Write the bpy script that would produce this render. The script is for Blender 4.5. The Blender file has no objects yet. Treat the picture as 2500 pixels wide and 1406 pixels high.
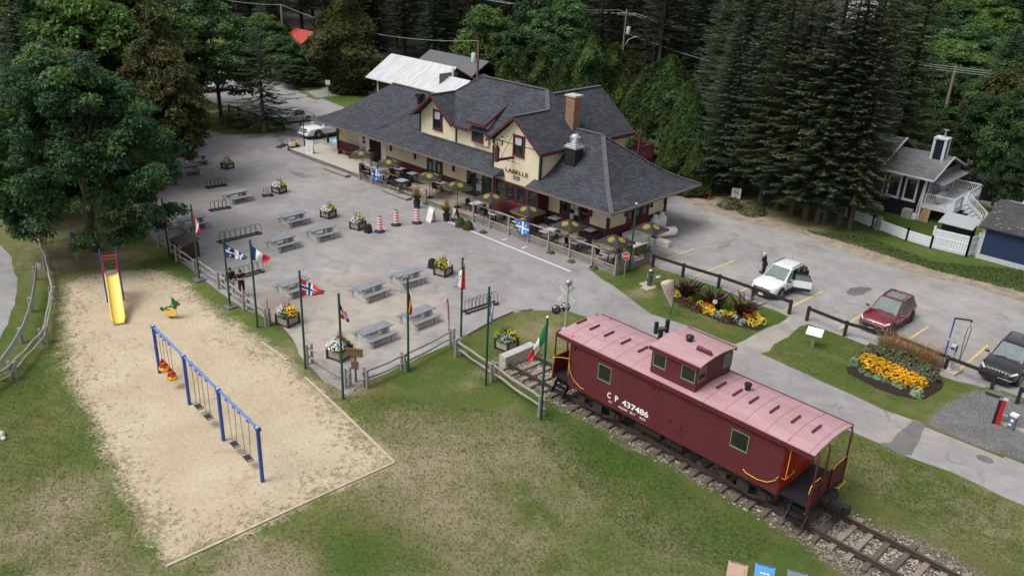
import bpy, math, random
import numpy as np
from mathutils import Vector, Matrix
random.seed(7); NR=np.random.RandomState(11)
S=bpy.context.scene; COL=S.collection
R_=math.radians; PI=math.pi
# ---------------------------------------------------------------- camera
CAMH=19.6; FPX=2040.0
pitch,roll,yaw=R_(23.81),R_(2.72),R_(-42.63)
fw=Vector((math.sin(yaw)*math.cos(pitch),math.cos(yaw)*math.cos(pitch),-math.sin(pitch)))
rt=Vector((math.cos(yaw),-math.sin(yaw),0)); up=rt.cross(fw)
CR=math.cos(roll)*rt+math.sin(roll)*up; CU=-math.sin(roll)*rt+math.cos(roll)*up
cam_d=bpy.data.cameras.new('camera'); cam=bpy.data.objects.new('camera',cam_d); COL.objects.link(cam)
M4=Matrix((CR,CU,-fw)).transposed().to_4x4(); M4.translation=Vector((0,0,CAMH)); cam.matrix_world=M4
cam_d.sensor_width=36; cam_d.lens=FPX/2500*36; cam_d.clip_end=3000; cam_d.clip_start=.5
S.camera=cam
# ---------------------------------------------------------------- overcast sky, soft sun, exposure
W=bpy.data.worlds.new('World'); S.world=W; W.use_nodes=True
nt=W.node_tree; bg=nt.nodes['Background']
sky=nt.nodes.new('ShaderNodeTexSky'); sky.sky_type='NISHITA'; sky.sun_disc=False
sky.sun_elevation=R_(58); sky.sun_rotation=R_(200); sky.dust_density=6; sky.air_density=1.0
hs=nt.nodes.new('ShaderNodeHueSaturation'); hs.inputs['Saturation'].default_value=.22
nt.links.new(sky.outputs[0],hs.inputs['Color']); nt.links.new(hs.outputs[0],bg.inputs['Color'])
bg.inputs['Strength'].default_value=.12
sl=bpy.data.lights.new('sun','SUN'); sl.energy=1.2; sl.angle=R_(30); sl.color=(1,.97,.93)
so=bpy.data.objects.new('sun',sl); COL.objects.link(so)
_el,_az=R_(58),R_(200)
so.rotation_euler=Vector((math.sin(_az)*math.cos(_el),math.cos(_az)*math.cos(_el),math.sin(_el))).to_track_quat('Z','Y').to_euler()
S.view_settings.view_transform='Standard'; S.view_settings.look='None'; S.view_settings.exposure=0.45; S.view_settings.gamma=1
# ---------------------------------------------------------------- measuring: photo pixel -> ground point (z given)
def G(px,py,z=0.0):
    d=fw*FPX+CR*(px-1250)-CU*(py-703); t=(z-CAMH)/d.z
    return Vector((d.x*t,d.y*t,z))
def rayY(px,py,y):
    d=fw*FPX+CR*(px-1250)-CU*(py-703); t=y/d.y
    return Vector((d.x*t,y,CAMH+d.z*t))
# ---------------------------------------------------------------- mesh builder
class MB:
    def __init__(s): s.v=[];s.f=[];s.m=[];s.s=[]
    def add(s,vs,fs,m=0,sm=False):
        o=len(s.v); s.v+=[tuple(v) for v in vs]
        for f in fs: s.f.append([i+o for i in f]); s.m.append(m); s.s.append(sm)
        return s
    def box(s,x0,x1,y0,y1,z0,z1,m=0):
        return s.add([(x0,y0,z0),(x1,y0,z0),(x1,y1,z0),(x0,y1,z0),(x0,y0,z1),(x1,y0,z1),(x1,y1,z1),(x0,y1,z1)],
          [(3,2,1,0),(4,5,6,7),(0,1,5,4),(1,2,6,5),(2,3,7,6),(3,0,4,7)],m)
    def cbox(s,c,d,rz=0,m=0,tap=1.0,rot=None):
        hx,hy,hz=d[0]/2,d[1]/2,d[2]/2; R=rot or Matrix.Rotation(rz,3,'Z'); c=Vector(c)
        P=[c+R@Vector(p) for p in [(-hx,-hy,-hz),(hx,-hy,-hz),(hx,hy,-hz),(-hx,hy,-hz),(-hx*tap,-hy*tap,hz),(hx*tap,-hy*tap,hz),(hx*tap,hy*tap,hz),(-hx*tap,hy*tap,hz)]]
        return s.add(P,[(3,2,1,0),(4,5,6,7),(0,1,5,4),(1,2,6,5),(2,3,7,6),(3,0,4,7)],m)
    def beam(s,p,q,w,h,m=0,upv=(0,0,1)):
        p=Vector(p);q=Vector(q);a=(q-p).normalized();u=Vector(upv)
        if abs(a.dot(u))>.98: u=Vector((1,0,0))
        sd=a.cross(u).normalized();u=sd.cross(a)
        P=[]
        for e in (p,q):
            for i,j in ((-1,-1),(1,-1),(1,1),(-1,1)): P.append(e+sd*(i*w/2)+u*(j*h/2))
        return s.add(P,[(0,1,2,3),(7,6,5,4),(0,4,5,1),(1,5,6,2),(2,6,7,3),(3,7,4,0)],m)
    def tube(s,pts,r,n=8,m=0,sm=True,cap=True):
        pts=[Vector(p) for p in pts]; N=len(pts); rs=r if isinstance(r,(list,tuple)) else [r]*N
        vs=[];pu=None
        for i,p in enumerate(pts):
            a=(pts[min(i+1,N-1)]-pts[max(i-1,0)]).normalized()
            u=pu if pu is not None else (Vector((0,0,1)) if abs(a.z)<.9 else Vector((1,0,0)))
            u=(u-a*u.dot(a)); u=u.normalized() if u.length>1e-5 else a.orthogonal().normalized()
            pu=u; w=a.cross(u)
            for k in range(n):
                t=2*PI*k/n; vs.append(p+u*(rs[i]*math.cos(t))+w*(rs[i]*math.sin(t)))
        fs=[]
        for i in range(N-1):
            for k in range(n): fs.append((i*n+k,i*n+(k+1)%n,(i+1)*n+(k+1)%n,(i+1)*n+k))
        s.add(vs,fs,m,sm)
        if cap: s.add(vs[:n],[list(range(n))[::-1]],m); s.add(vs[-n:],[list(range(n))],m)
        return s
    def lathe(s,prof,n=16,c=(0,0,0),m=0,sm=True,cap=True):
        c=Vector(c);vs=[]
        for r,z in prof:
            for k in range(n): t=2*PI*k/n; vs.append(c+Vector((r*math.cos(t),r*math.sin(t),z)))
        fs=[(i*n+k,i*n+(k+1)%n,(i+1)*n+(k+1)%n,(i+1)*n+k) for i in range(len(prof)-1) for k in range(n)]
        s.add(vs,fs,m,sm)
        if cap: s.add(vs[-n:],[list(range(n))],m); s.add(vs[:n],[list(range(n))[::-1]],m)
        return s
    def ext(s,poly,vec,m=0):
        n=len(poly);P=[Vector(p) for p in poly];v=Vector(vec);Q=[p+v for p in P]
        nr=Vector((0,0,0))
        for i in range(n): nr+=P[i].cross(P[(i+1)%n])
        fs=[list(range(n)),list(range(2*n-1,n-1,-1))]+[(i,i+n,(i+1)%n+n,(i+1)%n) for i in range(n)]
        if nr.dot(v)>0: fs=[f[::-1] for f in fs]
        return s.add(P+Q,fs,m)
    def slab(s,poly,t,m=0):       # polygon in space, thickened along its normal
        P=[Vector(p) for p in poly]; nr=Vector((0,0,0))
        for i in range(len(P)): nr+=P[i].cross(P[(i+1)%len(P)])
        nr.normalize(); return s.ext([p-nr*t for p in P],nr*t,m)
    def ball(s,c,r,n=10,m=0,rot=None):
        if not isinstance(r,(tuple,list)): r=(r,r,r)
        c=Vector(c);vs=[];k2=n//2+1
        for i in range(k2+1):
            a=PI*i/k2
            for k in range(n):
                t=2*PI*k/n; p=Vector((r[0]*math.sin(a)*math.cos(t),r[1]*math.sin(a)*math.sin(t),-r[2]*math.cos(a)))
                vs.append(c+(rot@p if rot else p))
        fs=[(i*n+k,i*n+(k+1)%n,(i+1)*n+(k+1)%n,(i+1)*n+k) for i in range(k2) for k in range(n)]
        return s.add(vs,fs,m,True)
    def quad(s,a,b,c,d,m=0): return s.add([a,b,c,d],[(0,1,2,3)],m)
    def xf(s,M):
        s.v=[tuple(M@Vector(v)) for v in s.v]; return s
    def join(s,o,M=None):
        b=len(s.v); s.v+=[tuple(M@Vector(v)) for v in o.v] if M else o.v
        s.f+=[[i+b for i in f] for f in o.f]; s.m+=o.m; s.s+=o.s; return s
    def mesh(s,name,mats):
        me=bpy.data.meshes.new(name); me.from_pydata(s.v,[],s.f)
        for m in (mats if isinstance(mats,(list,tuple)) else [mats]): me.materials.append(m)
        me.polygons.foreach_set('material_index',s.m); me.polygons.foreach_set('use_smooth',s.s); me.update()
        return me
    def build(s,name,mats,parent=None,label=None,bevel=0,kind=None):
        o=bpy.data.objects.new(name,s.mesh(name,mats)); COL.objects.link(o)
        if parent is not None: o.parent=parent
        if label: o['label']=label
        if kind: o['kind']=kind
        if bevel:
            b=o.modifiers.new('bevel','BEVEL'); b.width=bevel; b.segments=2; b.limit_method='ANGLE'
        return o
def each(mb,name,mats,parent=None,label=None,bevel=0):      # one object per connected piece
    n=len(mb.v); root=list(range(n))
    def find(a):
        while root[a]!=a: root[a]=root[root[a]]; a=root[a]
        return a
    for f in mb.f:
        r=find(f[0])
        for i in f[1:]: root[find(i)]=r
    groups={}
    for k,f in enumerate(mb.f): groups.setdefault(find(f[0]),[]).append(k)
    out=[]
    for ks in groups.values():
        b=MB(); mp={}
        for k in ks:
            b.f.append([mp.setdefault(i,len(mp)) for i in mb.f[k]]); b.m.append(mb.m[k]); b.s.append(mb.s[k])
        b.v=[None]*len(mp)
        for i,j in mp.items(): b.v[j]=mb.v[i]
        out.append(b.build(name,mats,parent,label,bevel))
    return out
def tag(o,label,cat,group=None,kind=None):
    if kind: o['kind']=kind
    if label: o['label']=label
    if cat: o['category']=cat
    if group: o['group']=group
    return o
def thing(name,label,cat,loc=(0,0,0),rz=0,group=None):
    o=bpy.data.objects.new(name,None); o.empty_display_size=.2; COL.objects.link(o)
    o.location=loc; o.rotation_euler=(0,0,rz); return tag(o,label,cat,group)
def struct(name,mb,mats):
    o=mb.build(name,mats); o['kind']='structure'; return o
KIDS={}
def tree_of(root): return [(c,list(c.children)) for c in root.children]
def dup(root,loc,rz=0,label=None,group=None,sc=None):
    r=root.copy(); COL.objects.link(r); r.location=loc; r.rotation_euler=(0,0,rz)
    if label: r['label']=label
    if group: r['group']=group
    if sc is not None: r.scale=sc if isinstance(sc,(tuple,list)) else (sc,sc,sc)
    for ch,gs in tree_of(root):
        c=ch.copy(); COL.objects.link(c); c.parent=r
        for g in gs: d=g.copy(); COL.objects.link(d); d.parent=c
    return r
_tx={}
def text_mb(body,h,w=None,ex=.006,m=0,bold=0.0):
    cu=bpy.data.curves.new('lettering','FONT'); cu.body=body; cu.size=1; cu.extrude=0; cu.align_x='CENTER'; cu.offset=bold; cu.resolution_u=3
    o=bpy.data.objects.new('lettering',cu); COL.objects.link(o); bpy.context.view_layer.update()
    me=bpy.data.meshes.new_from_object(o.evaluated_get(bpy.context.evaluated_depsgraph_get()))
    vs=[v.co.copy() for v in me.vertices]; fs=[list(p.vertices) for p in me.polygons]
    bpy.data.objects.remove(o); bpy.data.curves.remove(cu); bpy.data.meshes.remove(me)
    xs=[v.x for v in vs];ys=[v.y for v in vs]
    sy=h/(max(ys)-min(ys)); sx=sy if w is None else w/(max(xs)-min(xs)); cx=(max(xs)+min(xs))/2; cy=(max(ys)+min(ys))/2
    b=MB(); b.add([((v.x-cx)*sx,(v.y-cy)*sy,ex) for v in vs],fs,m); return b
def frame_mat(o,x,y):             # matrix with local x,y axes
    x=Vector(x).normalized();y=Vector(y);y=(y-x*y.dot(x)).normalized();z=x.cross(y)
    M=Matrix((x,y,z)).transposed().to_4x4();M.translation=Vector(o);return M
# ---------------------------------------------------------------- materials
def nodes(name):
    m=bpy.data.materials.new(name); m.use_nodes=True; t=m.node_tree; return m,t,t.nodes['Principled BSDF'],t.nodes.new,t.links.new
def srgb(h):
    return tuple(((int(h[i:i+2],16)/255+.055)/1.055)**2.4 if int(h[i:i+2],16)>10 else int(h[i:i+2],16)/255/12.92 for i in (0,2,4))
MATS={}
def mat(name,col,rough=.7,metal=0,var=.14,scale=3.,bump=0,bscale=30,spec=.4,col2=None,streak=None,coat=0,trans=0):
    if name in MATS: return MATS[name]
    m,t,b,N,L=nodes(name)
    tc=N('ShaderNodeTexCoord'); src=tc.outputs['Object']
    if streak:
        mp=N('ShaderNodeMapping'); mp.inputs['Scale'].default_value=streak; L(src,mp.inputs[0]); src=mp.outputs[0]
    nz=N('ShaderNodeTexNoise'); nz.inputs['Scale'].default_value=scale; nz.inputs['Detail'].default_value=8; nz.inputs['Roughness'].default_value=.65; L(src,nz.inputs[0])
    rp=N('ShaderNodeValToRGB'); rp.color_ramp.elements[0].position=.3; rp.color_ramp.elements[1].position=.7
    c2=col2 or tuple(min(1,c*(1+var)) for c in col); c1=col if col2 else tuple(c*(1-var) for c in col)
    rp.color_ramp.elements[0].color=(*c1,1); rp.color_ramp.elements[1].color=(*c2,1)
    L(nz.outputs[0],rp.inputs[0]); L(rp.outputs[0],b.inputs['Base Color'])
    b.inputs['Roughness'].default_value=rough; b.inputs['Metallic'].default_value=metal; b.inputs['Specular IOR Level'].default_value=spec
    b.inputs['Coat Weight'].default_value=coat; b.inputs['Transmission Weight'].default_value=trans
    if bump:
        n2=N('ShaderNodeTexNoise'); n2.inputs['Scale'].default_value=bscale; n2.inputs['Detail'].default_value=6; L(src,n2.inputs[0])
        bp=N('ShaderNodeBump'); bp.inputs['Strength'].default_value=bump; bp.inputs['Distance'].default_value=.02; L(n2.outputs[0],bp.inputs['Height']); L(bp.outputs[0],b.inputs['Normal'])
    MATS[name]=m; return m
def leafmat(name,trans=.25,rough=.55,spec=.25,bright=1.0):
    m,t,b,N,L=nodes(name)
    at=N('ShaderNodeAttribute'); at.attribute_name='Col'
    oi=N('ShaderNodeObjectInfo'); mr=N('ShaderNodeMapRange'); mr.inputs[3].default_value=.8*bright; mr.inputs[4].default_value=1.2*bright; L(oi.outputs['Random'],mr.inputs[0])
    mx=N('ShaderNodeMix'); mx.data_type='RGBA'; mx.blend_type='MULTIPLY'; mx.inputs[0].default_value=1
    L(at.outputs['Color'],mx.inputs[6]); L(mr.outputs[0],mx.inputs[7]); L(mx.outputs[2],b.inputs['Base Color'])
    b.inputs['Roughness'].default_value=rough; b.inputs['Specular IOR Level'].default_value=spec
    tr=N('ShaderNodeBsdfTranslucent'); L(mx.outputs[2],tr.inputs['Color'])
    ms=N('ShaderNodeMixShader'); ms.inputs[0].default_value=trans; L(b.outputs[0],ms.inputs[1]); L(tr.outputs[0],ms.inputs[2])
    L(ms.outputs[0],t.nodes['Material Output'].inputs['Surface']); return m
def np_faces(name,P,C,m,parent=None):      # P (n,k,3) polygons, C (n,3) colours
    n,k=P.shape[:2]; me=bpy.data.meshes.new(name)
    me.vertices.add(n*k); me.vertices.foreach_set('co',P.reshape(-1).astype(np.float32))
    me.loops.add(n*k); me.loops.foreach_set('vertex_index',np.arange(n*k,dtype=np.int32))
    me.polygons.add(n); me.polygons.foreach_set('loop_start',np.arange(0,n*k,k,dtype=np.int32))
    me.update(calc_edges=True)
    at=me.color_attributes.new('Col','FLOAT_COLOR','POINT'); cc=np.ones((n,k,4),np.float32); cc[:,:,:3]=C[:,None,:]
    at.data.foreach_set('color',cc.reshape(-1)); me.materials.append(m)
    return me
# ================================================================ GROUND
CAB_A=R_(-2.03); TD=Vector((math.cos(CAB_A),math.sin(CAB_A),0)); TN=Vector((-TD.y,TD.x,0)); TC=25.62
def TP(x,n,z=0.0): return TD*x+TN*(TC+n)+Vector((0,0,z))
DRY=[(1050,1120,3,1),(1000,1060,2,.8),(1240,1110,3,.75),(1100,1240,3,.8),(1220,1330,3,.7),(960,1200,2,.5),(150,1230,2,.9),(80,1310,2,.8),(210,1380,2,.9),(600,1395,1.6,1.2),(680,1400,1.4,1),(760,930,1.5,.9),(690,860,1.4,.6),(1180,910,.6,.9),(1140,940,.6,.8),(2180,1150,2,.5),(2380,1250,2.5,.6),(1340,800,2,.7),(1000,1380,2,.4),(1560,715,.9,1.1),(860,950,.8,.8),(1600,1330,3,.5),(1350,1250,3,.5),(2280,830,1.5,.3),(560,230,5,.3),(1750,505,5,1),(1900,560,4,.8),(2050,590,3,.3),(200,600,5,.7),(330,560,4,.7),(130,480,8,.8)]
LUSH=[(1450,1085,1.3,.8),(1620,1195,1.5,.8),(1760,1300,1.6,.8),(1340,990,1.4,1),(1540,1130,1.6,1),(1880,1380,1.8,.6),(790,910,.9,1),(1000,920,1.1,.9),(1090,890,.9,.8),(520,740,1.6,.7),(430,640,1.6,.8),(260,1080,1.4,.8),(330,1190,1.2,.8),(370,1330,1,.9),(900,1330,2,.6),(160,880,1.8,.6),(90,940,1.4,.5),(120,740,1,.7),(1700,700,2.4,.9),(1620,760,1.6,.8),(1880,800,2.6,.6),(2300,660,4,1),(2150,620,3,.9),(2240,560,4,1),(460,255,6,.8),(860,235,5,.8),(2450,1010,1,.8),(1500,690,1.5,.8),(1500,1330,1.8,.5)]
DRYW=[(G(a,b),r*1.0,s) for a,b,r,s in DRY]; LUSHW=[(G(a,b),r,s) for a,b,r,s in LUSH]
def attrs(me):
    n=len(me.vertices); co=np.zeros(n*3,np.float32); me.vertices.foreach_get('co',co); co=co.reshape(-1,3)
    for nm,L in (('dry',DRYW),('lush',LUSHW)):
        a=np.zeros(n,np.float32)
        for p,r,s in L: a=np.maximum(a,s*np.exp(-((co[:,0]-p.x)**2+(co[:,1]-p.y)**2)/(2*(r*.8)**2)))
        me.attributes.new(nm,'FLOAT','POINT').data.foreach_set('value',a)
    return co
def sdist(co,poly):
    P=np.array([(p.x,p.y) for p in poly]); n=len(P); x,y=co[:,0],co[:,1]; d=np.full(len(co),1e9); ins=np.zeros(len(co),bool)
    for i in range(n):
        a,b=P[i],P[(i+1)%n]; e=b-a; t=np.clip(((x-a[0])*e[0]+(y-a[1])*e[1])/max(1e-9,e@e),0,1)
        d=np.minimum(d,np.hypot(x-a[0]-t*e[0],y-a[1]-t*e[1]))
        c=((a[1]>y)!=(b[1]>y))&(x<(b[0]-a[0])*(y-a[1])/(b[1]-a[1]+1e-12)+a[0]); ins^=c
    return np.where(ins,d,-d)
def gridmesh(name,xs,ys,z=0.0):
    X,Y=np.meshgrid(xs,ys); nx,ny=len(xs),len(ys)
    V=np.stack([X.ravel(),Y.ravel(),np.full(X.size,z)],1)
    I=np.arange(nx*ny).reshape(ny,nx); F=np.stack([I[:-1,:-1],I[:-1,1:],I[1:,1:],I[1:,:-1]],-1).reshape(-1,4)
    return V,F
def noise_n(t,scale,detail=5,rough=.6,vec=None,warp=0):
    n=t.nodes.new('ShaderNodeTexNoise'); n.inputs['Scale'].default_value=scale; n.inputs['Detail'].default_value=detail; n.inputs['Roughness'].default_value=rough; n.inputs['Distortion'].default_value=warp
    if vec is None:
        g=t.nodes.new('ShaderNodeNewGeometry'); vec=g.outputs['Position']
    t.links.new(vec,n.inputs['Vector']); return n.outputs['Fac']
def ramp_n(t,src,a,b,ca=(0,0,0),cb=(1,1,1)):
    r=t.nodes.new('ShaderNodeValToRGB'); e=r.color_ramp.elements; e[0].position=a;e[1].position=b;e[0].color=(*ca,1);e[1].color=(*cb,1)
    t.links.new(src,r.inputs[0]); return r.outputs[0]
def math_n(t,op,a,b,c=None):
    n=t.nodes.new('ShaderNodeMath'); n.operation=op
    for i,v in enumerate((a,b,c)):
        if v is None: continue
        if isinstance(v,(int,float)): n.inputs[i].default_value=v
        else: t.links.new(v,n.inputs[i])
    return n.outputs[0]
def mix_n(t,f,a,b,mode='MIX'):
    n=t.nodes.new('ShaderNodeMix'); n.data_type='RGBA'; n.blend_type=mode
    for i,v in ((0,f),(6,a),(7,b)):
        if isinstance(v,(int,float)): n.inputs[i].default_value=v
        elif isinstance(v,tuple): n.inputs[i].default_value=(*v,1)
        else: t.links.new(v,n.inputs[i])
    return n.outputs[2]
def attr_n(t,nm):
    a=t.nodes.new('ShaderNodeAttribute'); a.attribute_name=nm; return a.outputs['Fac']
def grass_col(t):
    big=noise_n(t,.22,4,.55,warp=.6); mid=noise_n(t,1.3,6,.65); fin=noise_n(t,9,6,.75); vf=noise_n(t,42,4,.8)
    base=mix_n(t,ramp_n(t,big,.38,.62),(.088,.118,.03),(.145,.145,.052))
    base=mix_n(t,ramp_n(t,mid,.42,.66),base,(.068,.108,.024))
    d=math_n(t,'ADD',math_n(t,'MULTIPLY',attr_n(t,'dry'),.52),math_n(t,'MULTIPLY',math_n(t,'SUBTRACT',mid,.5),.9))
    d=math_n(t,'ADD',d,math_n(t,'MULTIPLY',math_n(t,'SUBTRACT',fin,.5),.75)); d=math_n(t,'ADD',d,math_n(t,'MULTIPLY',math_n(t,'SUBTRACT',big,.5),.45))
    base=mix_n(t,ramp_n(t,d,.12,.5),base,(.26,.22,.14))
    base=mix_n(t,ramp_n(t,d,.52,.85),base,(.37,.33,.265))
    l=math_n(t,'ADD',attr_n(t,'lush'),math_n(t,'MULTIPLY',math_n(t,'SUBTRACT',mid,.5),1.4)); l=math_n(t,'ADD',l,math_n(t,'MULTIPLY',math_n(t,'SUBTRACT',fin,.5),.8))
    base=mix_n(t,math_n(t,'MULTIPLY',ramp_n(t,l,.25,.8),.7),base,(.058,.108,.02))
    sp=ramp_n(t,vf,.3,.7,(.62,.62,.62),(1.34,1.34,1.32)); base=mix_n(t,1.0,base,sp,'MULTIPLY')
    sp2=ramp_n(t,fin,.3,.7,(.7,.72,.7),(1.25,1.25,1.25)); return mix_n(t,1.0,base,sp2,'MULTIPLY')
def grassbump(t,b,st=.8):
    f=noise_n(t,30,6,.75); bp=t.nodes.new('ShaderNodeBump'); bp.inputs['Strength'].default_value=st; bp.inputs['Distance'].default_value=.05
    t.links.new(f,bp.inputs['Height']); t.links.new(bp.outputs[0],b.inputs['Normal'])
gm,t,b,N,L=nodes('grass'); L(grass_col(t),b.inputs['Base Color']); b.inputs['Roughness'].default_value=.95; b.inputs['Specular IOR Level'].default_value=.1; grassbump(t,b)
def edged(name,inner,amp,nsc,soft,bump=.5):
    m,t,b,N,L=nodes(name); c=inner(t); g=grass_col(t)
    e=math_n(t,'ADD',attr_n(t,'edge'),math_n(t,'MULTIPLY',math_n(t,'SUBTRACT',noise_n(t,nsc,6,.7),.5),amp))
    e=math_n(t,'ADD',e,math_n(t,'MULTIPLY',math_n(t,'SUBTRACT',noise_n(t,nsc*7,4,.7),.5),amp*.9))
    r=t.nodes.new('ShaderNodeMapRange'); r.inputs[1].default_value=-soft; r.inputs[2].default_value=soft; t.links.new(e,r.inputs[0])
    L(mix_n(t,r.outputs[0],g,c),b.inputs['Base Color']); b.inputs['Roughness'].default_value=.95; b.inputs['Specular IOR Level'].default_value=.12; grassbump(t,b,bump); return m
def sheet(name,poly,m,step,margin,z):
    xs=[p.x for p in poly]; ys=[p.y for p in poly]
    V,F=gridmesh(name,np.arange(min(xs)-margin,max(xs)+margin+step,step),np.arange(min(ys)-margin,max(ys)+margin+step,step),z)
    d=sdist(V,poly); keep=(d[F]>-margin).all(1); F=F[keep]; u=np.unique(F); mp=np.zeros(len(V),int); mp[u]=np.arange(len(u))
    me=bpy.data.meshes.new(name); me.from_pydata(V[u].tolist(),[],mp[F].tolist()); me.materials.append(m)
    attrs(me); me.attributes.new('edge','FLOAT','POINT').data.foreach_set('value',d[u].astype(np.float32))
    o=bpy.data.objects.new(name,me); COL.objects.link(o); o['kind']='structure'; return o
# base terrain
def axis(a,b,s,far): 
    l=list(np.arange(a,b+s,s)); k=s
    while l[-1]<far: k*=1.35; l.append(l[-1]+k)
    k=s
    while l[0]>-far: k*=1.35; l.insert(0,l[0]-k)
    return np.array(l)
V,F=gridmesh('ground',axis(-74,4,.6,900),axis(6,76,.6,900))
me=bpy.data.meshes.new('ground'); me.from_pydata(V.tolist(),[],F.tolist()); me.materials.append(gm); attrs(me)
o=bpy.data.objects.new('ground',me); COL.objects.link(o); o['kind']='structure'
# sand
def sandc(t):
    big=noise_n(t,.35,5,.6,warp=.8); f=noise_n(t,7,6,.7); v=noise_n(t,28,5,.75)
    c=mix_n(t,ramp_n(t,big,.35,.65),(.455,.375,.27),(.53,.45,.335))
    c=mix_n(t,math_n(t,'MULTIPLY',ramp_n(t,noise_n(t,.8,5,.6,warp=1.2),.6,.75),.55),c,(.32,.235,.15))
    e=attr_n(t,'edge'); near=t.nodes.new('ShaderNodeMapRange'); near.inputs[1].default_value=0; near.inputs[2].default_value=3.2; near.inputs[3].default_value=.16; near.inputs[4].default_value=-.04; t.links.new(e,near.inputs[0])
    w=math_n(t,'ADD',noise_n(t,3.6,7,.78,warp=.4),near.outputs[0]); w=math_n(t,'ADD',w,math_n(t,'MULTIPLY',math_n(t,'SUBTRACT',noise_n(t,.5,3),.5),.35))
    c=mix_n(t,math_n(t,'MULTIPLY',ramp_n(t,w,.63,.7),.7),c,(.16,.145,.075))
    c=mix_n(t,1.0,c,ramp_n(t,v,.3,.7,(.8,.79,.77),(1.12,1.12,1.12)),'MULTIPLY'); return mix_n(t,1.0,c,ramp_n(t,f,.3,.65,(.82,.8,.77),(1.08,1.08,1.08)),'MULTIPLY')
sandm=edged('sand',sandc,2.4,.9,.3)
SANDP=[G(*p) for p in [(160,690),(250,664),(350,658),(400,664),(450,690),(500,735),(560,775),(640,832),(740,915),(850,1020),(963,1130),(800,1204),(600,1296),(430,1372),(380,1335),(330,1250),(255,1100),(180,960),(155,850),(150,760)]]
sheet('sand_pit',SANDP,sandm,.35,1.2,.004)
# asphalt
def asph(name,c1,c2,dirt=(.34,.29,.235),dirtamt=.5,crack=True,dk=.6,spots=()):
    m,t,b,N,L=nodes(name)
    big=noise_n(t,.16,6,.62,warp=.7); mid=noise_n(t,.9,7,.65,warp=.5); f=noise_n(t,45,5,.8)
    c=mix_n(t,ramp_n(t,big,.36,.64),c1,c2)
    c=mix_n(t,math_n(t,'MULTIPLY',ramp_n(t,noise_n(t,.11,5,.65,warp=1.5),.52,.7),dirtamt),c,dirt)
    c=mix_n(t,math_n(t,'MULTIPLY',ramp_n(t,noise_n(t,.33,6,.7,warp=1),.56,.66),dk*.55),c,tuple(x*.52 for x in c1))
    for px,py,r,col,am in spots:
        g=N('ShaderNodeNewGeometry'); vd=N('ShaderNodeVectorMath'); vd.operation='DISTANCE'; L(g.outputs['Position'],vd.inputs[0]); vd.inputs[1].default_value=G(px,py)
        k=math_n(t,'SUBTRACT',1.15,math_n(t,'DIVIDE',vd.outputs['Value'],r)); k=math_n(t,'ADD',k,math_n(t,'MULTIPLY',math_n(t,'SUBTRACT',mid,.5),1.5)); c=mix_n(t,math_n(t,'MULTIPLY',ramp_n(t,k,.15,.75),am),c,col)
    c=mix_n(t,1.0,c,ramp_n(t,mid,.3,.7,(.82,.82,.82),(1.14,1.14,1.14)),'MULTIPLY')
    c=mix_n(t,1.0,c,ramp_n(t,f,.28,.72,(.8,.8,.8),(1.2,1.2,1.2)),'MULTIPLY')
    if crack:
        g=N('ShaderNodeNewGeometry'); nz=N('ShaderNodeTexNoise'); nz.inputs['Scale'].default_value=.7; nz.inputs['Detail'].default_value=5; L(g.outputs['Position'],nz.inputs[0])
        va=N('ShaderNodeVectorMath'); va.operation='MULTIPLY_ADD'; va.inputs[1].default_value=(2.4,2.4,0); L(nz.outputs['Color'],va.inputs[0]); L(g.outputs['Position'],va.inputs[2])
        vo=N('ShaderNodeTexVoronoi'); vo.feature='DISTANCE_TO_EDGE'; vo.inputs['Scale'].default_value=.13; L(va.outputs[0],vo.inputs['Vector'])
        k=ramp_n(t,vo.outputs['Distance'],.002,.006,(1,1,1),(0,0,0)); k=math_n(t,'MULTIPLY',k,ramp_n(t,noise_n(t,.25,3),.45,.6)); c=mix_n(t,math_n(t,'MULTIPLY',k,.55),c,(.08,.075,.07))
    L(c,b.inputs['Base Color']); b.inputs['Roughness'].default_value=.88; b.inputs['Specular IOR Level'].default_value=.25
    bp=N('ShaderNodeBump'); bp.inputs['Strength'].default_value=.25; bp.inputs['Distance'].default_value=.01; L(f,bp.inputs['Height']); L(bp.outputs[0],b.inputs['Normal']); return m
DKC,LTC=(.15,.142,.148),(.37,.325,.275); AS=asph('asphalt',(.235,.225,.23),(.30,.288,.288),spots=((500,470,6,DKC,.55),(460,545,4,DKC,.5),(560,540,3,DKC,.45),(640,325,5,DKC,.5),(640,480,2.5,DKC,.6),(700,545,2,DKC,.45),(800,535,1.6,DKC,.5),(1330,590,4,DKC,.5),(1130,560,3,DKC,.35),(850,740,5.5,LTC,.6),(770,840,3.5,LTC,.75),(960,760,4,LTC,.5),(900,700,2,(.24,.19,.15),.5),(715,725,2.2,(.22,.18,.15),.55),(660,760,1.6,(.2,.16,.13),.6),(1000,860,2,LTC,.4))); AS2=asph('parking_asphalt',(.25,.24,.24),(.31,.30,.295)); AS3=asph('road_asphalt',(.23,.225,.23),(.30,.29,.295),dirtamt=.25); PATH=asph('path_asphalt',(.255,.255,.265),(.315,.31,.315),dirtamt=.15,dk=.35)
DKP=asph('patch_asphalt',(.11,.11,.115),(.15,.148,.15),crack=False,dirtamt=.15)
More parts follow.
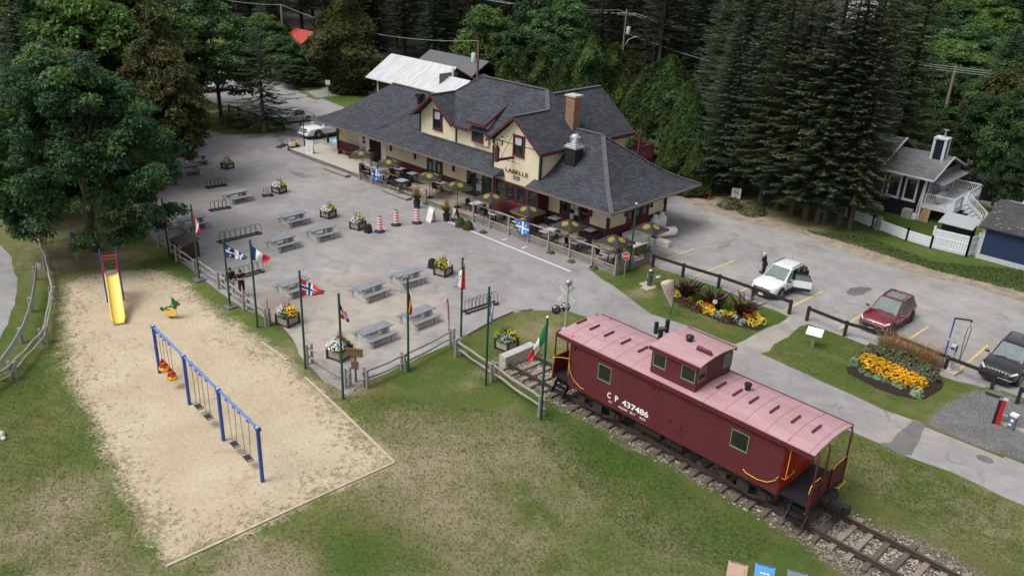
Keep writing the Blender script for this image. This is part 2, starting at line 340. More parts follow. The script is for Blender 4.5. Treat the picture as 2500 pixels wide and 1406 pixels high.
def flat(name,pts,m,z,jit=.06,step=.7):
    P=[]; n=len(pts)
    for i in range(n):
        a,b=pts[i],pts[(i+1)%n]; k=max(1,int((b-a).length/step))
        for j in range(k):
            p=a+(b-a)*(j/k); P.append((p.x+random.uniform(-jit,jit),p.y+random.uniform(-jit,jit),z))
    mb=MB(); mb.add(P,[list(range(len(P)))])
    me=mb.mesh(name,m)
    if me.polygons[0].normal.z<0: me.flip_normals()
    o=bpy.data.objects.new(name,me); COL.objects.link(o); o['kind']='structure'; return o
def GP(L): return [G(*p) for p in L]
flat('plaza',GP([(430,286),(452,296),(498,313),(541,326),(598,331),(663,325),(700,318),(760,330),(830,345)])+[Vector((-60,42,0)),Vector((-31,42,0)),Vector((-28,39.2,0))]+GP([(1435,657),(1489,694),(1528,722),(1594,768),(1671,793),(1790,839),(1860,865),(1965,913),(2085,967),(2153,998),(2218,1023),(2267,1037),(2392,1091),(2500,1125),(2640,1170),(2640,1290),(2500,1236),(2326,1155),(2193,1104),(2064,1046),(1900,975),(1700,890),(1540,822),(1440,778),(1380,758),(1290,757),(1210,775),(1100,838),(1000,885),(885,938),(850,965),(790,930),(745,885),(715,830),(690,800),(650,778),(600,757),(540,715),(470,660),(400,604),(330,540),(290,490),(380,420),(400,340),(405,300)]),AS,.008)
flat('parking_lot',GP([(1570,500),(1640,470),(1700,506),(1800,539),(1971,576),(2113,633),(2227,667),(2369,698),(2500,739),(2800,830),(2800,1090),(2500,985),(2420,950),(2330,930),(2300,918),(2180,868),(2060,822),(1970,790),(1925,772),(1760,704),(1600,652),(1585,640)]),AS2,.008)
flat('road',GP([(420,183),(560,190),(640,195),(715,205),(735,222),(830,258),(930,300)])+[Vector((-61,44,0))]+GP([(760,328),(700,312),(690,303),(620,285),(560,264),(520,250),(440,235),(380,215)]),AS3,.004)
flat('side_road',GP([(-10,588),(25,620),(40,680),(38,730),(20,790),(-4,830),(-250,950),(-400,640)]),AS3,.008)
flat('side_path',GP([(1795,841),(1862,866),(1905,832),(1972,790),(1930,772),(1880,800)]),asph('side_path_asphalt',(.24,.225,.21),(.31,.29,.27),crack=False,dirtamt=.8),.012,jit=.12)
flat('asphalt_patch',GP([(2262,1037),(2232,1022),(2172,1078),(2146,1078),(2195,1108),(2222,1112)]),DKP,.012)
flat('asphalt_patch',GP([(2063,714),(2075,704),(2100,701),(2125,703),(2132,708),(2110,719),(2088,724),(2070,720)]),DKP,.012,jit=.1,step=.3)
flat('asphalt_patch',GP([(703,418),(730,422),(775,430),(774,434),(740,436),(718,428)]),asph('damp_asphalt',(.15,.145,.15),(.18,.175,.18),crack=False,dk=0),.012,jit=.12,step=.3)
for a,b2 in ((2405,1121),(1800,0)): 
    if b2: 
        c=G(a,b2); flat('asphalt_patch',[c+Vector((.33*math.cos(k*.52),.3*math.sin(k*.52),0)) for k in range(12)],DKP,.012,jit=.03,step=.3)
def gravc(c1,c2,sc=26):
    def f(t):
        v=t.nodes.new('ShaderNodeTexVoronoi'); v.inputs['Scale'].default_value=sc; g=t.nodes.new('ShaderNodeNewGeometry'); t.links.new(g.outputs['Position'],v.inputs['Vector'])
        s=t.nodes.new('ShaderNodeSeparateColor'); t.links.new(v.outputs['Color'],s.inputs[0])
        c=mix_n(t,s.outputs[0],c1,c2); c=mix_n(t,1.0,c,ramp_n(t,v.outputs['Distance'],.2,.75,(1.1,1.1,1.1),(.35,.33,.3)),'MULTIPLY')
        return mix_n(t,1.0,c,ramp_n(t,noise_n(t,.8,5),.3,.7,(.8,.78,.75),(1.12,1.12,1.12)),'MULTIPLY')
    return f
sheet('gravel',GP([(2275,1018),(2300,995),(2360,958),(2420,952),(2520,985),(2600,1020),(2640,1168),(2500,1125),(2392,1091),(2267,1037)]),edged('gravel',gravc((.15,.15,.16),(.30,.30,.315),30),.5,2,.12),.2,.35,.014)
sheet('track_bed',[TP(-25.6,-1.35),TP(-20,-1.3),TP(-12,-1.2),TP(-9,-1.3),TP(-6.5,-2.0),TP(0,-1.8),TP(2,-1.8),TP(2,2.1),TP(-6,1.9),TP(-9,1.2),TP(-25.6,1.0)],edged('ballast',gravc((.13,.105,.085),(.44,.39,.335),17),1.9,.8,.25,1.0),.25,1.1,.006)
sheet('dirt_shoulder',GP([(1600,472),(1700,482),(1780,500),(1922,547),(2070,587),(2198,633),(2284,661),(2454,698),(2600,738),(2600,770),(2500,741),(2369,701),(2227,670),(2113,636),(1971,579),(1800,542),(1700,509),(1600,490)]),edged('dirt',lambda t:mix_n(t,ramp_n(t,noise_n(t,1.5,6,.7,warp=.5),.35,.65),(.19,.155,.12),(.36,.30,.23)),1.0,.8,.3),.4,1.2,.004)
sheet('dirt_drive',GP([(735,216),(800,213),(905,204),(910,229),(830,233),(775,240)]),edged('dirt_drive',lambda t:mix_n(t,ramp_n(t,noise_n(t,.6,6,.7),.35,.65),(.25,.24,.225),(.32,.30,.28)),1.,.5,.3),.6,1.2,.010)
sheet('footpath',GP([(482,276),(520,270),(560,262),(562,266),(525,275),(480,280)]),edged('footpath_dirt',lambda t:mix_n(t,noise_n(t,1,5),(.3,.28,.25),(.4,.37,.33)),.5,.8,.3),.4,.8,.012)
# forest floor far behind, painted lines
wl=mat('white_paint',(.72,.72,.72),.6,var=.1,scale=6); yl=mat('yellow_paint',(.55,.43,.16),.7,var=.25,scale=5)
def stripe(name,p,q,w,m,label,group=None,z=.018):
    p=Vector(p);q=Vector(q);d=(q-p).normalized();s=Vector((-d.y,d.x,0))*(w/2)
    mb=MB(); mb.add([p-s,q-s,q+s,p+s],[(0,1,2,3)]); o=mb.build(name,m); o.location.z=z; o['kind']='structure'
stripe('painted_line',G(1092,541),G(1392,663),.11,wl,'')
for a,b_ in (((1082,539),(1105,533)),((1225,587),(1238,584)),((1273,607),(1286,602))): stripe('painted_line',G(*a),G(*b_),.1,wl,'')
for a,b_ in (((1598,643),(1693,608)),((1910,760),(2009,711)),((2045,806),(2102,770)),((2183,852),(2267,797)),((2330,913),(2412,843)),((1694,676),(1792,637)),((1800,715),(1846,694))): stripe('parking_line',G(*a),G(*b_),.12,yl,'')
hc=mat('blue_paint',(.25,.5,.58),.7,var=.2,scale=4); flat('parking_symbol',GP([(800,346),(818,340),(826,346),(815,351)]),hc,.014,jit=.02)
stripe('parking_line',G(742,343),G(806,333),.1,wl,''); stripe('parking_line',G(720,322),G(742,316),.1,wl,'')
# timber edging of the sand pit
em=mat('edging_wood',(.42,.36,.27),.85,var=.3,scale=4,streak=(1,1,8))
mb=MB()
for a,b_ in (((963,1130),(800,1203)),((800,1203),(620,1286)),((620,1286),(500,1341)),((500,1341),(405,1384)),((963,1130),(850,1020)),((850,1020),(745,922)),((700,880),(640,836))):
    p,q=G(*a),G(*b_); mb.beam(p+Vector((0,0,.015)),q+Vector((0,0,.015)),.1,.09)
tag(mb.build('sand_edging',em),'weathered timber edging around the sandy play area','edging')
# ================================================================ STATION
def shingle(name,c1,c2,row=.13,w=.32,bump=.5):
    m,t,b,N,L=nodes(name)
    g=N('ShaderNodeNewGeometry'); sp=N('ShaderNodeSeparateXYZ'); L(g.outputs['Position'],sp.inputs[0])
    sn=N('ShaderNodeSeparateXYZ'); L(g.outputs['True Normal'],sn.inputs[0])
    ax=math_n(t,'ABSOLUTE',sn.outputs[0],0); ay=math_n(t,'ABSOLUTE',sn.outputs[1],0); f=math_n(t,'GREATER_THAN',ax,ay)
    u=math_n(t,'ADD',math_n(t,'MULTIPLY',sp.outputs[1],f),math_n(t,'MULTIPLY',sp.outputs[0],math_n(t,'SUBTRACT',1,f)))
    hn=math_n(t,'SQRT',math_n(t,'ADD',math_n(t,'MULTIPLY',ax,ax),math_n(t,'MULTIPLY',ay,ay)),0)
    v=math_n(t,'DIVIDE',sp.outputs[2],math_n(t,'MAXIMUM',hn,.1))
    cb=N('ShaderNodeCombineXYZ'); L(u,cb.inputs[0]); L(v,cb.inputs[1])
    br=N('ShaderNodeTexBrick'); br.inputs['Scale'].default_value=1; br.inputs['Brick Width'].default_value=w; br.inputs['Row Height'].default_value=row; br.inputs['Mortar Size'].default_value=.016; br.inputs['Mortar Smooth'].default_value=.3; br.inputs['Bias'].default_value=.1
    br.inputs['Color1'].default_value=(*c1,1); br.inputs['Color2'].default_value=(*c2,1); br.inputs['Mortar'].default_value=(*[x*.35 for x in c1],1); L(cb.outputs[0],br.inputs[0])
    c=mix_n(t,1.0,br.outputs['Color'],ramp_n(t,noise_n(t,.45,6,.65,warp=.6),.3,.7,(.78,.78,.8),(1.2,1.2,1.18)),'MULTIPLY')
    c=mix_n(t,1.0,c,ramp_n(t,noise_n(t,14,4,.8),.3,.7,(.78,.78,.78),(1.22,1.22,1.22)),'MULTIPLY')
    L(c,b.inputs['Base Color']); b.inputs['Roughness'].default_value=.85; b.inputs['Specular IOR Level'].default_value=.3
    bp=N('ShaderNodeBump'); bp.inputs['Strength'].default_value=bump; bp.inputs['Distance'].default_value=.02; L(br.outputs['Fac'],bp.inputs['Height']); bp.invert=True; L(bp.outputs[0],b.inputs['Normal']); return m
def clap(name,col,h=.125,dark=.62,vert=False,rough=.6):
    m,t,b,N,L=nodes(name); g=N('ShaderNodeNewGeometry'); sp=N('ShaderNodeSeparateXYZ'); L(g.outputs['Position'],sp.inputs[0])
    src=sp.outputs[2] if not vert else math_n(t,'ADD',sp.outputs[0],sp.outputs[1])
    fr=math_n(t,'FRACT',math_n(t,'DIVIDE',src,h),0)
    k=ramp_n(t,fr,.80,.97,(1,1,1),(dark,dark,dark)); c=mix_n(t,1.0,col,k,'MULTIPLY')
    c=mix_n(t,1.0,c,ramp_n(t,noise_n(t,1.1,6,.7),.3,.7,(.9,.89,.86),(1.06,1.06,1.06)),'MULTIPLY')
    L(c,b.inputs['Base Color']); b.inputs['Roughness'].default_value=rough; b.inputs['Specular IOR Level'].default_value=.3
    bp=N('ShaderNodeBump'); bp.inputs['Strength'].default_value=.6; bp.inputs['Distance'].default_value=.02; L(fr,bp.inputs['Height']); L(bp.outputs[0],b.inputs['Normal']); return m
ROOF=shingle('slate_shingle',(.036,.040,.050),(.066,.071,.087),row=.16,w=.4,bump=.8); RIDGE=mat('ridge_cap_shingle',(.088,.086,.098),.85,var=.2,scale=4)
CREAM=clap('cream_clapboard',(.76,.68,.50)); WAIN=clap('burgundy_boards',(.105,.022,.032),.14)
BURG=mat('burgundy_paint',(.10,.022,.032),.5,var=.2,scale=3); DKG=mat('dark_green_paint',(.012,.035,.026),.5,var=.25,scale=3); TRIM=mat('brown_gutter',(.16,.12,.10),.5,var=.2)
SOFF=mat('soffit_wood',(.20,.15,.11),.8); BLK=mat('black_metal',(.012,.012,.014),.45,var=.3,scale=5,spec=.5)
GLASS=mat('dark_window_glass',(.016,.02,.022),.08,var=.4,scale=1.2,spec=.8); CURT=mat('lace_curtain',(.42,.45,.46),.9,var=.25,scale=9); WHT=mat('white_painted_wood',(.72,.72,.71),.5,var=.08,scale=4)
GREYM=mat('galvanised_metal',(.50,.52,.54),.35,metal=.75,var=.15,scale=5); ALU=mat('aluminium',(.62,.64,.66),.35,metal=.6,var=.1,scale=6); DARKIN=mat('dark_interior',(.01,.01,.011),.9)
st=thing('railway_station','cream and burgundy two storey railway station with dark shingle roofs and gables','station',(-45,42,0))
st.location=(0,0,0)
YE,YB,YR=40.2,50.5,45.35; ZE=3.2
PROF=[(0,3.2),(1.0,3.58),(2.0,4.08),(3.1,4.86),(5.15,6.4)]
mb=MB()
# ground-floor walls
XL,XR,YF,YK=-60.3,-30.6,42.2,48.7
mb.box(XL,XR,YF,YK,1.25,3.75,0); mb.box(XL-.02,XR+.02,YF-.02,YK+.02,.28,1.25,1); mb.box(XL-.03,XR+.03,YF-.03,YK+.03,-.1,.28,2)
# second storey, gables, bay wing
mb.box(-49.3,-35.8,42.19,50.6,3.6,5.62,0)
mb.ext([(-49.3,42.19,5.6),(-45.25,42.19,5.6),(-47.3,42.19,7.25)],(0,3,0),0)
mb.box(-40.2,-35.79,41.1,44,2.78,5.55,0); mb.box(-40.2,-35.79,41.1,42.25,.2,2.78,1); mb.ext([(-40.2,41.1,5.5),(-35.79,41.1,5.5),(-38,41.1,7.42)],(0,3,0),0)
mb.box(-42.2,-35.82,48.5,50.62,3.3,5.6,0); mb.ext([(-42,50.6,5.55),(-39,50.6,8.1),(-35.82,50.6,5.55)],(0,-3,0),0)
mb.box(-43.3,-41.7,42.0,43.2,4.5,6.4,0)
mb.build('wall',[CREAM,WAIN,DKG],st)
# corner boards
mb=MB()
for x,y,z0,z1 in ((-49.32,42.17,4.05,5.75),(-45.2,42.16,3.95,5.6),(-40.2,41.08,2.7,5.7),(-35.8,41.08,2.7,5.65)):
    mb.box(x-.08,x+.08,y-.02,y+.14,z0,z1)
each(mb,'corner_board',DKG,st)
mb=MB()
for x,y in ((XR+.03,YF-.03),(XR+.03,YK+.03),(XL-.03,YF-.03)): mb.box(x-.09,x+.09,y-.09,y+.09,-.1,3.2)
each(mb,'corner_post',DKG,st)
# low roof
mb=MB(); cap=MB()
def low(x,d,side): return x
T=.07
def lowpt(d,z,xl,xr): return (xl+d*.935,xr-d*.98)
for (d0,z0),(d1,z1) in zip(PROF[:-1],PROF[1:]):
    for a,b_,kind in ((-61.4,None,'L'),(None,-28.95,'R')):
        if kind=='L':
            xa0,xa1=-61.4+d0*.935,-61.4+d1*.935; xr=-39.25 if d1<=2.01 else -47.5
            if d1<=2.01:
                xr0=-39.25-d0*.3 ; xr1=-39.25-d1*.3
            else: xr0=xr1=-47.2
            mb.slab([(xa0,YE+d0,z0),(xr0,YE+d0,z0),(xr1,YE+d1,z1),(xa1,YE+d1,z1)],T)
            mb.slab([(-47.2,YB-d0,z0),(xa0,YB-d0,z0),(xa1,YB-d1,z1),(-47.2,YB-d1,z1)],T)
            mb.slab([(xa0,YB-d0,z0),(xa0,YE+d0,z0),(xa1,YE+d1,z1),(xa1,YB-d1,z1)],T)
        else:
            xb0,xb1=-28.95-d0*.98,-28.95-d1*.98; xl=-36.25 if d1<=1.01 else -36.55
            mb.slab([(xl,YE+d0,z0),(xb0,YE+d0,z0),(xb1,YE+d1,z1),(xl,YE+d1,z1)],T)
            mb.slab([(xb0,YB-d0,z0),(-36.5,YB-d0,z0),(-36.5,YB-d1,z1),(xb1,YB-d1,z1)],T)
            mb.slab([(xb0,YE+d0,z0),(xb0,YB-d0,z0),(xb1,YB-d1,z1),(xb1,YE+d1,z1)],T)
            for s in (0,1):
                p=Vector((xb0,YE+d0 if s==0 else YB-d0,z0+.02)); q=Vector((xb1,YE+d1 if s==0 else YB-d1,z1+.02)); cap.beam(p,q,.3,.03)
    # left canopy end return
    if d1<=2.01:
        mb.slab([(-39.25-d0*.3,YE+d0,z0),(-39.0-d0*.3,YE+.9,z0-.05),(-39.2-d0*.3,YE+.9,z1),(-39.25-d1*.3,YE+d1,z1)],T)
cap.beam((-36.5,YR,6.42),(-34.0,YR,6.42),.3,.04); cap.beam((-56.6,YR,6.42),(-49,YR,6.42),.3,.04)
mb.build('canopy_roof',ROOF,st)
# upper roofs
def P(x): return 8.6-.8*(x+39.3)
def PL(x): return 8.6-.8*(-45.8-x)
ub=MB(); e=5.5
yq=YR-(8.6-e)/.845; xP=-39.3+(8.6-e)/.8; xPL=-45.8-(8.6-e)/.8
ub.slab([(-47.3-(xPL+47.3),yq,e),(xP,yq,e),(-39.3,YR,8.6),(-45.8,YR,8.6),(-47.3,43.93,PL(-47.3))],.1)
ub.slab([(xP,2*YR-yq,e),(xPL,2*YR-yq,e),(-45.8,YR,8.6),(-39.3,YR,8.6)],.1)
ub.slab([(-38,40.65,P(-38)),(xP,40.65,e),(xP,51.15,e),(-39,51.15,P(-39)),(-39,YR+.3,P(-39)),(-39.3,YR,8.6),(-38,44.12,P(-38))],.1)
xg=-38-(xP+38)
ub.slab([(xg,40.65,e),(-38,40.65,P(-38)),(-38,44.12,P(-38)),(xg,yq+.02,e)],.1)
ub.slab([(-42.5,51.15,e),(-42.5,48.5,e),(-39,YR+.3,P(-39)),(-39,51.15,P(-39))],.1)
ub.slab([(xPL,41.45,e),(-47.3,41.45,PL(-47.3)),(-47.3,43.93,PL(-47.3)),(-45.8,YR,8.6),(xPL,2*YR-yq,e)],.1)
xr1=-47.3-(xPL+47.3)
ub.slab([(-47.3,41.45,PL(-47.3)),(xr1,41.45,e),(xr1,yq,e),(-47.3,43.93,PL(-47.3))],.1)
ub.slab([(-43.45,41.5,6.14),(-41.6,41.5,6.14),(-41.6,43.9,7.42),(-43.45,43.9,7.42)],.12)
ub.build('upper_roof',ROOF,st)
cap.beam((-45.8,YR,8.62),(-39.3,YR,8.62),.3,.04); cap.beam((-39.3,YR,8.61),(-38,44.12,P(-38)+.01),.3,.03)
cap.beam((-39,YR+.3,P(-39)+.01),(-39,51.15,P(-39)+.01),.28,.03); cap.beam((-38,40.65,P(-38)+.01),(-38,44.12,P(-38)+.01),.24,.03); cap.beam((-47.3,41.45,PL(-47.3)+.01),(-47.3,43.93,PL(-47.3)+.01),.24,.03); cap.beam((-45.8,YR,8.61),(-47.3,43.93,PL(-47.3)+.01),.26,.03)
each(cap,'ridge_cap',RIDGE,st)
# barge boards and fascias (burgundy)
mb=MB()
def barge(pts): 
    for a,b_ in zip(pts[:-1],pts[1:]): mb.beam(a,b_,.06,.16)
barge([(xPL,41.42,e-.1),(-47.3,41.42,PL(-47.3)-.1)]); barge([(-47.3,41.42,PL(-47.3)-.1),(xr1,41.42,e-.1)])
barge([(xg,40.62,e-.1),(-38,40.62,P(-38)-.1)]); barge([(-38,40.62,P(-38)-.1),(xP,40.62,e-.1)])
barge([(xP+.02,40.62,e-.13),(xP+.02,51.15,e-.13)]); barge([(xP,51.17,e-.1),(-39,51.17,P(-39)-.1)])
barge([(xr1,yq-.03,e-.13),(-43.5,yq-.03,e-.13)]); barge([(-41.6,yq-.03,e-.13),(xg,yq-.03,e-.13)])
barge([(-43.45,41.47,6.02),(-41.6,41.47,6.02)]); barge([(-41.57,41.5,6.03),(-41.57,43.9,7.3)])
each(mb,'barge_board',BURG,st)
mb=MB()
mb.beam((-61.42,YE-.03,ZE-.07),(-39.25,YE-.03,ZE-.07),.09,.12); mb.beam((-36.25,YE-.03,ZE-.07),(-28.92,YE-.03,ZE-.07),.09,.12); mb.beam((-28.9,YE,ZE-.07),(-28.9,YB,ZE-.07),.09,.12); mb.beam((-61.43,YE,ZE-.07),(-61.43,YB,ZE-.07),.09,.12)
each(mb,'gutter',TRIM,st)
mb=MB(); mb.box(-61.2,-39.4,YE+.1,YF,3.05,3.1); mb.box(-36.1,-29.1,YE+.1,YF,3.05,3.1); mb.box(XR,-29.1,YF,YB-.2,3.05,3.1); each(mb,'soffit',SOFF,st)
# eave brackets
for x,y,dx,dy in [(xx,YF,0,-1) for xx in (-60.2,-52.95,-49.9,-45.4,-40.9)]+[(-32.0,YF,0,-1),(XR,44.0,1,0),(XR,46.95,1,0),(XR,48.6,1,0)]:
    mb=MB(); d=Vector((dx,dy,0)); p=Vector((x,y,0)); s=Vector((-dy,dx,0))*.07
    mb.ext([p+d*.03-s+Vector((0,0,1.75)),p+d*.16-s+Vector((0,0,1.85)),p+d*.2-s+Vector((0,0,2.45)),p+d*1.1-s+Vector((0,0,3.05)),p+d*.03-s+Vector((0,0,3.05))],s*2); mb.build('eave_bracket',BURG,st)
# windows: M local x right, y up, z outwards
def window(par,M,w,h,fm=BURG,sm=DKG,curt=True,fw_=.11,mull=True,name='window'):
    f=MB()
    for b in ((-w/2-fw_,w/2+fw_,h/2,h/2+fw_),(-w/2-fw_,w/2+fw_,-h/2-fw_,-h/2),(-w/2-fw_,-w/2,-h/2,h/2),(w/2,w/2+fw_,-h/2,h/2)): f.box(b[0],b[1],b[2],b[3],-.05,.07)
    f.box(-w/2-fw_-.03,w/2+fw_+.03,-h/2-fw_-.04,-h/2-fw_,-.05,.11); o=f.xf(M).build(name,fm,par)
    s=MB(); k=.05
    for b in ((-w/2,w/2,h/2-k,h/2),(-w/2,w/2,-h/2,-h/2+k),(-w/2,-w/2+k,-h/2,h/2),(w/2-k,w/2,-h/2,h/2),(-w/2,w/2,-.03,.03)): s.box(b[0],b[1],b[2],b[3],-.04,.035)
    s.xf(M).build('sash',sm,o)
    g=MB(); g.box(-w/2,w/2,-h/2,h/2,-.04,.0); 
    g.xf(M).build('pane',GLASS,o)
    if curt:
        c=MB(); c.add([(-w/2+k,.04,.004),(w/2-k,.04,.004),(w/2-k,h/2-k,.004),(-w/2+k,h/2-k,.004)],[(0,1,2,3)]) if curt==1 else c.add([(-w/2+k,.05,.004),(0,.0,.004),(w/4,.1,.004),(w/4,h/2-k,.004),(-w/2+k,h/2-k,.004)],[(0,1,2,3,4)])
        c.xf(M).build('curtain',CURT,o)
    return o
def MY(x,y,z): return frame_mat((x,y,z),(1,0,0),(0,0,1))
def MX(x,y,z): return frame_mat((x,y,z),(0,1,0),(0,0,1))
window(st,MY(-47.28,42.18,5.4),.85,1.3,curt=2); window(st,MY(-42.72,41.98,5.38),.95,1.2,curt=2); window(st,MY(-37.78,41.08,5.52),.85,1.2,curt=2)
for i in range(4): window(st,MY(-39.35+i*1.03,41.08,2.12),.78,1.15,curt=0,fw_=.1)
window(st,MY(-34.3,YF-.02,1.95),.62,1.25,curt=0); window(st,MY(-32.55,YF-.02,1.95),.62,1.25,curt=0)
for y in (44.6,45.45,46.3): window(st,MX(XR+.02,y,1.95),.6,1.2,curt=0,fw_=.09)
mb=MB(); mb.box(-37.98,-37.6,41.03,41.12,6.82,7.12); mb.build('gable_vent',BURG,st)
# doors
def door(x0,x1,z0,z1,y,m,label=None,panes=(),posters=(),glassm=GLASS):
    d=MB(); d.box(x0,x1,y-.05,y+.02,z0,z1); o=d.build('door',m,st,label)
    for a,b_,c,e_ in panes: g=MB(); g.box(a,b_,y-.065,y-.04,c,e_); g.build('pane',glassm,o)
    for a,b_,c,e_,mm in posters: g=MB(); g.box(a,b_,y-.075,y-.05,c,e_); g.build('poster',mm,o)
    return o
POST=mat('paper_notices',(.62,.63,.62),.8,col2=(.2,.2,.22),scale=9); POSTR=mat('red_poster',(.25,.06,.07),.8,col2=(.6,.55,.5),scale=7)
door(-57.25,-55.85,.3,2.75,YF-.02,WHT,'white sliding door with three small posters',(),((-56.75,-56.35,2.05,2.3,BLK),(-56.75,-56.35,1.7,1.95,BLK),(-56.75,-56.3,1.1,1.5,POSTR)))
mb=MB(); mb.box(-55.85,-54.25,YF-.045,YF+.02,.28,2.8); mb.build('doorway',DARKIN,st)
door(-54.25,-53.6,.3,2.75,YF-.02,WHT,'narrow white door panel beside the dark doorway')
WG=mat('pale_door_glass',(.25,.28,.27),.2,var=.4,scale=4)
door(-48.5,-46.7,.3,2.55,YF-.02,DKG,'green double door with three narrow panes',((-48.2,-47.95,1.35,2.0),(-47.75,-47.45,1.35,2.3),(-47.2,-46.95,1.35,2.0)),(),WG)
door(-43.95,-41.35,.3,2.7,YF-.02,DKG,'dark green glazed door with paper notices',((-43.8,-43.2,1.2,2.5),(-42.95,-42.2,.7,2.5),(-42.0,-41.5,1.2,2.5)),((-42.85,-42.3,1.9,2.3,POST),(-42.85,-42.3,.95,1.5,POST),(-42.6,-42.3,1.55,1.8,POST)))
door(-33.9,-32.95,.3,2.65,YF-.02,DKG,'dark door covered with paper notices',((-33.8,-33.05,.8,2.5),),((-33.75,-33.45,1.9,2.2,POST),(-33.4,-33.1,2.0,2.3,POST),(-33.4,-33.05,1.55,1.95,POST),(-33.75,-33.45,1.2,1.6,POST),(-33.75,-33.5,.7,1.05,POST),(-33.35,-33.1,.6,1.1,POST)))
# lettering, number plate
LT=mat('burgundy_letters',(.07,.012,.018),.5); t_=text_mb('LABELLE',.29,2.15,.02,bold=.012); t_.xf(frame_mat((-37.88,41.07,3.64),(1,0,.0),(0,0,1))).build('lettering',LT,st)
mb=MB(); mb.box(-38.16,-37.6,41.06,41.1,3.12,3.36); o=mb.build('number_plate',LT,st); text_mb('1924',.17,.42,.004).xf(frame_mat((-37.88,41.05,3.24),(1,0,0),(0,0,1))).build('lettering',mat('cream_letters',(.75,.7,.6),.6),o)
# chimney, stack, vents
def brick(name,c1,c2,mort,w=.2,h=.07,sc=1):
    m,t,b,N,L=nodes(name); g=N('ShaderNodeNewGeometry'); sp=N('ShaderNodeSeparateXYZ'); L(g.outputs['Position'],sp.inputs[0]); cb=N('ShaderNodeCombineXYZ'); L(math_n(t,'ADD',sp.outputs[0],sp.outputs[1]),cb.inputs[0]); L(sp.outputs[2],cb.inputs[1])
    br=N('ShaderNodeTexBrick'); br.inputs['Scale'].default_value=1; br.inputs['Brick Width'].default_value=w; br.inputs['Row Height'].default_value=h; br.inputs['Mortar Size'].default_value=.012; br.inputs['Color1'].default_value=(*c1,1); br.inputs['Color2'].default_value=(*c2,1); br.inputs['Mortar'].default_value=(*mort,1); L(cb.outputs[0],br.inputs[0])
    L(mix_n(t,1.0,br.outputs['Color'],ramp_n(t,noise_n(t,9,5,.8),.3,.7,(.6,.58,.55),(1.35,1.3,1.25)),'MULTIPLY'),b.inputs['Base Color']); b.inputs['Roughness'].default_value=.9; return m
mb=MB(); mb.box(-37.15,-36.4,45.0,45.7,5.5,8.55); o=mb.build('chimney',brick('weathered_brick',(.32,.16,.10),(.42,.27,.18),(.06,.05,.045)),st)
mb=MB(); mb.box(-37.17,-36.38,44.98,45.72,8.2,8.56); mb.build('new_brick_course',mat('smooth_brick',(.36,.14,.08),.9,var=.25,scale=8),o)
mb=MB(); mb.box(-37.25,-36.3,44.9,45.8,8.56,8.68); mb.box(-36.95,-36.6,45.2,45.5,8.68,8.7); mb.build('cap',mat('concrete',(.42,.41,.38),.9,var=.2,scale=4),o)
mb=MB(); mb.beam((-36.36,44.94,6.02),(-37.2,44.94,6.7),.1,.12); mb.beam((-36.36,44.94,6.02),(-36.36,45.75,6.02),.1,.12); each(mb,'flashing',BLK,o)
mb=MB(); mb.box(-35.12,-34.25,42.8,43.62,4.2,5.72); o=mb.build('vent_shaft',mat('black_cladding',(.014,.015,.018),.6,var=.3,scale=3),st)
mb=MB(); mb.box(-35.2,-34.17,42.72,43.7,5.72,5.86); mb.cbox((-34.68,43.2,5.92),(.8,.8,.12)); mb.lathe([(.3,5.98),(.26,6.15),(.36,6.22),(.37,6.45),(.39,6.46),(.34,6.46),(.32,6.4)],20,(-34.68,43.2,0)); mb.lathe([(.24,6.4),(.25,6.58),(.2,6.62)],20,(-34.68,43.2,0)); mb.build('exhaust_fan',ALU,o)
for x,y,z in ((-51.9,44.35,5.7),(-46.65,46.3,7.8),(-43.0,46.25,7.85),(-40.1,49.6,7.4)):
    mb=MB(); mb.lathe([(.24,z-.1),(.24,z+.45)],14,(x,y,0)); mb.cbox((x,y,z+.52),(.62,.62,.2),tap=.92); mb.cbox((x,y,z+.66),(.5,.5,.06)); mb.build('roof_vent',BLK,st)
mb=MB(); mb.cbox((-50.4,45.0,6.45),(.45,.45,.25)); mb.build('roof_vent',BLK,st)
mb=MB(); mb.tube([(-50.9,44.7,6.0),(-53.6,41.2,3.66)],.02,6); mb.tube([(-50.6,44.7,6.0),(-53.3,41.2,3.66)],.02,6); each(mb,'roof_cable',BLK,st)
mb=MB(); mb.beam((-49.25,42.1,4.1),(-40.2,42.1,4.1),.2,.05); mb.build('flashing',mat('grey_flashing',(.13,.13,.14),.5,var=.2),st)
# burgundy panel under bay windows, back balcony
mb=MB(); mb.box(-40.15,-35.85,40.75,41.1,.4,1.5); mb.build('bay_skirt',WAIN,st)
mb=MB(); mb.box(-36.5,-34.6,50.7,52.6,3.5,3.7); mb.box(-36.5,-34.6,52.5,52.6,4.5,4.6); mb.box(-34.7,-34.6,50.7,52.6,4.5,4.6); mb.box(-34.75,-34.55,50.65,50.8,3.0,5.6); mb.box(-34.75,-34.55,52.45,52.6,0,4.7)
for k in range(10): mb.box(-34.68,-34.62,50.85+k*.17,50.9+k*.17,3.7,4.5); mb.box(-36.4+k*.18,-36.35+k*.18,52.53,52.57,3.7,4.5)
mb.build('balcony',BURG,st)
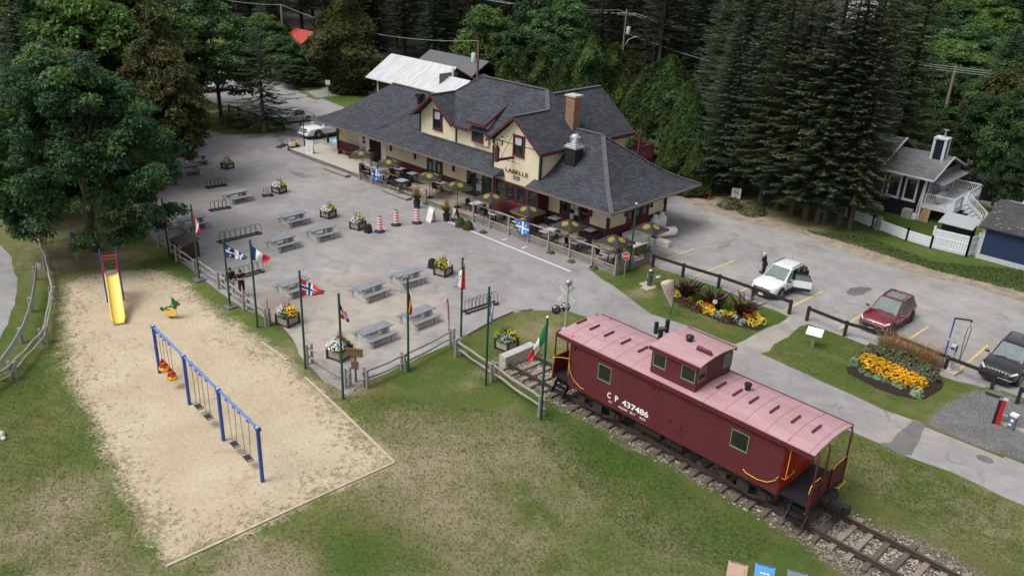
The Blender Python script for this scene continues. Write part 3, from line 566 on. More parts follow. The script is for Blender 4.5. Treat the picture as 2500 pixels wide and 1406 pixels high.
# ---- platform deck
DK=mat('deck_boards',(.27,.225,.18),.85,col2=(.36,.31,.26),scale=3,streak=(.6,14,1),bump=.3); DKL=mat('pale_deck_boards',(.40,.36,.31),.85,col2=(.50,.46,.41),scale=3,streak=(.5,12,1),bump=.3); OLDW=mat('grey_weathered_wood',(.21,.19,.17),.9,col2=(.34,.32,.30),scale=5,streak=(1,1,6),bump=.3); SKIRT=mat('mouldy_skirt_boards',(.13,.12,.105),.9,col2=(.30,.285,.26),scale=2,streak=(1,1,5),bump=.3)
ZD=.4; YD=38.85
def deck(name,x0,x1,y0,y1,m,label,bw=.14):
    o=thing(name,label,'deck')
    mb=MB(); x=x0
    while x<x1-.02:
        mb.box(x,min(x+bw-.012,x1),y0,y1,ZD-.05,ZD); x+=bw
    mb.build('floor_boards',m,o)
    mb=MB(); mb.box(x0,x1-.02,y0+.06,y0+.12,0,ZD-.06); mb.box(x0,x1-.02,y0+.03,y0+.06,ZD-.14,ZD-.052); mb.box(x1-.1,x1-.03,y0+.12,y1,0,ZD-.06); mb.build('skirt',SKIRT,o); return o
deck('platform',-62.9,-52.9,38.95,YF-.05,DKL,'pale board platform in front of the freight shed doorway',.16)
deck('terrace',-52.88,-27.22,YD,YF-.05,DK,'dark board terrace carrying the umbrellas and dining tables')
mb=MB(); mb.box(-30.5,-27.22,YF,42.6,.0,ZD); 
for n_,x0,x1,lab in (('wooden_step',-57.0,-53.9,'long weathered step against the pale platform'),('wooden_step',-49.3,-46.3,'long weathered step at the gap in the terrace railing')):
    mb=MB(); mb.box(x0,x1,38.2,38.75,.14,.2); mb.box(x0+.1,x1-.1,38.25,38.3,0,.14); mb.box(x0+.05,x0+.1,38.25,38.75,0,.14); mb.box(x1-.1,x1-.05,38.25,38.75,0,.14); tag(mb.build(n_,OLDW),lab,'step')
def railing(label,pts,h=.95,mid=True):
    o=thing('railing',label,'railing',(pts[0][0],pts[0][1],0)); b=Vector((pts[0][0],pts[0][1],0))
    P_=[Vector((x,y,0))-b for x,y in pts]
    for p in P_: mb=MB(); mb.box(p.x-.055,p.x+.055,p.y-.055,p.y+.055,0,ZD+h); mb.build('post',OLDW,o)
    mb=MB(); z=Vector((0,0,1))
    for p,q in zip(P_[:-1],P_[1:]): mb.beam(p+z*(ZD+h+.022),q+z*(ZD+h+.022),.14,.04)
    mb.build('top_rail',OLDW,o); mb=MB()
    for p,q in zip(P_[:-1],P_[1:]): mb.beam(p+z*(ZD+.17),q+z*(ZD+.17),.05,.09)
    mb.build('lower_rail',OLDW,o); return o
railing('grey wooden railing with a blue flag at the left end of the terrace',[(-52.8,YD),(-51.2,YD),(-49.55,YD)])
railing('long grey wooden railing along the front right terrace',[(-39.75,YD),(-38.1,YD),(-36.3,YD),(-34.5,YD),(-32.75,YD),(-30.95,YD),(-29.1,YD),(-27.3,YD)])
railing('short grey wooden railing across the right end of the terrace',[(-27.29,YD+.15),(-27.29,40.6),(-27.29,42.2)])
o=thing('railing','short railing section with a pale board beside the tall grass pot','railing',(-46.1,YD,0))
for x in (-.0,.45,1.3): mb=MB(); mb.box(x-.05,x+.05,-.05,.05,0,1.15 if x else .95); mb.build('post',OLDW,o)
mb=MB(); mb.beam((-.1,0,1.1),(1.0,-.1,1.0),.2,.04); mb.build('board',mat('pale_board',(.45,.40,.32),.8),o); mb=MB(); mb.beam((.3,0,.3),(1.3,0,.75),.05,.09); mb.build('brace',OLDW,o)
# bench on platform
o=thing('bench','long burgundy wooden bench against the freight shed wall','bench',(-57.9,41.45,ZD))
mb=MB(); mb.box(-1.2,1.2,-.25,.22,.4,.46); mb.build('seat',BURG,o); mb=MB(); mb.box(-1.2,1.2,.2,.26,.46,.95); mb.build('backrest',BURG,o)
for x in (-1.15,1.15): mb=MB(); mb.box(x-.05,x+.05,-.22,.22,0,.41); mb.box(x-.05,x+.05,-.25,.3,.6,.66); mb.box(x-.05,x+.05,.22,.3,.4,1.1); mb.build('arm_and_leg',BURG,o)
# semaphore
o=thing('semaphore_signal','burgundy semaphore signal with two striped arms hung on the bay corner','railway signal',(-38.55,39.75,4.55))
mb=MB(); mb.box(-.12,.12,-.12,.12,-.08,.9); mb.build('mast',BURG,o); mb=MB(); mb.beam((.0,.1,.03),(.25,1.33,.05),.16,.16); mb.build('bracket_beam',BURG,o)
mb=MB(); mb.tube([(.05,.3,.1),(.27,1.31,1.8)],.02,6); mb.tube([(.05,.1,.9),(.1,.6,.1)],.012,6); mb.tube([(.1,.6,.0),(1.0,1.3,-.25)],.015,6); each(mb,'stay_rod',BLK,o)
RED=mat('signal_red',(.28,.03,.04),.5)
mb=MB(); mb.box(-.4,-.08,-.06,-.03,.98,1.1,0); mb.box(-.52,-.4,-.06,-.03,.98,1.1,1); mb.box(-.66,-.52,-.06,-.03,.98,1.1,2); mb.build('signal_arm',[RED,WHT,BLK],o)
mb=MB(); mb.box(.2,.3,.2,.23,1.05,1.45,2); mb.box(.2,.3,.2,.23,1.45,1.57,1); mb.box(.2,.3,.2,.23,1.57,1.72,2); mb.build('signal_arm',[RED,WHT,BLK],o)
mb=MB(); mb.lathe([(.08,.9),(.1,.98),(.04,1.05)],10); mb.tube([(0,0,.9),(0,0,1.2)],.035,8); mb.tube([(.05,0,.9),(.25,.2,1.2)],.015,6); mb.box(-.2,.2,-.1,-.06,.92,.95); mb.build('pivot',BLK,o)
# hanging station name board & lamp at the front right corner
o=thing('station_name_board','small white LABELLE name board hanging under the front right eave corner','sign',(-30.0,40.9,2.75))
mb=MB(); mb.box(-.55,.55,-.03,.03,-.12,.12); mb.build('board',WHT,o); text_mb('LABELLE',.15,.9,.005).xf(frame_mat((0,-.03,0),(1,0,0),(0,0,1))).build('lettering',LT,o); mb=MB(); mb.tube([(-.4,0,.12),(-.4,0,.32)],.015,5); mb.tube([(.4,0,.12),(.4,0,.32)],.015,5); each(mb,'hanger',BLK,o)
# ================================================================ TRACK + CABOOSE
RUST=mat('rusty_rail_steel',(.075,.05,.042),.6,metal=.3,var=.35,scale=4); RAILTOP=mat('rail_head_steel',(.12,.095,.085),.45,metal=.5,var=.2)
TIE=mat('old_tie_wood',(.16,.13,.105),.95,col2=(.33,.28,.23),scale=4,streak=(8,1,8),bump=.5); TIED=mat('dark_tie_wood',(.07,.06,.05),.95,col2=(.15,.125,.10),scale=4,streak=(8,1,8),bump=.5)
o=thing('railway_track','rusty railway track on old wooden ties running under the red caboose','railway track',TP(0,0),CAB_A)
for s in (-1,1):
    mb=MB(); y=s*.755; mb.box(-24.9,3,y-.065,y+.065,.13,.155,0); mb.box(-24.9,3,y-.012,y+.012,.155,.26,0); mb.box(-24.9,3,y-.036,y+.036,.255,.30,1); mb.build('rail',[RUST,RAILTOP],o)
x=-24.6; i=0
while x<3:
    mb=MB(); a=random.uniform(-.03,.03); dy=random.uniform(-.12,.12); L_=random.uniform(2.35,2.6)
    mb.cbox((x,dy,.065+random.uniform(-.01,.01)),(.21+random.uniform(-.02,.03),L_,.14),a); mb.build('sleeper',TIE if (x>-8.5 or x<-21.5) and random.random()<.8 else TIED,o,bevel=.015); x+=.64+random.uniform(-.06,.06); i+=1
mb=MB(); mb.cbox((0,0,.33),(.45,2.1,.66)); 
o=mb.build('buffer_block',mat('stained_concrete',(.30,.28,.25),.9,col2=(.50,.48,.45),scale=3,streak=(1,1,3),bump=.3),bevel=.03); o.location=TP(-24.75,.05); o.rotation_euler=(0,0,CAB_A); tag(o,'stained concrete buffer block at the end of the railway track','buffer block')
CBX=-15.2
cb=thing('caboose','maroon railway caboose with cupola standing on the rusty track','caboose',TP(CBX,0),CAB_A)
CR1=mat('maroon_steel',(.085,.016,.021),.55,scale=1.6,streak=(1.6,1.6,.25),bump=.12,bscale=60,col2=(.112,.021,.028)); CROOF=mat('maroon_roof_sky_sheen',(.36,.205,.225),.38,var=.16,scale=1.3,spec=.6,streak=(.5,2.2,1),bump=.15,bscale=5,col2=(.46,.29,.315)); CRD=mat('dark_maroon_trim',(.10,.016,.025),.5,var=.25,scale=3); CRED=mat('bright_red_end',(.42,.025,.014),.45,var=.12,scale=2); YEL=mat('yellow_handrail',(.62,.36,.035),.5,var=.12); UNDER=mat('grimy_underframe',(.025,.019,.018),.9,col2=(.06,.04,.034),scale=5); PGR=mat('pale_green_sash',(.20,.24,.14),.6); BLKP=mat('black_platform',(.011,.011,.012),.6,var=.3,scale=6)  # CROOF: pale reflection of the sky is put into the maroon base colour
HW,ZB,ZEV=1.38,1.25,3.52; XB0,XB1=-5.1,4.95; XR0,XR1=-5.8,6.0
mb=MB(); mb.box(XB0,XB1,-HW,HW,ZB,ZEV,0); mb.build('body',CR1,cb)
mb=MB(); mb.box(XB1,XB1+.02,-HW+.06,HW-.06,ZB,ZEV+.05); mb.box(XB0-.02,XB0,-HW+.06,HW-.06,ZB,ZEV+.05); each(mb,'end_wall',CRED,cb)
mb=MB(); mb.box(XB1+.02,XB1+.05,-.35,.35,1.4,3.3); mb.build('door',mat('orange_red_door',(.40,.05,.015),.45),cb); mb=MB(); mb.box(XB1+.05,XB1+.06,-.2,.2,2.5,3.1); mb.build('door_window',GLASS,cb)
# roof arc
def arcroof(x0,x1,hw,ze,rise,th,n=14):
    b=MB(); P1=[];P2=[]
    for k in range(n+1):
        y=-hw+2*hw*k/n; z=ze+rise*(1-(y/hw)**2); P1+= [(x0,y,z),(x1,y,z)]; P2+=[(x0,y,z-th),(x1,y,z-th)]
    N_=len(P1); fs=[]
    for k in range(n): fs.append((2*k,2*k+1,2*k+3,2*k+2)); fs.append((N_+2*k+2,N_+2*k+3,N_+2*k+1,N_+2*k))
    b.add(P1+P2,fs,0,True)
    for k in range(n): b.add([P1[2*k],P1[2*k+2],P2[2*k+2],P2[2*k]],[(0,1,2,3)]); b.add([P1[2*k+3],P1[2*k+1],P2[2*k+1],P2[2*k+3]],[(0,1,2,3)])
    b.add([P1[0],P2[0],P2[1],P1[1]],[(0,1,2,3)]); b.add([P1[-2],P1[-1],P2[-1],P2[-2]],[(0,1,2,3)]); return b
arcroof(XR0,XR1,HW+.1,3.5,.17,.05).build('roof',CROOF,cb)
mb=MB(); 
for s in (-1,1): mb.box(XR0,XR1,s*(HW+.1)-.03,s*(HW+.1)+.03,3.36,3.52); mb.box(XB0,XB1,s*HW-.03,s*HW+.03,3.26,3.32)
each(mb,'eave_trim',CRD,cb)
mb=MB()
for k in range(14):
    x=XR0+.55+k*.85
    if -1.4<x<1.3: continue
    for q in range(10):
        y0=-HW-.08+(2*HW+.16)*q/10; y1=-HW-.08+(2*HW+.16)*(q+1)/10
        f=lambda y:3.502+.17*(1-(y/(HW+.1))**2)
        mb.beam((x,y0,f(y0)),(x,y1,f(y1)),.02,.008)
each(mb,'roof_seam',mat('roof_seam',(.27,.125,.14),.6),cb)
mb=MB()
for x in (-5.65,-4.9,-4.1,-3.2,-2.3,1.45,2.15,2.85,3.7,4.55,5.35): mb.box(x-.035,x+.035,-.42,.22,3.64,3.74)
each(mb,'roof_saddle',CRD,cb)
# cupola
CH=1.2
mb=MB(); mb.box(-1.1,1.0,-CH,CH,3.6,4.72); mb.build('cupola',CR1,cb)
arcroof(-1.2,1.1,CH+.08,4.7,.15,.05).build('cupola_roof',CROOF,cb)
mb=MB()
for s in (-1,1): mb.box(-1.2,1.1,s*(CH+.08)-.03,s*(CH+.08)+.03,4.58,4.72)
each(mb,'cupola_trim',CRD,cb)
mb=MB(); mb.lathe([(.13,4.8),(.13,4.97),(.16,4.98),(.16,5.06),(.05,5.09)],14,(-.3,.05,0)); mb.build('cupola_vent',BLK,cb)
mb=MB(); mb.tube([(.35,-.35,4.9),(.35,-.35,5.03),(.95,-.35,5.01),(.95,-.35,4.88)],.03,6); mb.box(.3,1.0,-.38,-.32,4.86,4.96); mb.build('roof_grab',CRD,cb)
mb=MB(); mb.lathe([(.11,3.6),(.11,3.84),(.15,3.85),(.15,3.92)],12,(2.25,.45,0)); mb.build('roof_vent',BLK,cb)
mb=MB(); mb.tube([(-1.95,.5,3.75),(-1.95,.5,4.55)],.1,10); mb.tube([(-2.12,.38,4.35),(-2.12,.38,4.85)],.09,10); mb.tube([(-1.78,.65,4.45),(-1.78,.65,5.0)],.09,10); mb.tube([(-2.15,.36,4.5),(-1.75,.66,4.62)],.1,10); mb.build('smoke_stack',BLK,cb)
def cwin(x0,x1,z0,z1,side,y=None,ex=True,M=None):
    M=M or (frame_mat((0,-y,0),(1,0,0),(0,0,1)) if side<0 else frame_mat((0,y,0),(-1,0,0),(0,0,1)))
    f=MB(); k=.028
    for b in ((x0,x1,z0,z0+.05),(x0,x1,z1-.03,z1),(x0,x0+k,z0+.05,z1-.03),(x1-k,x1,z0+.05,z1-.03)): f.box(b[0],b[1],b[2],b[3],-.03,.012)
    o=f.xf(M).build('window',PGR,cb); g=MB(); g.box(x0+k,x1-k,z0+.05,z1-.03,-.04,.003); g.xf(M).build('pane',GLASS,o)
cwin(-3.5,-2.82,2.28,3.02,-1,HW); cwin(2.85,3.57,2.28,3.02,-1,HW); cwin(-3.5,-2.82,2.28,3.02,1,HW); cwin(2.85,3.57,2.28,3.02,1,HW)
for a,b_ in ((-1.02,-.42),(.3,.93)): cwin(a,b_,3.92,4.52,-1,CH); cwin(a,b_,3.92,4.52,1,CH)
for y in (-.86,.86): cwin(-.26,.26,3.96,4.56,0,M=frame_mat((1.0,y,0),(0,1,0),(0,0,1))); cwin(-.26,.26,3.96,4.56,0,M=frame_mat((-1.1,y,0),(0,-1,0),(0,0,1)))
# lettering
LW=mat('white_lettering',(.78,.78,.78),.6)
Mf=frame_mat((0,-HW-.002,0),(1,0,0),(0,0,1))
lt=MB()
for s,x,w in (('C',-2.82,.17),('P',-2.42,.16),('437486',-1.46,1.28)): lt.join(text_mb(s,.28,w*1.05,.003,bold=.03),Mf@Matrix.Translation((x,1.78,0)))
lt.build('lettering',LW,cb)
lt=MB()
for s,x,w in (('WT',-2.72,.2),('46200',-2.06,.48),('BLT',-1.55,.28),('9/54',-1.05,.3)): lt.join(text_mb(s,.1,w,.003,bold=.012),Mf@Matrix.Translation((x,1.5,0)))
lt.build('lettering',LW,cb)
# grab irons
mb=MB(); mb.tube([(XB0+.03,-HW-.05,3.05),(XB0+.03,-HW-.05,1.75)],.018,6); mb.tube([(XB0+.06,-HW-.06,2.35),(XB0+.15,-HW-.06,1.95),(XB0+.4,-HW-.06,1.65),(XB0+.8,-HW-.06,1.47),(XB0+.95,-HW-.02,1.47)],.018,6)
mb.tube([(XB1-.04,-HW-.04,2.05),(XB1-.12,-HW-.06,1.85),(XB1-.4,-HW-.06,1.62),(XB1-.8,-HW-.06,1.52),(XB1-1.25,-HW-.06,1.56),(XB1-1.4,-HW-.02,1.62)],.018,6)
mb.tube([(XB1+.04,-HW+.1,3.2),(XB1+.16,-HW+.12,3.2),(XB1+.16,-HW+.12,1.95),(XB1+.04,-HW+.1,1.95)],.016,6); mb.tube([(XB1+.16,-HW+.12,1.95),(XB1+.16,-HW+.8,2.0),(XB1+.04,-HW+.8,2.0)],.016,6); each(mb,'grab_iron',YEL,cb)
# end platforms
for s,xa,xb in ((1,XB1,6.15),(-1,-6.1,XB0)):
    mb=MB(); mb.box(xa,xb,-HW+.1,HW-.1,1.28,1.38); mb.build('platform',BLKP,cb)
    xo=xb-.05 if s>0 else xa+.05
    for ya,yb_ in ((-1.3,-.75),(-.7,-.12),(.15,1.3)) if s>0 else ((-1.3,-.2),(.2,1.3)):
        mb=MB(); mb.box(xo-.03,xo+.03,ya,yb_,1.2,2.2); mb.box(xo-.05,xo+.05,ya,ya+.06,1.15,2.25); mb.box(xo-.05,xo+.05,yb_-.06,yb_,1.15,2.25); mb.build('end_panel',CRD,cb)
    mb=MB()
    for y in (-1.25,-.45,1.25): mb.tube([(xo,y,2.1),(xo,y,3.35),(xo-s*.1,y+.1,3.5)],.04,6)
    each(mb,'roof_post',CRD,cb)
    mb=MB(); mb.tube([(xo-s*.05,-1.33,1.9),(xo-s*.02,-1.33,2.25),(xo-s*.02,-1.1,2.32),(xo,-.75,2.34)],.018,6); mb.tube([(xo,.2,2.1),(xo,.4,2.3),(xo,1.3,2.35),(xo+s*.06,1.4,2.3),(xo+s*.06,1.4,1.5)],.018,6); mb.tube([(xo,.7,1.25),(xo+s*.16,.7,1.25),(xo+s*.16,1.3,1.28),(xo,1.3,1.3)],.018,6)
    if s<0: mb.tube([(xo,-1.35,1.4),(xo,-1.35,2.2),(XB0-.3,-1.38,2.45),(XB0,-1.36,2.5)],.018,6)
    each(mb,'handrail',YEL,cb)
    for sy in (-1,1):
        mb=MB(); xs=xb-.75 if s>0 else xa+.05
        for k in range(4): mb.box(xs,xs+.7,sy*(.95+.07*k)-.12,sy*(.95+.07*k)+.12,1.2-k*.24,1.23-k*.24)
        for q in (0,.68): mb.ext([(xs+q,sy*.85,1.3),(xs+q,sy*1.45,.45),(xs+q,sy*1.25,.42),(xs+q,sy*.75,1.1)],(.03,0,0))
        mb.build('steps',BLKP,cb)
mb=MB(); mb.box(6.0,6.5,-.22,.22,.85,1.2); mb.box(6.45,6.85,-.16,.16,.88,1.18); mb.box(6.75,7.05,-.05,.2,.85,1.2); mb.box(6.55,6.75,-.1,.1,.4,.9); mb.box(6.1,6.4,-.4,.4,1.1,1.3); mb.tube([(6.3,.3,1.0),(6.5,.5,.6),(6.5,.7,.35)],.04,6); mb.build('coupler',mat('dark_coupler_steel',(.03,.028,.028),.5,metal=.4,var=.3,scale=5),cb,bevel=.02)
mb=MB(); mb.box(-6.5,-6.0,-.2,.2,.85,1.2); mb.build('coupler',UNDER,cb)
# underframe and trucks
mb=MB(); mb.box(XB0,XB1,-1.2,1.2,1.15,1.36); mb.box(-5.5,5.6,-.35,.35,.85,1.2); mb.build('underframe',UNDER,cb)
mb=MB(); mb.tube([(-1.6,-.9,.85),(-.3,-.9,.85)],.2,12); mb.box(-.1,.7,-1.0,-.5,.7,1.15); mb.build('brake_gear',UNDER,cb)
for tx in (-3.6,3.5):
    mb=MB()
    for sy in (-1,1):
        y=sy*1.0
        mb.beam((tx-1.15,y,.72),(tx-.45,y,.95),.12,.1); mb.beam((tx-.45,y,.95),(tx+.45,y,.95),.12,.1); mb.beam((tx+.45,y,.95),(tx+1.15,y,.72),.12,.1); mb.beam((tx-1.1,y,.66),(tx-.4,y,.42),.1,.08); mb.beam((tx-.4,y,.42),(tx+.4,y,.42),.1,.08); mb.beam((tx+.4,y,.42),(tx+1.1,y,.66),.1,.08)
        mb.box(tx-.25,tx+.25,y-.1,y+.14,.48,.9)
        for q in (-.84,.84): mb.box(tx+q-.14,tx+q+.14,y-.1,y+.16,.55,.85)
    mb.box(tx-.2,tx+.2,-1.0,1.0,.6,.9); mb.build('truck_frame',UNDER,cb)
    for q in (-.84,.84):
        mb=MB()
        for sy in (-1,1):
            y=sy*.755; mb.join(MB().lathe([(.06,-.06),(.38,-.06),(.42,-.05),(.42,.05),(.46,.055),(.46,.075),(.1,.08)],24),Matrix.Translation((tx+q,y,.74))@Matrix.Rotation(PI/2*sy,4,'X'))
        mb.tube([(tx+q,-.9,.74),(tx+q,.9,.74)],.07,8); mb.build('wheelset',RUST,cb)
mb=MB(); mb.box(-1.0,-.95,-HW-.04,-HW,3.1,3.18); mb.box(-.75,-.7,-HW-.04,-HW,3.08,3.16); mb.box(-.52,-.46,-HW-.05,-HW,3.05,3.15); mb.box(.25,.75,-HW-.03,-HW,1.75,1.79); mb.box(.2,.24,-HW-.04,-HW,1.95,2.1); mb.box(.72,.76,-HW-.04,-HW,1.9,2.06); mb.box(XB0+.25,XB0+.3,-HW-.05,-HW,3.05,3.18); each(mb,'side_fitting',CRD,cb)
# ================================================================ PLAZA FURNITURE
def sub_mesh_obj(name,me,mats,parent=None):
    o=bpy.data.objects.new(name,me); COL.objects.link(o)
    for m in (mats if isinstance(mats,(list,tuple)) else [mats]): me.materials.append(m)
    if parent is not None: o.parent=parent
    return o
def skin_obj(name,verts,edges,radii,m,parent,sub=1):
    me=bpy.data.meshes.new('tmp'); me.from_pydata([tuple(v) for v in verts],edges,[]); t=bpy.data.objects.new('tmp',me); COL.objects.link(t)
    t.modifiers.new('s','SKIN'); sv=me.skin_vertices[0].data
    for i,r in enumerate(radii): sv[i].radius=(r,r) if not isinstance(r,tuple) else r; sv[i].use_root=(i==0)
    ss=t.modifiers.new('u','SUBSURF'); ss.levels=sub; ss.render_levels=sub
    bpy.context.view_layer.update()
    out=bpy.data.meshes.new_from_object(t.evaluated_get(bpy.context.evaluated_depsgraph_get())); out.name=name
    bpy.data.objects.remove(t); bpy.data.meshes.remove(me); out.materials.clear(); out.polygons.foreach_set('use_smooth',[True]*len(out.polygons))
    return sub_mesh_obj(name,out,m,parent)
# ---- picnic tables
PLK=mat('grey_table_planks',(.15,.16,.185),.8,col2=(.27,.285,.315),scale=3,streak=(7,.7,1),bump=.25); CONC=mat('ribbed_concrete',(.34,.335,.31),.9,col2=(.52,.515,.49),scale=3,streak=(1,10,.6),bump=.3)
tb=thing('picnic_table','','picnic table')
for y in (-.62,.62):
    mb=MB(); prof=[(-.72,0),(-.6,.0),(.6,0),(.72,0),(.72,.34),(.42,.36),(.34,.62),(-.34,.62),(-.42,.36),(-.72,.34)]
    mb.ext([(a,y-.06,b) for a,b in prof],(0,.12,0)); mb.build('concrete_leg',CONC,tb,bevel=.012)
mb=MB()
for k in range(4): mb.box(-.355+k*.18,-.355+k*.18+.168,-.9,.9,.64,.685)
mb.build('tabletop',PLK,tb)
for s in (-1,1):
    mb=MB()
    for k in range(2): mb.box(s*.62-.14+k*.145,s*.62-.005+k*.145,-.9,.9,.36,.40)
    mb.build('bench_seat',PLK,tb)
mb=MB(); mb.tube([(0,-.6,.5),(0,.6,.5)],.03,6); mb.build('brace',BLK,tb)
TBL=[((-30.17,22.78),0,'grey picnic table nearest the brown wooden signpost'),((-30.22,25.69),1,'grey picnic table beside the small white and red feather banner'),((-34.52,25.78),2,'grey picnic table in the middle behind the Belgian flag'),((-34.59,28.56),-4,'grey picnic table next to the black bin and flower planter'),((-37.68,22.99),3,'grey picnic table behind the red flag with a blue cross'),((-47.37,29.21),0,'grey picnic table closest to the white and yellow middle planter'),((-43.9,29.1),-1,'grey picnic table between the grey bin planter and its neighbour table'),((-43.95,26.19),2,'grey picnic table beside the tip of the blue white and red flag'),((-50.8,23.71),0,'grey picnic table behind the brown bin and Canadian flag'),((-54.05,28.76),1,'grey picnic table right beside the second black bike rack'),((-62.3,29.33),-4,'grey picnic table under the edge of the big maple'),((-64.6,31.2),-9,'grey picnic table nearest the small roofed shelter')]
for i,((x,y),r,lab) in enumerate(TBL):
    o=tb if i==0 else dup(tb,(0,0,0)); o.location=(x,y,.01); o.rotation_euler=(0,0,R_(r)); o['label']=lab; o['group']='grey picnic tables on the plaza'
# ---- bike racks
def rack(label,a,b_,n,h=.68,name='bike_rack'):
    a=Vector(a);b_=Vector(b_);d=b_-a;L_=d.length; o=thing(name,label,'bike rack',a,math.atan2(d.y,d.x),'black hoop bike racks')
    mb=MB()
    for y in (-.16,.16): mb.box(-.08,L_+.08,y-.03,y+.03,.03,.09)
    for x in (.1,L_-.1): mb.box(x-.03,x+.03,-.3,.3,0,.05)
    mb.build('base_rail',BLK,o)
    for k in range(n):
        x=.12+(L_-.34)*k/(n-1); mb=MB(); w_=(L_-.34)/(n-1)*.72; pts=[(x,.16,.05)]+[(x+w_/2-w_/2*math.cos(t*PI/6),.16-.32*t/6,h-w_/2+w_/2*math.sin(t*PI/6)) for t in range(7)]+[(x+w_,-.16,.05)]
        mb.tube(pts,.015,6); mb.build('hoop',BLK,o)
rack('black bike rack with five hoops between planter and the table under the maple',(-58,28.5,.01),(-57.8,29.95,.01),5)
rack('black bike rack touching the left end of a picnic table',(-53.06,26.16,.01),(-52.85,27.56,.01),5)
rack('very short black bike rack beside a yellow and white planter',(-53.73,30.69,.01),(-53.5,31.35,.01),3)
rack('long black bike rack with eight hoops in front of the two blue and tricolour flags',(-47.12,23.6,.01),(-47.04,26.44,.01),8)
rack('black bike rack behind the two standing visitors at the fence',(-41.31,21.37,.01),(-41.38,23.21,.01),6)
rack('black bike rack near the right flagpoles by the railway crossing',(-29.4,28.28,.01),(-29.2,30.45,.01),8,.75)
rack('small black bike rack at the left end of the pale platform',(-65.0,39.0,.01),(-65.6,40.2,.01),5)
# ---- flower clumps
FLM=leafmat('flower_petals',.15,.6,.2); LFM=leafmat('plant_leaves',.25,.5,.3)
def clump(name,n,R,h,cols,size,par,m=LFM,up=.5,flat=False,base=0,seed=0,jit=.2):
    r=np.random.RandomState(seed+n); th=r.rand(n)*2*PI; ph=np.arccos(r.rand(n)); rad=R*(.75+.3*r.rand(n))
    c=np.stack([rad*np.sin(ph)*np.cos(th),rad*np.sin(ph)*np.sin(th),base+h*np.cos(ph)*(.8+.3*r.rand(n))],1)
    nr=np.stack([np.sin(ph)*np.cos(th),np.sin(ph)*np.sin(th),np.cos(ph)+up],1)+r.randn(n,3)*.35; nr/=np.linalg.norm(nr,axis=1)[:,None]
    a=np.cross(nr,r.randn(n,3)); a/=np.linalg.norm(a,axis=1)[:,None]; b_=np.cross(nr,a); s=size*(.6+.8*r.rand(n))[:,None]
    P_=np.stack([c-a*s-b_*s*.6,c+a*s-b_*s*.6,c+a*s*.6+b_*s,c-a*s*.6+b_*s],1)
    C_=np.array(cols)[r.randint(0,len(cols),n)]*(1-jit+2*jit*r.rand(n))[:,None]
    o=bpy.data.objects.new(name,np_faces(name,P_,C_,m)); COL.objects.link(o)
    if par is not None: o.parent=par
    return o
def spikes(name,n,r0,L_,cols,w,par,lean=.5,base=0,seed=0,m=LFM,droop=.0):
    r=np.random.RandomState(seed+n+5); P_=[];C_=[]
    for i in range(n):
        a=r.rand()*2*PI; rr=r0*math.sqrt(r.rand()); p=np.array([rr*math.cos(a),rr*math.sin(a),base]); d=np.array([math.cos(a)*lean*r.rand(),math.sin(a)*lean*r.rand(),1]); d/=np.linalg.norm(d); l=L_*(.6+.5*r.rand()); sd=np.cross(d,r.randn(3)); sd/=np.linalg.norm(sd); c=np.array(cols[r.randint(len(cols))])*(.8+.4*r.rand())
        q=p+d*l*.55; e=q+(d+np.array([math.cos(a),math.sin(a),-.3])*droop)*l*.45
        P_+= [[p-sd*w*.5,p+sd*w*.5,q+sd*w,q-sd*w],[q-sd*w,q+sd*w,e+sd*w*.15,e-sd*w*.15]]; C_+=[c,c]
    o=bpy.data.objects.new(name,np_faces(name,np.array(P_),np.array(C_),m)); COL.objects.link(o)
    if par is not None: o.parent=par
    return o
GRN=[(.035,.075,.018),(.05,.10,.025),(.028,.06,.016)]; YLW=[(.72,.50,.03),(.75,.58,.06)]; WHF=[(.70,.70,.66)]; REDF=[(.50,.03,.02),(.45,.02,.03)]; ORG=[(.68,.20,.015),(.60,.13,.012),(.72,.28,.03)]; PURP=[(.06,.02,.025),(.09,.035,.03)]; LIME=[(.22,.32,.03),(.28,.36,.05)]; SILV=[(.34,.39,.36),(.42,.46,.44)]; DRED=[(.14,.025,.02),(.10,.02,.015)]
PWOOD=mat('beige_planter_boards',(.30,.26,.21),.85,col2=(.40,.36,.30),scale=3,streak=(1,1,9)); PFR=mat('dark_planter_frame',(.035,.028,.025),.7,var=.3)
def planter(label,x,y,mix,rz=.3,sc=1.0,seed=0):
    o=thing('flower_planter',label,'planter',(x,y,.01),rz,'square wooden flower planters'); w=.33*sc
    mb=MB(); mb.box(-w,w,-w,w,.06,.46*sc); mb.build('box_panel',PWOOD,o); mb=MB()
    for a in (-1,1):
        for b in (-1,1): mb.box(a*w-.05,a*w+.05,b*w-.05,b*w+.05,0,.5*sc)
    for z in (.08,.44*sc): 
        for s in (-1,1): mb.box(-w,w,s*(w+.01)-.012,s*(w+.01)+.012,z-.03,z+.03); mb.box(s*(w+.01)-.012,s*(w+.01)+.012,-w,w,z-.03,z+.03)
    mb.build('frame',PFR,o); mb=MB(); mb.box(-w+.02,w-.02,-w+.02,w-.02,.4*sc,.47*sc); mb.build('soil',mat('dark_soil',(.03,.02,.015),1,var=.4,scale=20),o)
    clump('foliage',500,.42*sc,.38*sc,GRN,.05,o,base=.42*sc,seed=seed)
    for k,(cols,n,dx,dy,R) in enumerate(mix):
        q=clump('flowers',n,R*sc,.36*sc,cols,.034,o,FLM,base=.5*sc,seed=seed+k*3+1); q.location=(dx*sc,dy*sc,0)
    spikes('grass_spikes',26,.06,.62*sc,PURP,.014,o,.6,base=.5*sc,seed=seed); return o
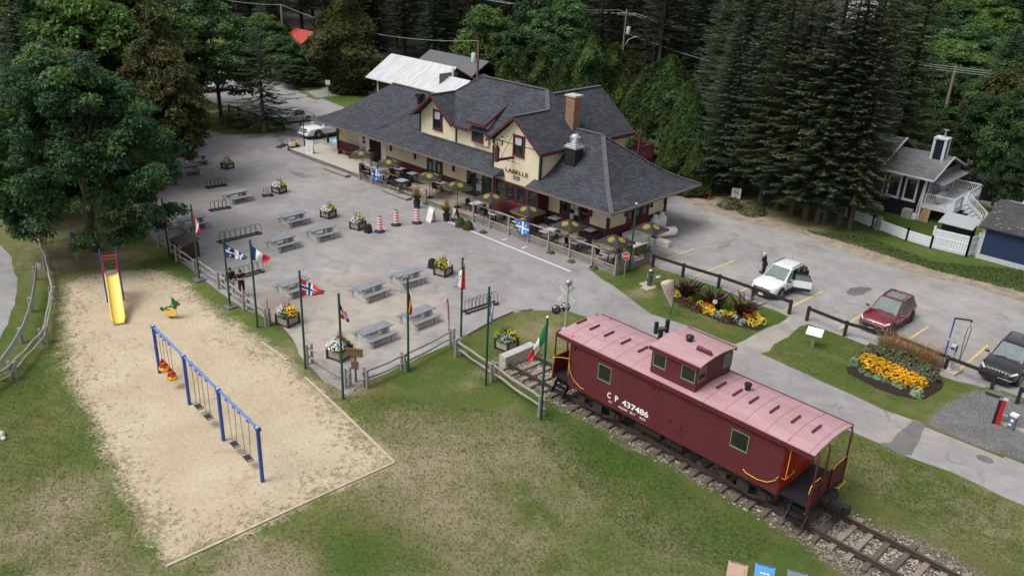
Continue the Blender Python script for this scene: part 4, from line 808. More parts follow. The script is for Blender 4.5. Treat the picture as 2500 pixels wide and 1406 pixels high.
MIX1=[(YLW,220,.05,.12,.36),(WHF,260,.02,-.16,.36)]; MIX2=[(WHF,260,-.16,-.05,.36),(YLW,200,.18,.02,.3),(REDF,70,-.05,-.05,.25),(ORG,40,.3,.0,.2)]; MIX3=[(WHF,360,0,-.18,.38),(YLW,130,-.05,.15,.3),(REDF,80,-.1,.05,.25)]; MIX4=[(YLW,190,.05,-.05,.36),(LIME,120,-.2,-.05,.3),(WHF,110,.25,.1,.26),(ORG,40,-.15,.15,.25)]; MIX5=[(YLW,160,.1,.1,.36),(LIME,150,-.2,-.12,.34),(SILV,120,.15,-.2,.28)]
for lab,px,py,mx,sc in (('planter of yellow and white flowers nearest the tables under the maple',556,411,MIX1,1.0),('planter of yellow and white flowers beside the tiny bike rack',682,470,MIX1,1.08),('planter of yellow and white flowers alone in the middle of the plaza',802,530,MIX1,1.1),('planter of yellow and white flowers beside the black bin and striped barrels',874,558,MIX1,1.1),('overflowing planter of white, red and yellow flowers by the grey signpost',703,790,MIX2,1.2),('overflowing planter of white, red and yellow flowers beside the brown wooden sign',830,872,MIX3,1.25),('planter of lime and yellow flowers beside the small black bin',1082,670,MIX4,1.15),('planter of yellow and lime plants on the grass by the buffer block',1236,850,MIX5,1.2),('planter of yellow and white flowers at the left end of the pale platform',718,368,MIX1,1.0)):
    p=G(px,py); planter(lab,p.x,p.y,mx,.25 if px<1200 else .1,sc,seed=px)
for lab,px,py in (('small black tapered bin beside the barrels and planter',899,568),('small black tapered bin behind the lime and yellow planter',1055,654)):
    p=G(px,py); mb=MB(); mb.cbox((0,0,.27),(.42,.42,.54),.2,tap=.78); mb.cbox((0,0,.56),(.24,.24,.06),.2); o=mb.build('bin',mat('black_plastic',(.015,.015,.017),.55,var=.2),bevel=.015); o.location=(p.x,p.y,.01); tag(o,lab,'bin')
# ---- barrels
OR_=mat('fluorescent_orange',(.75,.10,.02),.5,var=.06); WR=mat('reflective_white',(.78,.75,.80),.5,var=.04); PU=mat('purple_plastic',(.13,.05,.27),.5,var=.1); GRB=mat('green_plastic',(.02,.09,.07),.5,var=.1); RUB=mat('black_rubber',(.02,.02,.02),.85,var=.3)
def barrel(lab,px,py,bm):
    p=G(px,py); o=thing('traffic_barrel',lab,'traffic barrel',(p.x,p.y,.01),0,'striped traffic barrels')
    mb=MB(); mb.lathe([(.36,0),(.36,.05),(.3,.08)],18); mb.build('rubber_base',RUB,o); mb=MB(); mb.lathe([(.2,.07),(.19,.2)],16); mb.lathe([(.15,1.04),(.15,1.06),(.09,1.08)],16); mb.build('foot',bm,o)
    mb=MB(); z=.2
    for k in range(9): mb.lathe([(.19-.004*k,z),(.186-.004*k,z+.095)],16,m=0 if k%2==0 else 1); z+=.095
    mb.build('striped_body',[WR,OR_],o); mb=MB(); mb.tube([(-.09,0,1.05),(-.09,0,1.1),(.09,0,1.1),(.09,0,1.05)],.012,6); mb.build('handle',bm,o)
barrel('orange and white barrel with purple base, leftmost beside the black bin',927,566,PU); barrel('orange and white barrel with dark green base',967,550,GRB); barrel('orange and white barrel with purple base near the white folding sign',1018,545,PU)
# ---- A-frame signs
def aframe(lab,px,py,rz,m,w,h,z0,body=(),inset=None):
    p=G(px,py,z0); o=thing('folding_sign',lab,'sign',(p.x,p.y,z0),rz); 
    for s,nm in ((-1,'front_board'),(1,'back_board')):
        mb=MB(); mb.slab([(-w/2,s*.3,0),(w/2,s*.3,0),(w/2,s*.03,h),(-w/2,s*.03,h)] if s<0 else [(w/2,.3,0),(-w/2,.3,0),(-w/2,.03,h),(w/2,.03,h)],.03); b=mb.build(nm,m,o)
        if s<0:
            M=frame_mat((0,-.165,h/2),(1,0,0),(0,.27,h))
            if inset: mb=MB(); mb.box(-w/2+.07,w/2-.07,-h/2+.14,h/2-.07,.0,.006); mb.xf(M).build('panel',inset,b)
            for s_,y,hh,ww,mm in body: (text_mb(s_,hh,ww,.008) if isinstance(s_,str) else s_).xf(M@Matrix.Translation((0,y,0))).build('lettering',mm,b)
    mb=MB(); mb.box(-w/2+.1,-.06,-.06,.06,h-.01,h+.06); mb.box(.06,w/2-.1,-.06,.06,h-.01,h+.06); mb.build('handle',m,o)
GT=mat('grey_print',(.30,.31,.32),.7); BT=mat('dark_print',(.05,.05,.07),.7); BLP=mat('blue_grey_print',(.12,.13,.22),.7)
ring=MB(); 
for k in range(28): a=2*PI*k/28; b=a+.2; ring.add([(.2*math.cos(a),.2*math.sin(a),.009),(.2*math.cos(b),.2*math.sin(b),.009),(.185*math.cos(b),.185*math.sin(b),.009),(.185*math.cos(a),.185*math.sin(a),.009)],[(0,1,2,3)])
aframe('white folding sign with a thin round emblem beside the white painted line',1054,540,-.15,WHT,.62,.95,.01,((ring,0,0,0,GT),('labelle',0,.07,.26,GT)))
aframe('white folding sign reading Please wait here on the platform',757,374,.75,WHT,.6,1.05,.4,(('Please',.1,.11,.34,BLP),('wait',-.1,.1,.22,BLP),('here',-.28,.11,.24,BLP),('MAIN DISHES',.36,.05,.4,BT)))
aframe('dark wooden framed easel board with a blank white panel on the terrace edge',1112,536,-.35,mat('dark_stained_wood',(.045,.035,.028),.6),.55,.9,.05,(),mat('white_panel',(.70,.70,.70),.5,var=.04))
# ---- tall grass pots, shrubs
for lab,px,py in (('tall tan ornamental grass in a black pot behind the nearest barrel',1018,508),('tall tan ornamental grass in a black pot beside the easel board',1090,540)):
    p=G(px,py); o=thing('grass_pot',lab,'potted grass',(p.x,p.y,.01)); mb=MB(); mb.cbox((0,0,.28),(.3,.3,.56),0,tap=1.25); mb.build('pot',BLK,o); spikes('green_blades',160,.12,.75,[(.07,.10,.025),(.05,.08,.02)],.012,o,.45,base=.5,seed=px,droop=.5); spikes('tan_plumes',90,.1,1.25,[(.36,.22,.09),(.42,.28,.13)],.012,o,.22,base=.55,seed=px+1)
for lab,px,py,s in (('left of two small round green shrubs beside the terrace railing',1124,553,.36),('right of two small round green shrubs beside the terrace railing',1143,560,.36)):
    p=G(px,py); o=clump('shrub',900,s,.62,[(.04,.075,.015),(.06,.10,.02),(.09,.10,.03)],.045,None,seed=px); o.location=(p.x,p.y,0); tag(o,lab,'shrub')
for k,(px,py) in enumerate(((1345,618),(1395,640),(1450,655),(1180,568),(970,470),(1000,480),(1040,498),(1105,525))):
    p=G(px,py); o=clump('weed_tuft',90,.28,.16,[(.06,.10,.02),(.08,.11,.03)],.05,None,seed=px); o.location=(p.x,p.y,0); tag(o,'low green weeds growing at the foot of the terrace edge','weeds','weeds along the terrace edge')
# ---- umbrellas
UMB=mat('black_umbrella_cloth',(.022,.022,.026),.7,var=.25,scale=3); UY=mat('yellow_print',(.62,.45,.03),.6)
um=thing('umbrella','','umbrella')
mb=MB(); hw=.88; ap=(0,0,2.0); C4=[(-hw,-hw,1.56),(hw,-hw,1.56),(hw,hw,1.56),(-hw,hw,1.56)]
for i in range(4):
    a,b=Vector(C4[i]),Vector(C4[(i+1)%4]); m_=(a+b)/2+Vector((0,0,.02)); A=Vector(ap)
    for p,q in ((a,m_),(m_,b)): mb.add([p,q,A],[(0,1,2)]); 
    mb.add([a,b,b+Vector((0,0,-.11)),a+Vector((0,0,-.11))],[(3,2,1,0)])
can=mb.build('canopy',UMB,um)
for i in range(4):
    R=Matrix.Rotation(i*PI/2,4,'Z'); n=Vector((0,-.44,.88)).normalized(); M=R@frame_mat(Vector((0,-.45,1.785))+n*.012,(1,0,0),(0,.88,.44))
    e=MB(); N_=22
    for k in range(N_):
        a=2*PI*k/N_;b=a+2*PI/N_*.72; e.add([(.21*math.cos(a),.21*math.sin(a),0),(.21*math.cos(b),.21*math.sin(b),0),(.168*math.cos(b),.168*math.sin(b),0),(.168*math.cos(a),.168*math.sin(a),0)],[(0,1,2,3)])
    e.add([(.118*math.cos(2*PI*k/20)*.75,.118*math.sin(2*PI*k/20),0.0) for k in range(20)],[list(range(20))]); e.xf(M).build('emblem',UY,can)
    g=MB(); g.add([(.085*math.cos(2*PI*k/16)*.7,.098*math.sin(2*PI*k/16),.002) for k in range(16)],[list(range(16))]); g.xf(M).build('emblem_centre',UMB,can)
    text_mb('B',.12,.075,.004).xf(M).build('lettering',UY,can); text_mb('BRASSEUR DE MONTRÉAL',.085,1.4,.004,bold=.02).xf(R@frame_mat((0,-hw-.004,1.505),(1,0,0),(0,0,1))).build('lettering',UY,can)
mb=MB(); mb.tube([(0,0,0),(0,0,2.03)],.022,8); mb.ball((0,0,2.03),.035,8); mb.build('pole',BLK,um); mb=MB(); mb.lathe([(.26,0),(.26,.05),(.06,.08)],14); mb.build('base',BLK,um)
UMBS=[(883,365,45,'black umbrella at the far left end, over the legs of a standing visitor'),(950,386,45,'black umbrella just right of the freight doorway, above the left blue flag'),(1049.6,418.8,45,'black umbrella in front of the green double door'),(1117.6,441,-20,'black umbrella turned askew above the pale wooden terrace board'),(1199,469,2,'black umbrella in front of the bay windows nearest the easel board'),(1290,499.6,0,'black umbrella above the right blue and white flag on the railing'),(1391,535,0,'black umbrella in front of the door covered with notices'),(1504,573,0,'black umbrella at the front right corner behind the stop sign'),(1588.8,542.4,0,'black umbrella standing beside the white gas tanks')]
for i,(px,py,r,lab) in enumerate(UMBS):
    p=G(px,py,2.4); o=um if i==0 else dup(um,(0,0,0)); o.location=(p.x,p.y,.4); o.rotation_euler=(0,0,R_(r)); o['label']=lab; o['group']='black umbrellas on the terrace'
# ---- terrace tables and chairs
SLAT=mat('pale_grey_table_slats',(.40,.42,.44),.6,var=.12,scale=6); TG=mat('grey_table_top',(.30,.315,.34),.5,var=.15,scale=4); MESH=mat('black_wicker',(.022,.022,.024),.75,var=.4,scale=40)
def dtable(lab,x,y,w,l,sl,rz=0):
    o=thing('terrace_table',lab,'table',(x,y,ZD),rz,'terrace dining tables'); mb=MB()
    if sl:
        n=int(l/.13)
        for k in range(n): mb.box(-w/2,w/2,-l/2+k*l/n,-l/2+(k+1)*l/n-.014,.70,.725)
    else: mb.box(-w/2,w/2,-l/2,l/2,.70,.725)
    mb.build('tabletop',SLAT if sl else TG,o); mb=MB(); mb.box(-w/2+.04,w/2-.04,-l/2+.04,l/2-.04,.67,.698); mb.box(-.04,.04,-.04,.04,.03,.67); mb.box(-.3,.3,-.04,.04,0,.03); mb.box(-.04,.04,-.3,.3,0,.03); mb.build('pedestal',BLK,o)
ch=thing('terrace_chair','','chair')
mb=MB(); mb.box(-.22,.22,-.22,.22,.40,.43); mb.build('seat',MESH,ch); mb=MB(); mb.slab([(-.22,.2,.43),(.22,.2,.43),(.2,.3,.85),(-.2,.3,.85)],.025); mb.build('backrest',MESH,ch)
for a,b in ((-.2,-.2),(.2,-.2),(-.2,.2),(.2,.2)): mb=MB(); mb.tube([(a*1.1,b*1.15,0),(a,b,.41)],.014,6); mb.build('leg',BLK,ch)
for a in (-.23,.23): mb=MB(); mb.tube([(a,-.2,.41),(a,-.2,.62),(a,.25,.64)],.014,6); mb.build('armrest',BLK,ch)
first=[ch]
def chair(x,y,rz,lab):
    o=first.pop() if first else dup(ch,(0,0,0)); o.location=(x,y,ZD); o.rotation_euler=(0,0,rz); o['label']=lab; o['group']='black chairs on the terrace'
TTS=[(901.6,409,.62,.62,0,0,'small grey table behind the left blue flag'),(936,425,.6,.9,1,0,'slatted table at the right edge of the left blue flag'),(977,411.6,.7,.7,0,.1,'square table right of the second umbrella'),(1006,423,.72,.72,0,0,'square table left of the green double door'),(981,440,.78,.78,0,0,'square table at the gap with the step'),(1079,446,.7,.7,0,.1,'square table half hidden behind the askew umbrella'),(1162,496,.6,.9,1,0,'slatted table under the umbrella nearest the easel board'),(1210,520,.6,.95,1,0,'slatted table behind the first posts of the long railing'),(1271,539,.62,1.15,1,0,'pale slatted table left of the right blue flag'),(1337.6,562,.62,1.15,1,0,'pale slatted table right of the right blue flag'),(1356,531.6,.75,.75,0,0,'square table by the wall left of the papered door'),(1411,588,.62,1.15,1,0,'slatted table left of the corner umbrella'),(1486,616,.62,1.15,1,0,'slatted table under the front right corner umbrella'),(1440,560,.75,.75,0,0,'square table by the wall right of the papered door'),(1553.6,597,.6,.9,1,0,'slatted table nearest the right end railing')]
for i,(px,py,w,l,sl,rz,lab) in enumerate(TTS):
    p=G(px,py,1.12); dtable(lab,p.x,p.y,w,l,sl,rz)
    d='black wicker chair at the '+lab
    if sl:
        chair(p.x+w/2+.28,p.y+.1*(i%3-1),-PI/2+.1*(i%3),'right chair at the '+lab); chair(p.x-w/2-.28,p.y-.1*(i%2),PI/2+.12*(i%2),'left chair at the '+lab)
        if l>1: chair(p.x,p.y+l/2+.3,.1,'far end chair at the '+lab)
    else:
        chair(p.x,p.y-l/2-.25,PI+.1*(i%3-1),'near chair at the '+lab); chair(p.x-w/2-.25,p.y,PI/2,'left chair at the '+lab); chair(p.x+w/2+.25,p.y,-PI/2+.1,'right chair at the '+lab)
# Quebec flags on railings (cloth hung flat)
QB=mat('bright_blue_cloth',(.03,.16,.48),.8,var=.06); QW=mat('white_cloth',(.72,.73,.76),.8,var=.05)
def fleur(M,s,m,par):
    mb=MB(); pts=[(0,1),(.18,.6),(.12,.25),(.5,.5),(.62,.15),(.35,-.1),(.2,-.1),(.28,-.55),(0,-.8)]; pts=pts+[(-a,b) for a,b in pts[::-1][1:-1]]
    mb.add([(a*s,b*s,0) for a,b in pts],[list(range(len(pts)))]); mb.xf(M).build('lily',m,par)
def railflag(lab,p0,w,h,skew,off=0):
    o=thing('railing_flag',lab,'flag',p0); mb=MB(); n=14; V_=lambda u,v: Vector(((u-.5)*w*(1-.12*v)+skew*v*w,-.03-.02*math.sin(u*9+v*3)-.03*v,-v*h*(1+.12*u*(skew>0))))
    for i in range(n):
        for j in range(n):
            u=(i+.5)/n;v=(j+.5)/n; m_=1 if abs(u-.5)<.09 or abs(v-.5)<.1 else 0
            mb.add([V_(i/n,j/n),V_((i+1)/n,j/n),V_((i+1)/n,(j+1)/n),V_(i/n,(j+1)/n)],[(0,3,2,1)],m_,False)
    c=mb.build('cloth',[QB,QW],o)
    for u in (.22,.78):
        for v in (.24,.76): q=V_(u,v); fleur(frame_mat(q+Vector((0,-.012,0)),(1,0,0),(0,0,1)),.1,QW,c)
railflag('blue and white lily flag hung on the left terrace railing',(-50.55,YD-.07,1.38),1.15,.85,0)
railflag('blue and white lily flag with a lifted corner hung on the right terrace railing',(-35.0,YD-.07,1.38),1.15,.8,.06)
# ---- flagpoles and flags
FP=mat('green_flagpole_paint',(.016,.07,.045),.45,var=.2,scale=4)
CM={'B':mat('navy_cloth',(.02,.04,.19),.8,var=.08),'W':QW,'R':mat('red_cloth',(.55,.025,.045),.8,var=.08),'K':mat('black_cloth',(.015,.015,.016),.8),'Y':mat('gold_cloth',(.70,.42,.02),.8),'G':mat('green_cloth',(.015,.20,.06),.8,var=.08),'D':mat('maroon_cloth',(.16,.02,.03),.8),'L':mat('greek_blue_cloth',(.06,.13,.36),.8,var=.08)}
RH=Vector((CR.x,CR.y,0)).normalized(); FH=Vector((fw.x,fw.y,0)).normalized()
def cross(u,v):   # Norway
    du,dv=abs(u-.36),abs(v-.5)
    return 'B' if du<.06 or dv<.08 else 'W' if du<.12 or dv<.16 else 'R'
def qc(u,v): return 'W' if abs(u-.5)<.09 or abs(v-.5)<.11 else 'B'
FL=[('plain grey green flagpole by the brown bin carrying a limp white flag',(413,624),(396,488),'limp white flag with a maroon patch on the pole beside the brown bin',lambda u,v:'D' if .35<u<.55 and v>.3 else 'W',[(402,512),(405,540),(411,560),(409,566)]),
('green flagpole with a stone foot carrying the limp Canadian flag',(487,684),(463,502),'limp red and white Canadian flag hanging by the brown bin',lambda u,v:'R' if u<.3 or u>.7 else 'W',[(468,514),(471,545),(487,556),(481,573)]),
('green flagpole with a stone foot in front of the two visitors',(562,750),(551,590),'blue flag with white cross and lilies blowing beside the visitors',qc,[(553.4,592.8),(556.7,626),(604,618),(600,626)]),
('green flagpole between the visitors and the grey signpost',(629,800),(611,588),'blue white and red French flag blowing right',lambda u,v:'B' if u<.22 else 'W' if u<.6 else 'R',[(614.7,599.3),(617,632),(657,621.6),(649.6,633.5)]),
('green flagpole at the left end of the corner rail fence',(746,900),(736,664),'red flag with a blue and white cross blowing right',cross,[(738,677),(740,717),(792,703),(786,712)]),
('green flagpole in front of the brown wooden signpost',(838,975),(827,720),'limp blue white and red flag with a drooping tip',lambda u,v:'W' if abs(u-.45)<.1 or abs(v-.5)<.1 else ('B' if (u<.45)==(v<.5) else 'R'),[(830,740),(832,773),(847,766),(851,780)]),
('green flagpole in the middle of the corner rail fence',(997,908),(994,680),'limp black yellow and red Belgian flag',lambda u,v:'K' if u<.36 else 'Y' if u<.6 else 'R',[(996,704),(993,742),(1005,744),(1002,770)]),
('green flagpole at the gap in the rail fence',(1125,842),(1129,632),'white flag with a red edge and red emblem beside the gap in the fence',lambda u,v:'R' if u<.38 or (.5<u<.62 and .25<v<.7 and int(v*20)%3) else 'W',[(1134,646),(1135,703),(1122,662),(1108,697)]),
('green flagpole in front of the flower planter on the grass',(1186,941),(1196,703),'limp blue and white striped Greek flag',lambda u,v:'W' if int(u*9)%2 else 'L',[(1199,726),(1196,765),(1206,745),(1200,793)]),
('green flagpole closest to the caboose beside the rail fence end',(1320,1025),(1335,775),'green white and red Italian flag drooping to the left',lambda u,v:'G' if u<.36 else 'W' if u<.68 else 'R',[(1333,784),(1329,829),(1291,872),(1299,878)])]
for plab,pb,pt,flab,cf,cs in FL:
    b=G(*pb); d=Vector((b.x,b.y)).length; pole_px=math.hypot(pb[0]-pt[0],pb[1]-pt[1])
    dd=fw*FPX+CR*(pt[0]-1250)-CU*(pt[1]-703); hh=CAMH+(b.x*dd.x+b.y*dd.y)/(dd.x**2+dd.y**2)*dd.z
    o=thing('flagpole',plab,'flagpole',b,0,'green flagpoles'); mb=MB(); mb.tube([(0,0,0),(0,0,hh)],[.055,.05],12); mb.build('pole',FP,o); mb=MB(); mb.lathe([(.06,0),(.062,.04),(.03,.07)],10,(0,0,hh)); mb.build('cap',WHT if pb[0]>1300 else FP,o)
    if pb[0] in (487,562): mb=MB(); mb.box(-.3,.3,-.28,.28,0,.1); mb.box(-.12,.12,-.12,.12,.1,.13); mb.build('foot',mat('grey_stone',(.14,.135,.13),.9,var=.3),o)
    s=hh/pole_px; ax=(Vector(pt)-Vector(pb)).normalized()
    def w3(p):
        q=Vector(p)-Vector(pb); zz=q.dot(ax)*s; xx=(q.x-ax.x*q.dot(ax))*s; return Vector((0,0,zz))+RH*xx*1.0
    ht,hb,ft,fb=[w3(c) for c in cs]; nu,nv=27,12; mb=MB(); wa=.05 if abs(cs[2][0]-cs[0][0])>25 else .07
    ud=(ft-ht); 
    def V_(u,v): return ht*(1-u)*(1-v)+hb*(1-u)*v+ft*u*(1-v)+fb*u*v+FH*(wa*math.sin(u*8+v*2.5+pb[0])*min(1,u*3)+.04*math.sin(v*7+u*4)*u)+Vector((0,0,-.05*math.sin(PI*u)))
    idx={'B':0,'W':1,'R':2,'K':3,'Y':4,'G':5,'D':6,'L':7}
    fo=thing('flag',flab,'flag',b); 
    mb.v=[tuple(V_(i/nu,j/nv)) for i in range(nu+1) for j in range(nv+1)]
    for i in range(nu):
        for j in range(nv):
            a=i*(nv+1)+j; mb.f.append([a,a+1,a+nv+2,a+nv+1]); mb.m.append(idx[cf((i+.5)/nu,(j+.5)/nv)]); mb.s.append(True)
    c=mb.build('cloth',[CM[k] for k in 'BWRKYGDL'],fo); sd=c.modifiers.new('thick','SOLIDIFY'); sd.thickness=.008
    mb=MB(); mb.tube([hb+FH*.0,hb+Vector((0,0,-.02))],.02,6); mb.tube([ht,ht+Vector((0,0,.05))],.02,6); mb.build('clip',BLK,fo)
    if cf is qc:
        for u,v in ((.2,.2),(.78,.22),(.2,.8),(.72,.76)):
            q=V_(u,v); fleur(frame_mat(q-FH*.03,V_(u+.05,v)-q,V_(u,v-.05)-q),.11,QW,c)
# ---- split rail fences
def splitrail(label,px,hgt_=.95,name='split_rail_fence',rails=2,pm=OLDW):
    P_=[G(*p) for p in px]; o=thing(name,label,'fence',P_[0]); B=P_[0]; rr=random.Random(len(px)*7)
    for i,p in enumerate(P_):
        q=p-B; d=(P_[min(i+1,len(P_)-1)]-P_[max(i-1,0)]).normalized(); n=Vector((-d.y,d.x,0))
        for s in (-1,1):
            mb=MB(); a=q+n*(.13*s)+d*rr.uniform(-.03,.03); mb.tube([a,a+Vector((rr.uniform(-.03,.03),rr.uniform(-.03,.03),hgt_+rr.uniform(-.05,.12)))],[.075,.065],7,sm=False); mb.build('post',pm,o)
    for i in range(len(P_)-1):
        a,b=P_[i]-B,P_[i+1]-B; d=(b-a).normalized()
        for z in ((.78,.38) if rails==2 else (.8,.5,.2)):
            z*=hgt_/.95; mb=MB(); k=5; mb.tube([a-d*.2+(b-a+d*.4)*(t/k)+Vector((rr.uniform(-.03,.03),rr.uniform(-.03,.03),z*(1)+rr.uniform(-.04,.04)+.05*(i%2))) for t in range(k+1)],[.05+rr.uniform(-.01,.012) for t in range(k+1)],7,sm=False); mb.build('rail',pm,o)
splitrail('grey split rail fence running from under the maple down past the visitors',[(262,470),(313,545),(355,574),(394,607),(436,637),(482,668),(540,705),(602,757),(655,795)])
splitrail('short grey split rail fence between the red flag pole and the brown sign',[(757,888),(850,945)])
splitrail('grey split rail fence sloping up from the plaza corner to the gap',[(893,945),(985,905),(1103,845)])
splitrail('grey split rail fence from the gap down to the pole beside the caboose',[(1118,870),(1205,930),(1322,1015)])
# ---- brown signpost, grey sign, banners
BRW=mat('brown_sign_wood',(.16,.085,.045),.8,var=.25,scale=4,streak=(6,1,1))
p=G(869,932); o=thing('wooden_signpost','brown wooden signpost with two boards beside the corner rail fence','signpost',p,R_(35)); mb=MB(); mb.box(-.04,.04,-.04,.04,0,1.75); mb.build('post',BRW,o); mb=MB(); mb.box(-.38,.38,-.08,-.04,1.35,1.7); mb.box(-.4,.4,-.1,-.02,1.7,1.74); mb.build('board',BRW,o); mb=MB(); mb.box(-.17,.17,-.08,-.04,.7,1.1); mb.build('board',BRW,o)
p=G(656,797); o=thing('sign_post','grey metal sign seen from behind beside the white and red planter','sign',p,R_(-20)); mb=MB(); mb.box(-.04,.04,-.03,.03,0,.75); mb.box(-.025,.025,-.02,.02,.7,1.6); mb.build('post',GREYM,o); mb=MB(); mb.slab([(-.1,.02,1.0),(.16,.02,.98),(.16,.02,1.48),(-.12,.02,1.62)],.01); mb.build('plate',mat('grey_sign_back',(.22,.22,.22),.5,metal=.4,var=.1),o)
def feather(lab,px,py,h,w,m,pole_r,text=(),z0=.5):
    p=G(px,py); o=thing('feather_banner',lab,'banner',p,math.atan2(RH.y,RH.x)); mb=MB(); n=16; L_=[];R2=[]
    pl=[(-.02,0,0),(-.0,0,z0)]
    for k in range(n+1):
        t=k/n; z=z0+(h-z0)*t; b=.02-.10*t**3; a=w*(t**.8)*(1 if t<.78 else math.sqrt(max(0,1-((t-.78)/.235)**2)))
        R2.append((b,0,z)); L_.append((b-a-.02,.02*math.sin(t*5),z)); pl.append((b+.01,0,z))
    mb.tube(pl,pole_r,6); mb.build('pole',BLK,o); mb=MB(); mb.v=L_+R2; 
    for k in range(n): mb.f.append([k,n+1+k,n+2+k,k+1]); mb.m.append(0); mb.s.append(True)
    c=mb.build('cloth',m,o); c.modifiers.new('t','SOLIDIFY').thickness=.006
    for s_,x,z,hh,ww,mm,ang in text: text_mb(s_,hh,ww,.004).xf(frame_mat((x,-.03,z),(math.sin(ang),0,math.cos(ang)),(-math.cos(ang),0,math.sin(ang)))).build('lettering',mm,c)
BG=mat('beige_banner',(.64,.53,.46),.8,var=.08); RL=mat('red_banner_print',(.35,.05,.06),.7)
feather('beige teardrop banner with two lines of red writing beside the flower bed',1637,775,2.25,.85,BG,.018,(('RESTAURANT',-.2,1.35,.1,.8,RL,PI+.25),('BAR',-.38,1.5,.1,.35,RL,PI+.25)),.62)
PKB=mat('white_and_red_banner',(.55,.22,.23),.7,col2=(.66,.64,.65),scale=1.6)
feather('narrow white and red feather banner beside the rail fence gap',1095,815,2.0,.26,PKB,.015,(('ouvert',-.1,1.35,.14,.85,WHT,PI),),.4)
# ---- people
SKIN=mat('skin',(.42,.24,.17),.6,var=.06); HAIRD=mat('dark_hair',(.03,.018,.012),.7,var=.3,scale=30); 
def person(lab,loc,rz,h,pose,shirt,pants,hair,long_pants=True,extra=None,sleeve=.5,cap=None):
    o=thing('person',lab,'person',loc,rz); k=h/1.72
    J=dict(pel=(0,0,.93),sp=(0,.0,1.15),ch=(0,.01,1.38),nk=(0,.0,1.5),hd=(0,.03,1.58),ht=(0,.02,1.7),shl=(-.19,0,1.42),shr=(.19,0,1.42),ell=(-.24,.02,1.14),elr=(.24,.02,1.14),wrl=(-.25,.1,.9),wrr=(.25,.1,.9),hpl=(-.1,0,.9),hpr=(.1,0,.9),knl=(-.11,.03,.48),knr=(.11,.03,.48),anl=(-.11,-.01,.08),anr=(.11,-.01,.08),tol=(-.12,.17,.03),tor=(.12,.17,.03)); J.update(pose)
    names=list(J); V_=[Vector(J[n])*k for n in names]; ix={n:i for i,n in enumerate(names)}
    E=[('pel','sp'),('sp','ch'),('ch','nk'),('nk','hd'),('hd','ht'),('ch','shl'),('ch','shr'),('shl','ell'),('ell','wrl'),('shr','elr'),('elr','wrr'),('pel','hpl'),('pel','hpr'),('hpl','knl'),('knl','anl'),('hpr','knr'),('knr','anr'),('anl','tol'),('anr','tor')]
    rad=dict(pel=.115,sp=.105,ch=.115,nk=.05,hd=.085,ht=.06,shl=.055,shr=.055,ell=.042,elr=.042,wrl=.028,wrr=.028,hpl=.085,hpr=.085,knl=.055,knr=.055,anl=.038,anr=.038,tol=.03,tor=.03)
    ed=[(ix[a],ix[b]) for a,b in E]; rr=[rad[n]*k for n in names]
    for s in 'lr':   # palm and five fingers
        w=V_[ix['wr'+s]]; d=(w-V_[ix['el'+s]]).normalized(); sd=d.cross(Vector((0,1,.2))).normalized(); pm=w+d*.07*k; V_.append(pm); rr.append(.03*k); pi_=len(V_)-1; ed.append((ix['wr'+s],pi_))
        for q,l in zip((-1.5,-.5,.5,1.5),(.065,.08,.085,.07)):
            V_.append(pm+d*l*k+sd*q*.019*k+Vector((0,.02*k,0))); rr.append(.009*k); ed.append((pi_,len(V_)-1))
        V_.append(w+d*.06*k+sd*(.05 if s=='l' else -.05)*k); rr.append(.01*k); ed.append((ix['wr'+s],len(V_)-1))
    skin_obj('body',V_,ed,rr,SKIN,o)
    def cloth(nm,ns,es,rs,m):
        V2=[Vector(J[n])*k if isinstance(n,str) else (Vector(J[n[0]])*(1-n[2])+Vector(J[n[1]])*n[2])*k for n in ns]; return skin_obj(nm,V2,es,[r*k for r in rs],m,o)
    cloth('shirt',['sp','ch','pel','shl','shr',('shl','ell',sleeve*2),('shr','elr',sleeve*2),('ch','nk',.7)],[(0,1),(0,2),(1,3),(1,4),(3,5),(4,6),(1,7)],[.145,.15,.145,.075,.075,.062,.062,.07],shirt)
    e=1.0 if long_pants else .15
    cloth('trousers',['pel','hpl','hpr','knl','knr',('knl','anl',e*.95),('knr','anr',e*.95)],[(0,1),(0,2),(1,3),(2,4),(3,5),(4,6)],[.135,.11,.11,.082,.082,.068,.068],pants)
    cloth('shoes',['anl','tol'],[(0,1)],[.055,.045],BLK); cloth('shoes',['anr','tor'],[(0,1)],[.055,.045],BLK)
    hd=Vector(J['hd'])*k; mb=MB(); mb.ball(hd+Vector((0,-.02*k,.045*k)),(.098*k,.108*k,.1*k),12)
    if hair=='long': mb.ball(hd+Vector((0,-.06*k,-.04*k)),(.08*k,.06*k,.14*k),10)
    mb.build('cap' if cap else 'hair',cap or HAIRD,o)
    if cap: mb=MB(); mb.cbox(hd+Vector((0,.13*k,.04*k)),(.15*k,.13*k,.015)); mb.build('cap_brim',mat('red_cap_brim',(.45,.03,.05),.6),o)
    mb=MB()
    for s in (-1,1): mb.ball(hd+Vector((s*.032*k,.085*k,.02*k)),.011*k,6)
    mb.build('eyes',BLK,o); mb=MB(); mb.ball(hd+Vector((0,.098*k,-.005*k)),(.013*k,.018*k,.022*k),6)
    for s in (-1,1): mb.ball(hd+Vector((s*.09*k,0,0)),(.012*k,.02*k,.03*k),6)
    mb.cbox(hd+Vector((0,.088*k,-.045*k)),(.045*k,.012*k,.01*k)); mb.build('face_features',mat('face_tone',(.36,.18,.13),.6),o)
    if extra: extra(o,k,J)
    return o
DT=mat('black_cotton',(.014,.014,.016),.85,var=.3); NV=mat('navy_cotton',(.02,.025,.05),.85,var=.2); TAN=mat('tan_cotton',(.38,.31,.23),.85,var=.12)
